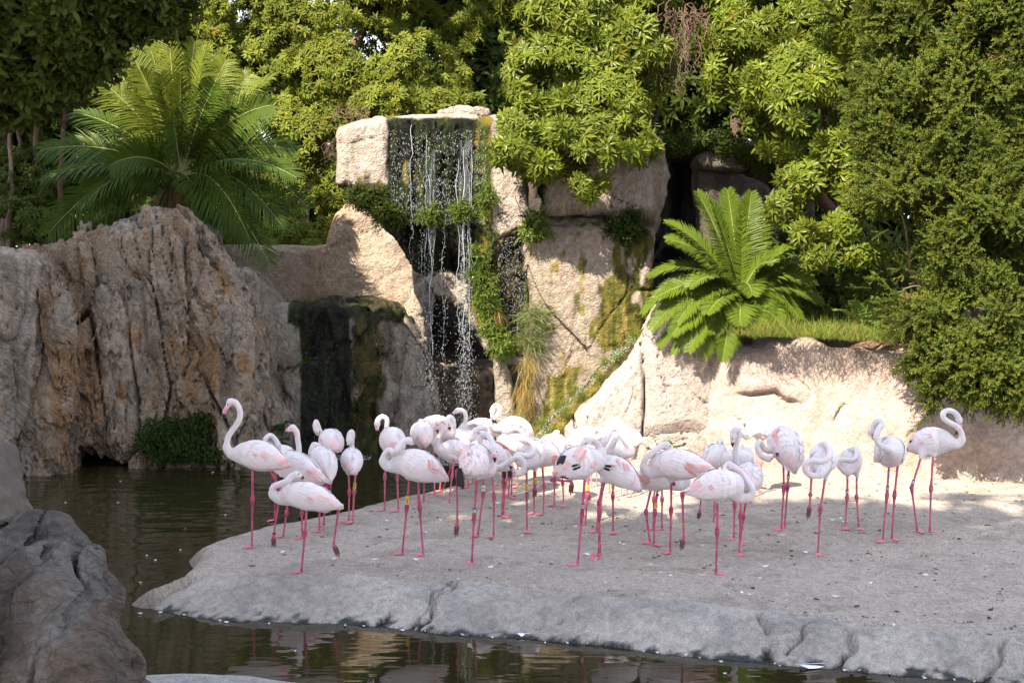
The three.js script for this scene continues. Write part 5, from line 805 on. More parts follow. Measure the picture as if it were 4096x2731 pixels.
  for (const side of [-1, 1]) {
    const b = bag(), rows = 8;
    for (let i = 0; i < rows; i++) {
      const u = i / (rows - 1), a = lerp(0.80, 0.04, u) * L, k = 9;
      for (let j = 0; j < k; j++) {
        const v = (j + (i % 2) * 0.5) / k, phi = lerp(-0.5, 1.3, v) + 0.1 * (R() - 0.5);
        const rad = st.reduce((m2, q2) => Math.abs(q2.a - a) < Math.abs(m2.a - a) ? q2 : m2), dir = lat.clone().multiplyScalar(side * Math.cos(phi) * 0.87).addScaledVector(up, Math.sin(phi));
        const root = first.clone().addScaledVector(ax, a + 0.02 * (R() - 0.5)).addScaledVector(up, rad.u).addScaledVector(dir, rad.r);
        const low = smooth(0.42, 0.12, v), back = smooth(0.55, 0.2, u), fl = ax.clone().addScaledVector(up, -0.16 * Math.cos(phi) - 0.05);
        let c = mix3(w0, w1, R() * 0.5 + 0.35 * back), tipC = null;
        if (low > 0.45 && back > 0.3 && R() < coral * 0.22) { c = mix3(CORAL, ROSE, R() * 0.6); tipC = R() < 0.4 ? w1 : null; } else if (back > 0.7 && R() < 0.08 + 0.2 * coral) c = mix3(w1, ROSE, 0.35 + R() * 0.4);
        if (o.black && v < 0.16 && u < 0.4 && R() < o.black) c = BLACK;
        const k2 = 0.95 + 0.07 * R(); c = c.map(q2 => q2 * k2);
        feather(b, root, fl, (0.30 + 0.10 * R()) * L * lerp(1, 0.62, u) * (1 + 0.2 * low), lerp(0.05, 0.042, u) * (0.85 + 0.3 * R()), c, tipC, 0, -0.004 * smooth(0.5, 0.95, v));
      }
    }
    under('wing', built(b), featherMat, t);
  }
  { // tail: short stiff fan
    const b = bag();
    for (let i = 0; i < 7; i++) { const k = (i - 3) / 3, d = ax.clone().addScaledVector(lat, 0.24 * k).addScaledVector(up, -0.08); feather(b, first.clone().addScaledVector(ax, 0.83 * L).addScaledVector(lat, k * 0.03).addScaledVector(up, 0.12 * r), d, 0.24 * L, 0.045, mix3(w0, ROSE, 0.25 + 0.35 * R()), w0, 0.05); }
    under('tail', built(b), featherMat, t);
  }
  for (const f of o.patch || []) {                              // coral, rose or black feathers that show on the near side, at a place on the plumage
    const hit = ([x, y]) => { for (let dz = 0.4; dz > -0.4; dz -= 0.006) { const p = at(x, y, D - dz); if (torso(p.x, p.y, p.z) < 0.004) return p; } return at(x, y, D - 0.05); };
    const A = hit(f.a), E = hit(f.b), d = E.clone().sub(A), l = d.length(), n = f.n || 2, sd = V().crossVectors(d.normalize(), V(0, 0.2, 1)).normalize(), b = bag();
    for (let i = 0; i < n; i++) { const k = n > 1 ? i / (n - 1) - 0.5 : 0, q2 = f.c === BLACK ? BLACK : mix3(f.c, w1, 0.2 + 0.5 * R()); feather(b, A.clone().addScaledVector(sd, k * f.w * m).addScaledVector(d, 0.15 * l * R()), d.clone().addScaledVector(sd, 0.12 * k), l * (0.75 + 0.3 * R()), f.w * m / n * 2.1, q2, f.c === BLACK ? null : (f.tip || mix3(q2, w1, 0.5)), 0, 0.009); }
    under('covert_feather', built(b), featherMat, t);
  }
  for (const f of o.flight || []) {                             // loose flight feathers seen below or across the wing
    const b = bag(), A = P(f.a), E = P(f.b), d = E.clone().sub(A), l = d.length(), sd = V().crossVectors(d.normalize(), V(0, 0.15, 1)).normalize(), n = f.n || 3;
    for (let i = 0; i < n; i++) { const o1 = sd.clone().multiplyScalar((i - (n - 1) / 2) * (f.w || 0.02) * 0.8), pts2 = [A.clone().addScaledVector(o1, 0.5), A.clone().lerp(E, 0.5).add(o1), A.clone().lerp(E, 0.85).addScaledVector(o1, 1.1), E.clone().addScaledVector(o1, 1.2).addScaledVector(d, -0.02 * i)]; loft(pts2, [0.4, 1, 0.9, 0.12].map(v => v * (f.w || 0.02)), 6, f.c || BLACK, b, 0.2, V(0.1, 0.1, 1)); }
    under('flight_feather', built(b), featherMat, t);
  }
  for (const f of o.band || []) {
    const l = legs[f.leg], a = f.low ? l.ankle : l.hip, e = f.low ? l.foot : l.ankle, p = a.clone().lerp(e, f.t), y = a.clone().sub(e).normalize();
    const g = new THREE.CylinderGeometry(0.0165, 0.0165, f.h || 0.058, 14, 1, false), bm = f.text ? bandMat(f.text, f.bg, f.fg) : new THREE.MeshStandardMaterial({ color: f.bg, roughness: 0.5 });
    const b = mesh('leg_band', g, bm, t); b.position.copy(p).sub(t.position); b.quaternion.setFromUnitVectors(V(0, 1, 0), y); b.rotateY(f.turn ?? 1.0);
  }
  return t;
}
const YEL = { bg: '#d8bd3e', fg: '#2b2513' }, MAR = { bg: '#5a1f2e', fg: '#f3e9ea' }, NAVY = { bg: '#1d2a3c', fg: '#e9eef2' }, WHT = { bg: '#e8e6e2', fg: '#20242c' };
// the flock, left to right; places are read off the photograph at each bird's own distance, the third number is metres towards the camera
flamingo('tallest flamingo at the left, neck raised in an S, walking at the water edge', {
  patch: [{ a: [1040, 1812], b: [1074, 1830], w: 14, n: 3, c: CORAL }, { a: [1085, 1818], b: [1150, 1862], w: 22, n: 4, c: ROSE, tip: [0.8, 0.3, 0.3] }, { a: [1008, 1816], b: [1032, 1822], w: 6, n: 1, c: CORAL }],
  C: [942, 1800], T: [1150, 1862, 0.12], R: 63, coral: 0.7,
  neck: [[925, 1815], [908, 1798], [909, 1755], [928, 1720], [947, 1695], [960, 1660], [952, 1626], [934, 1606], [920, 1608]], bill: [[898, 1644], [891, 1681]],
  legs: [{ h: [1003, 1862], k: [1009, 1994], f: [1006, 2192], dir: 175 }, { h: [1068, 1857, -0.05], k: [1120, 1962, -0.1], f: [1094, 2140, -0.1], t: [1093, 2194, -0.08] }],
  band: [{ leg: 1, low: 1, t: 0.96, bg: '#1c1a1a', h: 0.014 }] });
flamingo('flamingo with upright neck and pink bill behind the tallest left flamingo', {
  patch: [{ a: [1216, 1882], b: [1256, 1896], w: 14, n: 3, c: CORAL }, { a: [1245, 1880], b: [1290, 1918], w: 16, n: 3, c: ROSE }],
  C: [1085, 1835, -0.2], T: [1302, 1922, 0.12], R: 62, coral: 0.6,
  neck: [[1150, 1850, -0.3], [1190, 1835, -0.3], [1195, 1800, -0.28], [1190, 1760, -0.26], [1185, 1726, -0.25], [1170, 1711, -0.24]], bill: [[1150, 1720, -0.22], [1136, 1742, -0.21]],
  legs: [{ h: [1152, 1940], k: [1145, 2050], f: [1132, 2150], dir: 180 }, { h: [1204, 1950], k: [1206, 2050], f: [1209, 2156], dir: 180 }] });
flamingo('sleeping flamingo mostly hidden behind the two left flamingos, only its bent neck showing', {
  C: [1070, 1810, 0.1], T: [1180, 1850, -0.2], R: 48, neck: [[1058, 1790, 0.15], [1062, 1755, 0.15], [1080, 1741, 0.12], [1100, 1758, 0.1], [1110, 1778, 0.1]], bill: [[1113, 1788, 0.1], [1116, 1797, 0.1]],
  legs: [{ h: [1100, 1865], k: [1100, 1970], f: [1098, 2085], dir: 180 }], level: -0.15 });
flamingo('flamingo seen from behind with its bill tucked down at the left, white leg band', {
  patch: [{ a: [1266, 1848], b: [1268, 1868], w: 8, n: 2, c: CORAL }, { a: [1290, 1880], b: [1304, 1918], w: 22, n: 4, c: ROSE }],
  C: [1270, 1800, -0.22], T: [1318, 1925, 0.2], R: 58, coral: 0.6,
  neck: [[1272, 1830, -0.36], [1275, 1800, -0.36], [1270, 1782, -0.34], [1255, 1778, -0.32], [1247, 1795, -0.3], [1245, 1810, -0.3]], bill: [[1241, 1822, -0.3], [1240, 1836, -0.3]],
  legs: [{ h: [1280, 1945], k: [1277, 2030], f: [1277, 2129], dir: 180 }, { h: [1308, 1915], k: [1306, 1945, 0.05], f: [1294, 2106], dir: 160 }], band: [{ leg: 1, t: 0.35, text: 'CAN', ...WHT, h: 0.05 }] });
flamingo('flamingo seen from behind standing in the water with a thin bent neck at its left', {
  patch: [{ a: [1286, 1756], b: [1295, 1780], w: 7, n: 2, c: CORAL }, { a: [1318, 1772], b: [1350, 1800], w: 18, n: 3, c: ROSE }],
  C: [1300, 1745, -0.24], T: [1352, 1800, 0.2], R: 52, coral: 0.4,
  neck: [[1290, 1760, -0.32], [1284, 1735, -0.32], [1274, 1706, -0.3], [1264, 1684, -0.28], [1258, 1702, -0.26], [1264, 1722, -0.26]], bill: [[1268, 1733, -0.26], [1272, 1744, -0.26]], thin: 0.9,
  legs: [{ h: [1300, 1815], k: [1296, 1925], f: [1292, 2040], dir: 180 }, { h: [1325, 1815], k: [1322, 1925], f: [1320, 2044], dir: 180 }], level: -0.15, band: [] });
flamingo('flamingo seen from behind alone by the water with neck looped up and yellow leg band', {
  patch: [{ a: [1372, 1852], b: [1380, 1872], w: 8, n: 2, c: CORAL }, { a: [1395, 1858], b: [1405, 1886], w: 22, n: 4, c: ROSE }],
  C: [1404, 1810, -0.24], T: [1410, 1890, 0.2], R: 46, coral: 0.5, thin: 0.95,
  neck: [[1404, 1815, -0.3], [1406, 1790, -0.3], [1408, 1755, -0.28], [1410, 1735, -0.27], [1405, 1726, -0.26], [1397, 1738, -0.25], [1396, 1760, -0.24]], bill: [[1394, 1775, -0.24], [1393, 1789, -0.24]],
  legs: [{ h: [1392, 1893], k: [1397, 1965], f: [1394, 2087], dir: 170 }, { h: [1423, 1893], k: [1416, 1962], f: [1410, 2091], dir: 150 }], salmon: 0.3, band: [{ leg: 1, t: 0.72, text: 'AAM', ...YEL }] });
flamingo('small flamingo in front at the left, head resting on its back, one leg trailing', {
  patch: [{ a: [1262, 1980], b: [1300, 2000], w: 12, n: 3, c: ROSE }, { a: [1225, 1990], b: [1255, 2008], w: 8, n: 2, c: CORAL }, { a: [1305, 1990], b: [1350, 2022], w: 14, n: 3, c: ROSE }],
  C: [1125, 1962, 0.02], T: [1362, 2026, 0.1], R: 58, coral: 0.25,
  neck: [[1140, 1993], [1112, 1994, 0.02], [1090, 1974, 0.04], [1092, 1948, 0.05], [1118, 1936, 0.06], [1145, 1925, 0.07], [1165, 1906, 0.05], [1185, 1899, 0.04]], bill: [[1204, 1908, 0.06], [1216, 1913, 0.06]],
  legs: [{ h: [1224, 2030], k: [1219, 2130], f: [1205, 2294], dir: 180 }, { h: [1350, 2012, 0.02], k: [1354, 2030, 0.02], f: [1334, 2176, 0.05], t: [1356, 2230, 0.08] }] });
flamingo('flamingo by the water with bright pink bill hanging before its round body', {
  patch: [{ a: [1540, 1760], b: [1542, 1785], w: 6, n: 1, c: CORAL }, { a: [1570, 1768], b: [1580, 1796], w: 20, n: 3, c: [0.76, 0.3, 0.28] }],
  C: [1540, 1735, -0.2], T: [1600, 1800, 0.16], R: 54, coral: 0.7,
  neck: [[1535, 1760, -0.32], [1541, 1730, -0.3], [1547, 1700, -0.28], [1546, 1676, -0.26], [1528, 1666, -0.24], [1511, 1680, -0.22], [1508, 1696, -0.22]], bill: [[1508, 1716, -0.21], [1517, 1736, -0.2]],
  legs: [{ h: [1540, 1858], k: [1539, 1903], f: [1538, 2043], dir: 185 }, { h: [1588, 1868], k: [1588, 1902], f: [1593, 2046], dir: 170 }], salmon: 0.35, band: [{ leg: 0, t: 0.85, bg: '#8b7f78', h: 0.02 }] });
flamingo('large flamingo in front with folded neck looped at its left and yellow leg band', {
  patch: [{ a: [1718, 1838], b: [1726, 1884], w: 13, n: 2, c: CORAL }, { a: [1720, 1878], b: [1752, 1886], w: 8, n: 2, c: CORAL }, { a: [1755, 1868], b: [1782, 1910], w: 14, n: 3, c: ROSE }],
  C: [1572, 1828], T: [1784, 1916, 0.1], R: 66, coral: 0.35,
  neck: [[1566, 1866], [1540, 1862, 0.02], [1531, 1840, 0.03], [1541, 1813, 0.03], [1558, 1800, 0.03], [1570, 1806, 0.06], [1572, 1812, 0.1], [1584, 1803, 0.13], [1597, 1780, 0.1], [1614, 1764, 0.05], [1634, 1762, 0.02]], bill: [[1646, 1772, 0.0], [1653, 1782, 0.0]],
  legs: [{ h: [1632, 1906], k: [1627, 2026], f: [1609, 2218], dir: 180 }, { h: [1669, 1908], k: [1678, 2026], f: [1692, 2223], dir: 178 }], band: [{ leg: 0, t: 0.78, text: 'AAC', ...YEL, h: 0.075 }] });
flamingo('rear view of a small flamingo standing between the water birds, white round back', {
  patch: [{ a: [1668, 1744], b: [1674, 1756], w: 10, n: 2, c: CORAL }, { a: [1688, 1745], b: [1704, 1772], w: 20, n: 3, c: ROSE }],
  C: [1672, 1705, -0.2], T: [1702, 1775, 0.18], R: 47, coral: 0.6, neck: [[1672, 1720, -0.3], [1680, 1695, -0.26], [1683, 1686, -0.18]],
  legs: [{ h: [1680, 1783], k: [1676, 1890], f: [1672, 2012], dir: 180 }, { h: [1700, 1783], k: [1696, 1890], f: [1695, 2009], dir: 180 }], salmon: 0.3 });
flamingo('flamingo facing right with cream head bent down behind another flamingo head', {
  C: [1812, 1722, -0.05], T: [1682, 1715, -0.2], R: 56, coral: 0.1,
  neck: [[1806, 1735], [1809, 1715], [1814, 1695], [1811, 1676], [1800, 1667], [1790, 1676, 0.02], [1792, 1690, 0.03]], bill: [[1796, 1704, 0.04], [1800, 1720, 0.05]],
  legs: [{ h: [1734, 1776], k: [1737, 1880], f: [1738, 1988], dir: 185 }, { h: [1763, 1810], k: [1764, 1862], f: [1760, 1968], dir: 185 }], salmon: 0.5 });
flamingo('flamingo facing left with S neck, bright pink bill with black tip, dark red leg band', {
  patch: [{ a: [1812, 1806], b: [1845, 1816], w: 8, n: 2, c: CORAL }, { a: [1836, 1796], b: [1846, 1812], w: 10, n: 2, c: CORAL }],
  C: [1762, 1790], T: [1872, 1832, -0.25], R: 50, coral: 0.5,
  neck: [[1758, 1802], [1745, 1786, 0.02], [1747, 1762, 0.03], [1762, 1738, 0.03], [1779, 1715, 0.03], [1784, 1697, 0.02], [1775, 1682, 0.02], [1760, 1680, 0.02], [1753, 1689, 0.02]], bill: [[1746, 1712, 0.02], [1753, 1735, 0.02]],
  legs: [{ h: [1790, 1825], k: [1806, 1864], f: [1766, 1975], dir: 185 }, { h: [1816, 1828], k: [1808, 1902], f: [1796, 2012], dir: 185 }], salmon: 0.3, band: [{ leg: 0, t: 0.7, text: 'CGU', ...MAR, h: 0.05 }] });
flamingo('flamingo with a high hooked neck and pale pink bill before the wet rock', {
  C: [1806, 1750], T: [1925, 1780, -0.2], R: 44, coral: 0.4,
  neck: [[1825, 1745, -0.06], [1842, 1722, -0.06], [1857, 1697, -0.06], [1864, 1672, -0.06], [1858, 1650, -0.06], [1844, 1640, -0.06], [1830, 1642, -0.06]], bill: [[1814, 1652, -0.05], [1805, 1664, -0.05]],
  legs: [{ h: [1846, 1790], k: [1851, 1870], f: [1857, 1953], dir: 185 }, { h: [1870, 1790], k: [1874, 1870], f: [1872, 1950], dir: 185 }], salmon: 0.6 });
flamingo('sleeping sunlit flamingo curled with no head showing in front of the wet rock', {
  C: [1868, 1705], T: [1996, 1733, -0.15], R: 44, coral: 0.15, neck: [[1880, 1735, 0.05], [1866, 1725, 0.08], [1872, 1700, 0.1], [1890, 1690, 0.08], [1915, 1694, 0.06]],
  legs: [{ h: [1905, 1740], k: [1898, 1840], f: [1891, 1934], dir: 185 }, { h: [1925, 1740], k: [1912, 1840], f: [1905, 1926], dir: 185 }], salmon: 0.8 });
flamingo('flamingo seen from behind, head hanging at its right, black feathers trailing at its left', {
  patch: [{ a: [1862, 1796], b: [1880, 1838], w: 20, n: 3, c: [0.76, 0.36, 0.33] }, { a: [1850, 1838], b: [1888, 1862], w: 30, n: 4, c: [0.8, 0.56, 0.56] }, { a: [1910, 1812], b: [1918, 1824], w: 8, n: 1, c: ROSE }],
  C: [1935, 1818, -0.22], T: [1868, 1885, 0.2], R: 68, coral: 0.35,
  neck: [[1930, 1892, -0.1], [1957, 1893, -0.06], [1975, 1876, -0.04], [1972, 1845, -0.08], [1945, 1800, -0.16], [1922, 1772, -0.18], [1926, 1744, -0.16], [1944, 1736, -0.12], [1962, 1754, -0.06], [1972, 1785, 0.0], [1972, 1795, 0.02]], bill: [[1977, 1822, 0.04], [1980, 1852, 0.05]],
  flight: [{ a: [1838, 1872, 0.16], b: [1842, 1958, 0.16], w: 0.021, n: 3 }],
  legs: [{ h: [1911, 1904], k: [1896, 2066], f: [1887, 2256], dir: 170 }, { h: [1846, 1872, 0.12], k: [1828, 1882, 0.14], f: [1829, 2090, 0.1], t: [1822, 2150, 0.12] }], band: [{ leg: 0, t: 0.86, text: 'SSA', ...NAVY, h: 0.055 }] });
flamingo('flamingo with open coral wing, black flight feathers hanging, head asleep on its back', {
  patch: [{ a: [1985, 1750], b: [2036, 1800], w: 24, n: 4, c: CORAL, tip: [0.3, 0.04, 0.03] }, { a: [2015, 1790], b: [2044, 1850], w: 20, n: 4, c: [0.5, 0.09, 0.07] }],
  C: [1895, 1775], T: [2048, 1880, 0.05], R: 56, coral: 0.9,
  neck: [[1905, 1770, 0.05], [1890, 1755, 0.1], [1894, 1732, 0.12], [1912, 1715, 0.1], [1932, 1710, 0.06]], bill: [[1942, 1716, 0.05], [1950, 1723, 0.05]],
  flight: [{ a: [2020, 1850, 0.08], b: [2016, 1918, 0.08], w: 0.016, n: 2 }, { a: [2038, 1860, 0.08], b: [2040, 1914, 0.08], w: 0.018, n: 2 }],
  legs: [{ h: [2012, 1880], k: [2013, 1926], f: [2008, 2070], dir: 20 }, { h: [2020, 1880, -0.1], k: [2019, 1930, -0.1], f: [2014, 2064], dir: 20 }] });
flamingo('flamingo half hidden with a long neck reaching right and hooked back in a ring', {
  C: [1962, 1830, -0.05], T: [1880, 1800, -0.35], R: 48, coral: 0.1,
  neck: [[1975, 1866, 0.05], [2000, 1868, 0.1], [2025, 1855, 0.12], [2050, 1836, 0.13], [2074, 1830, 0.13], [2092, 1845, 0.13], [2096, 1870, 0.13], [2086, 1892, 0.13], [2068, 1893, 0.13]], bill: [[2050, 1875, 0.14], [2036, 1862, 0.15]],
  legs: [{ h: [1937, 1900], k: [1933, 1973], f: [1911, 2147], dir: 178 }, { h: [1977, 1880], k: [1976, 1985], f: [1974, 2149], dir: 185 }], salmon: 0.2, band: [{ leg: 0, t: 0.72, text: 'OBE', ...WHT, h: 0.05 }] });
flamingo('sunlit flamingo preening with dark tipped bill lowered to its breast, above the group', {
  patch: [{ a: [1996, 1680], b: [2006, 1690], w: 10, n: 2, c: [0.8, 0.4, 0.36] }, { a: [2092, 1715], b: [2126, 1745], w: 14, n: 2, c: [0.8, 0.5, 0.46] }],
  C: [1996, 1694], T: [2130, 1750, -0.12], R: 52, coral: 0.35,
  neck: [[1998, 1714, 0.02], [1976, 1716, 0.04], [1963, 1700, 0.05], [1966, 1682, 0.06], [1985, 1665, 0.06], [1998, 1645, 0.05], [1998, 1628, 0.05], [1986, 1620, 0.05], [1972, 1633, 0.06], [1970, 1645, 0.07]], bill: [[1967, 1672, 0.08], [1978, 1696, 0.08]],
  legs: [{ h: [2035, 1745], k: [2030, 1850], f: [2028, 1947], dir: 185 }, { h: [2075, 1745], k: [2072, 1850], f: [2070, 1950], dir: 185 }], salmon: 0.8, band: [{ leg: 1, low: 1, t: 0.7, bg: '#7c7f80', h: 0.02 }] });
flamingo('round sleeping flamingo in shade just below the preening sunlit one', {
  C: [2030, 1712, 0.1], T: [2090, 1745, -0.3], R: 44, coral: 0.0, neck: [[2022, 1720, 0.16], [2030, 1700, 0.17], [2050, 1693, 0.14], [2072, 1700, 0.1]],
  legs: [{ h: [2050, 1760], k: [2048, 1870], f: [2046, 1985], dir: 185 }] });
flamingo('plump white flamingo asleep facing left with closed eye in the middle of the group', {
  C: [1993, 1770, 0.1], T: [2118, 1785, -0.25], R: 54, coral: 0.05, neck: [[2100, 1780, -0.1], [2098, 1745, -0.05], [2080, 1722, 0.0], [2058, 1714, 0.04], [2044, 1716, 0.06]], bill: [[2036, 1722, 0.07], [2030, 1728, 0.07]],
  legs: [{ h: [2040, 1820], k: [2038, 1905], f: [2034, 1991], dir: 10 }] });
flamingo('white flamingo facing the camera with neck folded in a knot, one foot lifted, yellow band', {
  C: [2118, 1840, 0.18], T: [2145, 1800, -0.3], R: 52, coral: 0.0,
  neck: [[2095, 1858, 0.24], [2068, 1842, 0.26], [2062, 1822, 0.27], [2080, 1818, 0.27], [2108, 1825, 0.27], [2128, 1818, 0.26], [2137, 1798, 0.22], [2132, 1778, 0.14], [2118, 1764, 0.06], [2104, 1757, 0.04], [2098, 1762, 0.04]],
  legs: [{ h: [2103, 1884], k: [2107, 1978], f: [2108, 2128], dir: 90 }, { h: [2142, 1878], k: [2142, 1940], f: [2141, 1950], t: [2137, 1992] }], band: [{ leg: 0, t: 0.72, text: 'AAH', ...YEL, h: 0.07 }, { leg: 1, t: 0.76, text: 'AAD', ...YEL, h: 0.065 }], salmon: 0.15 });
flamingo('flamingo with coral tail tip to the right behind the knotted white one', {
  patch: [{ a: [2204, 1832], b: [2234, 1844], w: 20, n: 3, c: CORAL }],
  C: [2120, 1790, -0.1], T: [2233, 1845, 0.05], R: 52, coral: 0.6, neck: [[2115, 1795, -0.05], [2118, 1770, -0.05], [2135, 1760, -0.05], [2152, 1766, -0.05]],
  legs: [{ h: [2130, 1868], k: [2136, 1960], f: [2136, 2057], dir: 180 }, { h: [2166, 1862], k: [2176, 1942], f: [2174, 2060], dir: 182 }], salmon: 0.1 });
flamingo('rear view of a flamingo with its head resting over its back before the mossy stream', {
  patch: [{ a: [2206, 1798], b: [2214, 1818], w: 20, n: 3, c: ROSE }, { a: [2238, 1796], b: [2240, 1814], w: 14, n: 2, c: ROSE }],
  C: [2222, 1755, -0.22], T: [2226, 1820, 0.18], R: 46, coral: 0.35, neck: [[2190, 1775, -0.24], [2172, 1766, -0.22], [2182, 1752, -0.18], [2212, 1742, -0.12], [2225, 1733, -0.06]],
  legs: [{ h: [2216, 1845], k: [2218, 1930], f: [2217, 2022], dir: 185 }, { h: [2248, 1845], k: [2251, 1930], f: [2255, 2024], dir: 90 }], salmon: 0.5 });
flamingo('flamingo in front with black and coral wing patches, holding one foot up forward', {
  patch: [{ a: [2258, 1822], b: [2242, 1862], w: 22, n: 3, c: BLACK }, { a: [2334, 1793], b: [2298, 1852], w: 26, n: 4, c: [0.68, 0.2, 0.16] }, { a: [2276, 1842], b: [2256, 1880], w: 16, n: 3, c: [0.7, 0.24, 0.18] }, { a: [2325, 1860], b: [2288, 1870], w: 10, n: 2, c: BLACK }, { a: [2382, 1845], b: [2364, 1872], w: 16, n: 3, c: [0.66, 0.2, 0.18] }],
  C: [2404, 1822], T: [2222, 1893, 0.12], R: 68, coral: 0.8, black: 0.5,
  neck: [[2398, 1850, -0.04], [2408, 1830, -0.06], [2404, 1800, -0.04], [2390, 1775, -0.02], [2368, 1758, 0.02], [2346, 1762, 0.06]], bill: [[2338, 1768, 0.07], [2330, 1772, 0.07]],
  legs: [{ h: [2346, 1913], k: [2329, 2053], f: [2311, 2263], dir: 170 }, { h: [2250, 1882, 0.06], k: [2206, 1918, 0.1], f: [2288, 1926, 0.14], t: [2282, 1980, 0.14] }], band: [{ leg: 0, t: 0.8, text: 'RCR', ...MAR, h: 0.05 }] });
flamingo('flamingo with ragged tail sloping right and black feather on its flank', {
  patch: [{ a: [2414, 1866], b: [2450, 1874], w: 10, n: 2, c: BLACK }, { a: [2466, 1832], b: [2482, 1872], w: 7, n: 1, c: [0.5, 0.08, 0.08] }, { a: [2496, 1850], b: [2512, 1888], w: 12, n: 2, c: [0.56, 0.12, 0.1] }, { a: [2440, 1864], b: [2465, 1872], w: 8, n: 2, c: [0.56, 0.14, 0.12] }],
  C: [2392, 1835, -0.04], T: [2558, 1956, 0.05], R: 58, coral: 0.55, black: 0.15,
  neck: [[2392, 1852, -0.08], [2392, 1815, -0.08], [2400, 1786, -0.06], [2412, 1776, -0.04]],
  legs: [{ h: [2402, 1920], k: [2400, 2044], f: [2394, 2238], dir: 172 }, { h: [2410, 1918, -0.1], k: [2396, 2042, -0.12], f: [2402, 2222], dir: 172 }] });
flamingo('flamingo with a high arched neck bending left to preen, standing behind the ragged tailed one', {
  C: [2500, 1812, 0.02], T: [2425, 1755, -0.3], R: 52, coral: 0.05,
  neck: [[2512, 1814, 0.05], [2528, 1812, 0.06], [2524, 1796, 0.06], [2503, 1770, 0.06], [2485, 1744, 0.06], [2474, 1720, 0.06], [2460, 1711, 0.06], [2444, 1722, 0.07], [2432, 1744, 0.08], [2424, 1757, 0.09]], bill: [[2412, 1770, 0.1], [2411, 1785, 0.1]],
  legs: [{ h: [2453, 1905], k: [2452, 1982], f: [2453, 2132], dir: 90 }, { h: [2412, 1905, -0.1], k: [2396, 2010], f: [2387, 2130], dir: 180 }], band: [{ leg: 0, t: 0.55, text: 'AAK', ...YEL, h: 0.065 }] });
flamingo('flamingo hidden behind the black patched one, showing only legs and a yellow band', {
  C: [2320, 1815, 0.05], T: [2380, 1845, -0.3], R: 46, coral: 0.0, neck: [[2320, 1835, 0.1], [2325, 1810, 0.1], [2345, 1800, 0.05]],
  legs: [{ h: [2358, 1890], k: [2350, 1980], f: [2342, 2100], dir: 180 }, { h: [2351, 1885], k: [2351, 1965], f: [2354, 1975], t: [2357, 2006] }], band: [{ leg: 1, t: 0.82, text: 'AAJ', ...YEL, h: 0.06 }] });
flamingo('sunlit flamingo with tail left and neck curled in a ring before pale rock', {
  patch: [{ a: [2318, 1758], b: [2300, 1768], w: 8, n: 2, c: [0.78, 0.36, 0.33] }, { a: [2300, 1752], b: [2272, 1772], w: 10, n: 2, c: [0.8, 0.5, 0.47] }],
  C: [2408, 1735, 0.05], T: [2270, 1773, -0.1], R: 46, coral: 0.35, neck: [[2412, 1740, 0.1], [2410, 1722, 0.13], [2392, 1714, 0.14], [2374, 1722, 0.15], [2370, 1740, 0.16], [2380, 1753, 0.16], [2396, 1746, 0.16]],
  legs: [{ h: [2365, 1790], k: [2366, 1870], f: [2366, 1953], dir: 175 }, { h: [2385, 1790], k: [2386, 1870], f: [2388, 1948], dir: 175 }], salmon: 0.8 });
flamingo('round white sunlit flamingo seen from behind before the cracked rock', {
  C: [2456, 1690, -0.25], T: [2460, 1745, 0.2], R: 42, coral: 0.05, neck: [[2450, 1690, -0.3], [2440, 1700, -0.3], [2436, 1715, -0.26]],
  legs: [{ h: [2440, 1760], k: [2439, 1870], f: [2438, 1972], dir: 180 }, { h: [2484, 1760], k: [2485, 1880], f: [2486, 1986], dir: 180 }], salmon: 0.9 });
flamingo('sunlit pink flamingo with ragged tail to the right, beside the round white one', {
  C: [2468, 1748, -0.1], T: [2560, 1766, 0.05], R: 42, coral: 0.35, neck: [[2475, 1735, -0.1], [2485, 1715, -0.1], [2505, 1715, -0.08]],
  legs: [{ h: [2505, 1790], k: [2506, 1880], f: [2508, 1980], dir: 180 }, { h: [2518, 1795], k: [2521, 1880], f: [2526, 1988], dir: 180 }], salmon: 0.9 });
flamingo('large flamingo asleep facing left with coral wing edge, before the fissured rock', {
  patch: [{ a: [2738, 1858], b: [2790, 1888], w: 22, n: 4, c: [0.6, 0.12, 0.09] }, { a: [2775, 1870], b: [2850, 1882], w: 22, n: 4, c: [0.72, 0.28, 0.25] }],
  C: [2598, 1848], T: [2856, 1882, 0.1], R: 64, coral: 0.9,
  neck: [[2610, 1890], [2585, 1886, 0.02], [2574, 1864, 0.04], [2582, 1836, 0.06], [2604, 1815, 0.06], [2628, 1795, 0.04], [2650, 1782, 0.02], [2666, 1779, 0.02]], bill: [[2680, 1786, 0.02], [2690, 1794, 0.02]],
  legs: [{ h: [2681, 1924], k: [2685, 2040], f: [2681, 2214], dir: 170 }, { h: [2690, 1922, -0.1], k: [2694, 1935, -0.12], f: [2700, 1900, -0.12], t: [2705, 1880, -0.12] }] });
flamingo('flamingo behind the large sleeper, coral tail left and neck curled low right', {
  patch: [{ a: [2600, 1912], b: [2556, 1924], w: 22, n: 3, c: [0.62, 0.13, 0.09] }],
  C: [2715, 1918], T: [2540, 1906, 0.05], R: 50, coral: 0.7, neck: [[2712, 1940], [2735, 1942], [2750, 1922], [2740, 1900], [2715, 1890], [2690, 1880]],
  legs: [{ h: [2605, 1954], k: [2584, 2046], f: [2600, 2174], dir: 150 }, { h: [2633, 1956], k: [2621, 2048], f: [2616, 2183], dir: 20 }], band: [{ leg: 1, t: 0.72, text: 'CPZ', ...YEL, h: 0.05 }, { leg: 1, t: 0.25, bg: '#2b2b33', h: 0.018 }] });
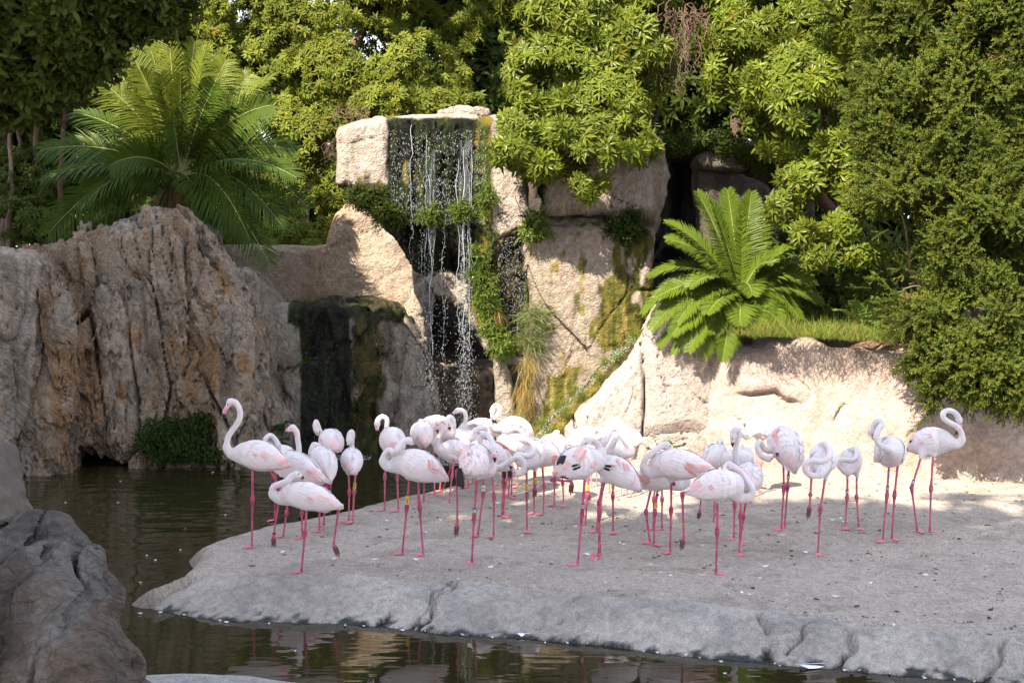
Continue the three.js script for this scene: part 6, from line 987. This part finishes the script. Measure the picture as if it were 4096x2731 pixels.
flamingo('flamingo hidden behind the large sleeping one, only its thin legs in view', {
  C: [2680, 1850, 0], T: [2600, 1840, -0.3], R: 36, coral: 0, neck: [[2690, 1860], [2692, 1845], [2675, 1835, -0.05]],
  legs: [{ h: [2651, 1900], k: [2649, 1995], f: [2648, 2121], dir: 180 }, { h: [2625, 1900], k: [2616, 1995], f: [2614, 2119], dir: 180 }], salmon: 0.2 });
flamingo('nearest flamingo in front asleep facing right, one leg bent back with dark red band', {
  patch: [{ a: [2806, 1932], b: [2758, 1958], w: 22, n: 4, c: [0.76, 0.32, 0.31] }, { a: [2852, 1944], b: [2836, 1954], w: 8, n: 2, c: [0.62, 0.15, 0.16] }],
  C: [2972, 1925], T: [2752, 1970, 0.12], R: 64, coral: 0.4,
  neck: [[2955, 1990], [2985, 1993, 0.02], [3012, 1975, 0.03], [3008, 1948, 0.02], [2990, 1925, -0.04], [2970, 1895, -0.08], [2940, 1870, -0.06], [2916, 1860, -0.02]], bill: [[2900, 1868, 0.0], [2890, 1876, 0.0]],
  legs: [{ h: [2872, 2004], k: [2870, 2124], f: [2865, 2300], dir: 8 }, { h: [2768, 1971, 0.03], k: [2730, 1972, 0.06], f: [2736, 2150, 0.06], t: [2724, 2202, 0.1] }], band: [{ leg: 1, t: 0.55, text: 'RYY', ...MAR, h: 0.05 }] });
flamingo('flamingo with tall upright neck and lowered bill behind the nearest right hand one', {
  C: [2985, 1880, -0.15], T: [3008, 1950, 0.25], R: 60, coral: 0.1,
  neck: [[2965, 1885, -0.3], [2946, 1850, -0.28], [2942, 1810, -0.26], [2948, 1770, -0.25], [2956, 1738, -0.24], [2953, 1717, -0.22], [2941, 1716, -0.2], [2934, 1732, -0.2], [2934, 1745, -0.2]], bill: [[2931, 1766, -0.19], [2931, 1788, -0.18]],
  legs: [{ h: [2960, 1995], k: [2963, 2058], f: [2958, 2222], dir: 90 }, { h: [2986, 2000, -0.15], k: [2975, 2067], f: [2962, 2176], dir: 90 }] });
flamingo('small sleeping flamingo behind the upright necked one, face turned left', {
  C: [2990, 1825, 0.02], T: [2895, 1862, -0.1], R: 44, coral: 0.15, neck: [[2996, 1835, -0.04], [2998, 1815, -0.08], [2988, 1800, -0.08], [2972, 1796, -0.06]], bill: [[2962, 1802, -0.04], [2955, 1808, -0.04]],
  legs: [{ h: [2941, 1900], k: [2940, 2020], f: [2936, 2158], dir: 180 }, { h: [2950, 1900, -0.08], k: [2950, 1960, -0.1], f: [2952, 1930, -0.1], t: [2954, 1900, -0.1] }], salmon: 0.1 });
flamingo('flamingo seen from behind, head turned back on its shoulders, one foot dangling', {
  patch: [{ a: [2840, 1832], b: [2828, 1858], w: 26, n: 4, c: [0.74, 0.3, 0.26] }],
  C: [2895, 1800, -0.2], T: [2820, 1862, 0.15], R: 48, coral: 0.6, neck: [[2890, 1805, -0.25], [2886, 1782, -0.18], [2881, 1766, -0.08]], bill: [[2879, 1772, -0.05], [2877, 1780, -0.04]],
  legs: [{ h: [2862, 1875], k: [2860, 1985], f: [2856, 2094], dir: 20 }, { h: [2815, 1880], k: [2806, 1990], f: [2800, 2040], t: [2794, 2080] }], salmon: 0.25 });
flamingo('brightly sunlit flamingo twisting its neck to preen against the peach wall', {
  patch: [{ a: [2984, 1662], b: [3010, 1700], w: 22, n: 5, c: [0.8, 0.38, 0.34] }, { a: [3052, 1700], b: [3064, 1728], w: 14, n: 3, c: [0.78, 0.36, 0.33] }],
  C: [3002, 1702, 0.05], T: [3120, 1730, -0.2], R: 48, coral: 0.6,
  neck: [[3006, 1732, 0.1], [2988, 1745, 0.14], [2964, 1738, 0.16], [2940, 1725, 0.18], [2920, 1712, 0.2], [2914, 1692, 0.22], [2926, 1677, 0.22], [2941, 1682, 0.22], [2950, 1698, 0.24], [2958, 1707, 0.26]], bill: [[2974, 1707, 0.27], [2983, 1692, 0.28]],
  legs: [{ h: [3026, 1742], k: [3024, 1850], f: [3018, 1985], dir: 170 }, { h: [3052, 1742], k: [3046, 1850], f: [3036, 1982], dir: 170 }], salmon: 0.9 });
flamingo('flamingo bowed forward with wings drooping, preening its breast, coral feathers at its shoulder', {
  patch: [{ a: [3098, 1695], b: [3104, 1730], w: 12, n: 2, c: [0.66, 0.13, 0.08] }, { a: [3104, 1724], b: [3112, 1780], w: 14, n: 3, c: [0.66, 0.13, 0.08] }, { a: [3150, 1812], b: [3152, 1870], w: 26, n: 3, c: [0.8, 0.55, 0.52] }],
  C: [3120, 1705, -0.12], T: [3180, 1882, 0.15], R: 66, coral: 0.3,
  neck: [[3092, 1755, -0.08], [3086, 1788, -0.04], [3072, 1803, -0.02], [3055, 1792, 0], [3046, 1772, 0.02], [3036, 1768, 0.03], [3029, 1784, 0.05], [3036, 1808, 0.07], [3054, 1828, 0.09], [3076, 1834, 0.1]], bill: [[3100, 1822, 0.12], [3119, 1810, 0.13]],
  flight: [{ a: [3160, 1830, 0.15], b: [3156, 1890, 0.16], c: [0.78, 0.6, 0.58], w: 0.03, n: 3 }, { a: [3200, 1800, 0.1], b: [3216, 1868, 0.12], c: [0.8, 0.72, 0.71], w: 0.03, n: 2 }],
  legs: [{ h: [3132, 1835], k: [3137, 1952], f: [3126, 2123], dir: 175 }, { h: [3156, 1880], k: [3152, 1945], f: [3140, 2113], dir: 175 }], band: [{ leg: 1, t: 0.4, text: 'RGR', ...MAR, h: 0.05 }], salmon: 0.1 });
flamingo('flamingo facing the camera with neck wound in a big ring across its breast', {
  C: [3280, 1856, 0.16], T: [3312, 1815, -0.3], R: 60, coral: 0.0,
  neck: [[3284, 1895, 0.24], [3250, 1902, 0.28], [3225, 1885, 0.29], [3222, 1858, 0.29], [3246, 1842, 0.29], [3280, 1846, 0.29], [3308, 1838, 0.28], [3320, 1815, 0.22], [3316, 1788, 0.12], [3300, 1774, 0.04], [3288, 1782, 0.0]],
  legs: [{ h: [3305, 1912], k: [3283, 2037], f: [3273, 2220], dir: 90 }, { h: [3242, 1905, 0.06], k: [3243, 1980, 0.1], f: [3241, 2018, 0.12], t: [3232, 2078, 0.14] }], salmon: 0.25 });
flamingo('smaller flamingo facing the camera on two legs with neck folded across, dark red band', {
  C: [3398, 1862, 0.14], T: [3415, 1825, -0.28], R: 45, coral: 0.0, thin: 0.95,
  neck: [[3390, 1888, 0.2], [3366, 1872, 0.23], [3354, 1852, 0.24], [3370, 1838, 0.25], [3398, 1843, 0.25], [3420, 1836, 0.22], [3428, 1815, 0.14], [3424, 1796, 0.05], [3412, 1800, 0.02]],
  legs: [{ h: [3390, 1905], k: [3390, 1990], f: [3382, 2115], dir: 90 }, { h: [3431, 1905], k: [3428, 1988], f: [3437, 2117], dir: 90 }], band: [{ leg: 0, t: 0.72, text: 'RAI', ...MAR, h: 0.048 }], salmon: 0.4 });
flamingo('large white flamingo at the right with head bent down left behind its neck', {
  patch: [{ a: [3545, 1748], b: [3532, 1762], w: 10, n: 2, c: [0.76, 0.26, 0.28] }, { a: [3518, 1812], b: [3516, 1835], w: 16, n: 2, c: ROSE }],
  C: [3578, 1790, 0.2], T: [3545, 1835, -0.3], R: 66, coral: 0.25,
  neck: [[3545, 1792, 0.3], [3518, 1778, 0.32], [3506, 1750, 0.32], [3515, 1720, 0.3], [3528, 1698, 0.27], [3524, 1683, 0.25], [3508, 1686, 0.23], [3494, 1708, 0.2], [3487, 1726, 0.2]], bill: [[3494, 1748, 0.19], [3504, 1764, 0.18]],
  flight: [{ a: [3512, 1800, -0.1], b: [3518, 1856, -0.12], c: [0.8, 0.68, 0.66], w: 0.03, n: 3 }],
  legs: [{ h: [3559, 1846], k: [3550, 1980], f: [3533, 2167], dir: 150 }, { h: [3599, 1844], k: [3580, 1976], f: [3569, 2161], dir: 20 }], band: [{ leg: 0, t: 0.8, text: 'USC', ...MAR, h: 0.048 }], salmon: 0.2 });
flamingo('rightmost flamingo with neck in a tall S and bill tucked behind it, walking', {
  patch: [{ a: [3660, 1745], b: [3650, 1765], w: 12, n: 2, c: [0.68, 0.16, 0.14] }, { a: [3728, 1740], b: [3714, 1748], w: 9, n: 2, c: [0.76, 0.24, 0.28] }, { a: [3700, 1770], b: [3682, 1772], w: 7, n: 1, c: [0.76, 0.26, 0.28] }, { a: [3654, 1764], b: [3645, 1768], w: 6, n: 1, c: BLACK }],
  C: [3812, 1752], T: [3640, 1795, -0.22], R: 62, coral: 0.45,
  neck: [[3808, 1775, 0.02], [3835, 1777, 0.04], [3850, 1755, 0.05], [3846, 1728, 0.05], [3828, 1705, 0.05], [3800, 1690, 0.04], [3778, 1674, 0.03], [3773, 1655, 0.02], [3786, 1643, 0.0], [3810, 1644, -0.02], [3830, 1660, -0.03], [3838, 1680, -0.04]], bill: [[3843, 1712, -0.05], [3820, 1742, -0.03]],
  legs: [{ h: [3686, 1828], k: [3648, 1950], f: [3671, 2130], dir: 40 }, { h: [3738, 1820], k: [3726, 1950], f: [3721, 2130], dir: 10 }], band: [{ leg: 0, t: 0.82, text: 'RAR', ...MAR, h: 0.048 }, { leg: 1, t: 0.85, bg: '#8a8683', h: 0.016 }], salmon: 0.2 });
// ───────────────────────── falling water, litter, small bird ─────────────────────────
const foamMat = new THREE.MeshPhysicalMaterial({ color: new THREE.Color().setRGB(0.6, 0.64, 0.66), roughness: 0.15, transmission: 0.6, thickness: 0 });
function drops(parent, name, n, seed, place, size = [0.006, 0.012], tall = 1.8) {
  const R = rng(seed), im = finish(new THREE.InstancedMesh(new THREE.SphereGeometry(1, 6, 5), foamMat, n)); im.name = name; im.userData.kind = 'stuff';
  for (let i = 0; i < n; i++) { const p = place(R, i).sub(parent.position), s = lerp(size[0], size[1], R() * R()); M4.compose(p, Q.identity(), V(s, s * tall * (0.7 + 0.8 * R()), s)); im.setMatrixAt(i, M4); }
  parent.add(im); return im;
}
function streams(parent, list, seed) {                          // [x, y0, y1, depth, radius]: a rope of water that thins and frays as it falls
  const R = rng(seed);
  for (const [x, y0, y1, D, r] of list) {
    const b = bag(), n = 26, pts = [], rad = [];
    for (let i = 0; i <= n; i++) { const t = i / n, p = at(x, lerp(y0, y1, t), D); p.x += 0.03 * noise(t * 6 + x, 1, 3) + 0.016 * noise(t * 18, x, 3); p.z += 0.02 * noise(t * 6, 4, x); pts.push(p); rad.push(0.42 * r * (1 - 0.5 * t) * (0.75 + 0.35 * noise(t * 9 + x * 0.3, 2, 9))); }
    loft(pts, rad, 7, [1, 1, 1], b); under('water_stream', built(b), foamMat, parent);
  }
}
{
  const t = thing('waterfall', 'high waterfall of loose water threads and drops falling from the mossy overhang', 'waterfall', at(1760, 1800, 18.0));
  streams(t, [[1645, 500, 1010, 17.72, 0.012], [1705, 540, 1120, 17.72, 0.009], [1722, 700, 1420, 17.72, 0.02], [1733, 760, 1300, 17.72, 0.012], [1775, 860, 1440, 17.72, 0.006], [1690, 980, 1500, 17.72, 0.006], [1830, 640, 1330, 17.7, 0.014], [1852, 600, 1450, 17.7, 0.022], [1872, 660, 1400, 17.7, 0.014], [1888, 620, 1180, 17.7, 0.010], [1592, 800, 980, 17.74, 0.004]], 801);
  const sheetMat = new THREE.MeshPhysicalMaterial({ color: new THREE.Color().setRGB(0.86, 0.9, 0.9), roughness: 0.1, transmission: 0.97, thickness: 0 });
  for (const [x0, x1, y0, y1, s] of [[1704, 1742, 600, 1150, 2], [1830, 1890, 560, 1120, 3]]) {   // thin torn films of water
    const b = bag(), nx = 10, ny = 40; for (let j = 0; j <= ny; j++) for (let i = 0; i <= nx; i++) { const v = j / ny, u = (i / nx - 0.5) * (1 - 0.45 * v) + 0.5, p = at(lerp(x0, x1, u), lerp(y0, y1, v), 17.72 + 0.03 * noise(u * 9 + s * 5, v * 3, 1) + 0.012 * noise(u * 24, v * 22, s)); b.pos.push(p.x, p.y, p.z); }
    for (let j = 0; j < ny; j++) for (let i = 0; i < nx; i++) { if (noise(i * 0.9 + s * 9, j * 0.16, 3) < -0.15 + 0.5 * (j / ny) - 0.3) continue; const a = j * (nx + 1) + i; b.idx.push(a, a + nx + 1, a + 1, a + 1, a + nx + 1, a + nx + 2); }
    under('water_film', leafGeo(b), sheetMat, t);
  }
  const cols = [[1645, 0.12], [1722, 0.16], [1850, 0.3], [1875, 0.2], [1775, 0.08], [1690, 0.14]];
  drops(t, 'falling_drops', 3600, 803, (R) => { let u = R(), k = 0; while (k < cols.length - 1 && (u -= cols[k][1]) > 0) k++; const v = Math.pow(R(), 0.75), y = lerp(860, 1760, v), w = 8 + 36 * v; return at(cols[k][0] + w * (R() + R() + R() - 1.5), y, 17.74 + 0.25 * (R() - 0.5)); }, [0.0018, 0.0045], 3.2);
  drops(t, 'face_drops', 2100, 805, (R) => at(lerp(1560, 1945, R()), lerp(520, 900, Math.pow(R(), 0.8)), 17.74 + 0.08 * R()), [0.0018, 0.0045], 3.5);
}
{
  const t = thing('second_fall', 'glittering drops running down the brown mossy face right of the high waterfall', 'waterfall', at(2050, 1340, 17.9));
  drops(t, 'face_drops', 900, 811, (R) => at(lerp(1990, 2105, R()), lerp(945, 1330, R()), 17.82 + 0.1 * R()), [0.002, 0.0045], 2.2);
}
{
  const t = thing('small_fall', 'thin dark water curtain running down the small mossy ledge at the left', 'waterfall', at(1300, 1790, 18.7));
  drops(t, 'face_drops', 420, 815, (R) => at(lerp(1215, 1405, R()), lerp(1290, 1790, R()), 18.5 + 0.1 * R()), [0.0014, 0.003], 3);
  drops(t, 'foam', 420, 817, (R) => { const p = at(lerp(1240, 1480, R()), 1800, 18.2); p.z += 0.5 * (R() - 0.7); p.y = WATER + 0.006 * R(); return p; }, [0.006, 0.014], 0.5);
}
{
  const t = thing('stream_water', 'narrow bright thread of stream water on the mossy chute', 'stream', at(2300, 1620, 17.4));
  
  drops(t, 'bubbles', 500, 825, (R2) => { const u = R2(), i = u * 6, L = [[2560, 1350], [2480, 1425], [2400, 1510], [2320, 1585], [2250, 1650], [2200, 1720], [2160, 1790]], k = Math.min(5, Math.floor(i)); return at(lerp(L[k][0], L[k + 1][0], i - k) - 20 + 40 * (R2() - 0.5), lerp(L[k][1], L[k + 1][1], i - k) + 26 * (R2() - 0.5), 17.14); }, [0.004, 0.009], 1);
}
{ // foam under the high fall
  const t = thing('foam_patch', 'white foam on the water below the high waterfall behind the flamingos', 'foam', at(1780, 1815, 18.0)); t.userData.kind = 'stuff';
  drops(t, 'foam', 1100, 831, (R) => { const p = at(lerp(1560, 1960, R()), 1818, 17.9); p.z += 0.9 * (R() - 0.5); p.y = WATER + 0.008 * R(); return p; }, [0.008, 0.02], 0.45);
}
// moulted feathers on the sand and on the water
const featherWhite = new THREE.MeshStandardMaterial({ color: new THREE.Color().setRGB(0.82, 0.79, 0.78), roughness: 0.8, side: THREE.DoubleSide }), featherPink = new THREE.MeshStandardMaterial({ color: new THREE.Color().setRGB(0.80, 0.42, 0.44), roughness: 0.8, side: THREE.DoubleSide });
function featherGeo(len, wid, curl) { const b = bag(); leaf(b, V(-len / 2, 0, 0), V(1, 0, 0), V(0, 1, 0), len, wid, -0.35, curl); const g = leafGeo(b); g.translate(0, wid * 0.35 + 0.004, 0); return g; }
const quill = new THREE.CylinderGeometry(0.0012, 0.002, 1, 5).rotateZ(Math.PI / 2), featherShapes = [featherGeo(1, 0.42, 0.15), featherGeo(1, 0.28, 0.1), featherGeo(1, 0.55, 0.25)];
function looseFeather(x, y, len, turn, shape, pink, label, group, level) {
  const p = onLevel(x, y, level ?? 0.0); if (level === undefined) p.y = sandHeight(p.x, p.z) + 0.004;
  const t = thing('loose_feather', label, 'feather', p, group); t.rotation.y = turn;
  const v = mesh('vane', featherShapes[shape], pink ? featherPink : featherWhite, t); len *= 0.6; v.scale.setScalar(len); const q = mesh('quill', quill, featherWhite, t); q.scale.set(len * 1.15, 1, 1); q.position.set(-len * 0.08, len * 0.12 + 0.003, 0);
}
{
  const R = rng(901), G = 'small white feathers scattered on the sand';
  looseFeather(3250, 2668, 0.3, 0.15, 1, false, 'long white feather lying at the foot of the rim on the water at the right', null, WATER + 0.01);
  looseFeather(2095, 2541, 0.17, 0.1, 2, false, 'white feather floating against the rim below the sunlit spot', null, WATER + 0.012);
  looseFeather(2350, 2220, 0.12, 0.4, 2, false, 'curled white feather beside the foot of the ragged tailed flamingo', null);
  looseFeather(3225, 2212, 0.11, 0.2, 2, false, 'white feather left of the foot of the ring necked flamingo', null);
  looseFeather(3130, 2143, 0.12, 0.0, 1, true, 'pink feather on the sand below the bowed preening flamingo', null);
  looseFeather(2808, 2303, 0.11, -0.1, 1, true, 'pink and white feather left of the nearest sleeping flamingo foot', null);
  looseFeather(2812, 2187, 0.07, 0.3, 0, true, 'small pink feather between the sleeping flamingos', null);
  looseFeather(1500, 2237, 0.09, 0.3, 1, false, 'white feather left of the feet of the large folded neck flamingo', null);
  looseFeather(1664, 2243, 0.09, 0.0, 2, false, 'white feather under the right foot of the large folded neck flamingo', null);
  looseFeather(2894, 2442, 0.12, 0.05, 2, false, 'white feather at the top edge of the rim right of centre', null);
  [[1128, 2208], [1332, 2240], [1545, 2080], [1990, 2010], [2085, 2143], [2080, 2180], [2310, 2003], [2300, 2110], [2420, 2330], [2380, 2245], [2480, 2170], [2490, 2175], [3040, 2315], [2913, 2376], [2965, 2375], [3000, 2382], [3340, 2395], [3362, 2078], [3375, 2092], [3330, 2085], [2680, 2310], [2640, 2295], [1830, 2325], [1800, 2330], [3580, 2506], [2870, 2262], [1960, 2275], [1760, 2080], [2600, 2260], [3480, 2330], [3700, 2300], [2005, 2190], [1700, 2130], [3060, 2270]].forEach(([x, y], i) => looseFeather(x + 4 * R(), y, 0.05 + 0.05 * R(), 6.28 * R(), i % 3, false, 'small white feather lying on the shaded grey sand', G));
  [[640, 2446], [735, 2455], [880, 2478], [905, 2484], [1075, 2490], [1380, 2497], [1455, 2500], [1280, 2480], [1610, 2516], [1700, 2520], [1850, 2535], [1970, 2545], [2180, 2566], [2270, 2568], [2350, 2570], [2540, 2590], [2575, 2602], [2630, 2606], [2745, 2615], [2800, 2628], [2885, 2642], [3100, 2650], [3120, 2660], [3380, 2676], [3440, 2678], [3460, 2668], [3560, 2690], [3700, 2708], [3820, 2715], [3900, 2722], [2900, 2690], [560, 2450], [1180, 2600]].forEach(([x, y], i) => looseFeather(x, y + 4, 0.03 + 0.035 * R(), 6.28 * R(), i % 3, false, 'small white down feather at the water line of the rim', 'white down along the water line of the rim', WATER + 0.008));
  [[470, 2010], [740, 2115], [620, 2240], [585, 2222], [850, 1890], [260, 2010], [900, 2060], [480, 1925], [1120, 1905], [1330, 1880], [560, 2330], [720, 2200]].forEach(([x, y], i) => looseFeather(x, y, 0.035 + 0.02 * R(), 6.28 * R(), i % 3, false, 'white fleck of down floating on the open pool', 'down floating on the pool', WATER + 0.006));
}
{ // droppings, mud crumbs and leaf bits on the sand
  const t = thing('sand_litter', 'dark mud crumbs and bits of leaf scattered over the sand', 'litter', V(0, 0, -12)); t.userData.kind = 'stuff';
  const R = rng(911), g = new THREE.IcosahedronGeometry(1, 1), pp = g.attributes.position; for (let i = 0; i < pp.count; i++) { const k = 1 + 0.35 * noise(pp.getX(i) * 2.2, pp.getY(i) * 2.2, pp.getZ(i) * 2.2); pp.setXYZ(i, pp.getX(i) * k, pp.getY(i) * k, pp.getZ(i) * k); } g.computeVertexNormals();
  const n = 1000, im = finish(new THREE.InstancedMesh(g, new THREE.MeshStandardMaterial({ color: new THREE.Color().setRGB(0.075, 0.058, 0.042), roughness: 0.95 }), n)); im.name = 'crumbs'; im.userData.kind = 'stuff';
  let i = 0; while (i < n) { const cx = lerp(-2.5, 6.5, R()), cz = lerp(-15.5, -8.2, R()), k = 1 + Math.floor(7 * R() * R()); if (shoreDist(cx, cz) < 0.15 || cz > rimZ(cx) - 0.1 || (cx < 1 && R() < 0.4)) continue; for (let j = 0; j < k && i < n; j++) { const x = cx + 0.14 * (R() - 0.5), z = cz + 0.1 * (R() - 0.5), s = 0.003 + 0.010 * Math.pow(R(), 3) + (j ? 0 : 0.003); M4.compose(V(x, sandHeight(x, z) + s * 0.25, z + 12), Q.setFromAxisAngle(UP, R() * 6.28), V(s * (1 + 1.4 * R()), s * 0.6, s)); im.setMatrixAt(i, M4); const q = 0.6 + 1.4 * R(); im.setColorAt(i++, COL.setRGB(q, q, q)); } }
  t.add(im);
}
{ // fallen leaves near the wall
  const R = rng(921), g = bag(); leaf(g, V(-0.5, 0, 0), V(1, 0, 0), V(0, 1, 0), 1, 0.45, 0.3, 0.1); const lg = leafGeo(g), m = new THREE.MeshStandardMaterial({ color: new THREE.Color().setRGB(0.30, 0.14, 0.06), roughness: 0.8 });
  [[3900, 1998, 0.09], [3690, 1992, 0.07], [3870, 1945, 0.06], [2322, 1918, 0.07], [3790, 1955, 0.06], [3840, 1980, 0.06], [3560, 2000, 0.06], [2700, 1955, 0.06], [3430, 2070, 0.05], [3960, 1960, 0.07], [4010, 1990, 0.06], [3300, 1925, 0.05]].forEach(([x, y, s]) => { const p = onLevel(x, y, 0.012), t = tag(mesh('fallen_leaf', lg, m), 'dry brown leaf lying on the sand near the wall', 'leaf', 'dry leaves on the sand'); p.y = sandHeight(p.x, p.z) + 0.008; t.position.copy(p); t.scale.setScalar(s); t.rotation.set(0.2 * R(), 6.28 * R(), 0.2 * R()); });
}
{ // small dark water bird on the cavern rock
  const base = at(2712, 612, 20.0), t = thing('moorhen', 'small dark grey bird perched on top of the dark cavern rock', 'bird', base), b = bag(), u = (x, y, z = 0) => base.clone().add(V(x, y, z));
  loft(curveOf([u(0.16, 0.10), u(0.09, 0.09), u(0, 0.11), u(-0.07, 0.15), u(-0.09, 0.21), u(-0.10, 0.235), u(-0.13, 0.24)], 18), [0.006, 0.02, 0.035, 0.05, 0.06, 0.065, 0.066, 0.062, 0.055, 0.045, 0.036, 0.029, 0.025, 0.023, 0.023, 0.025, 0.024, 0.018, 0.006], 10, [0.055, 0.055, 0.06], b);
  for (const k of [-0.025, 0.025]) loft([u(-0.01, 0.07, k), u(-0.01, 0.03, k), u(-0.01, -0.02, k)], [0.012, 0.006, 0.006], 6, [0.2, 0.18, 0.06], b);
  const g = built(b); flatUV(g, 4); under('body', g, plumage, t);
  const q = bag(); loft([u(-0.128, 0.24), u(-0.165, 0.232)], [0.010, 0.002], 6, [0.55, 0.05, 0.03], q); under('bill', built(q), hornMat, t);
}
scene.traverse(o => { if (o.isMesh) { o.castShadow = true; o.receiveShadow = true; } });
renderer.render(scene, camera);
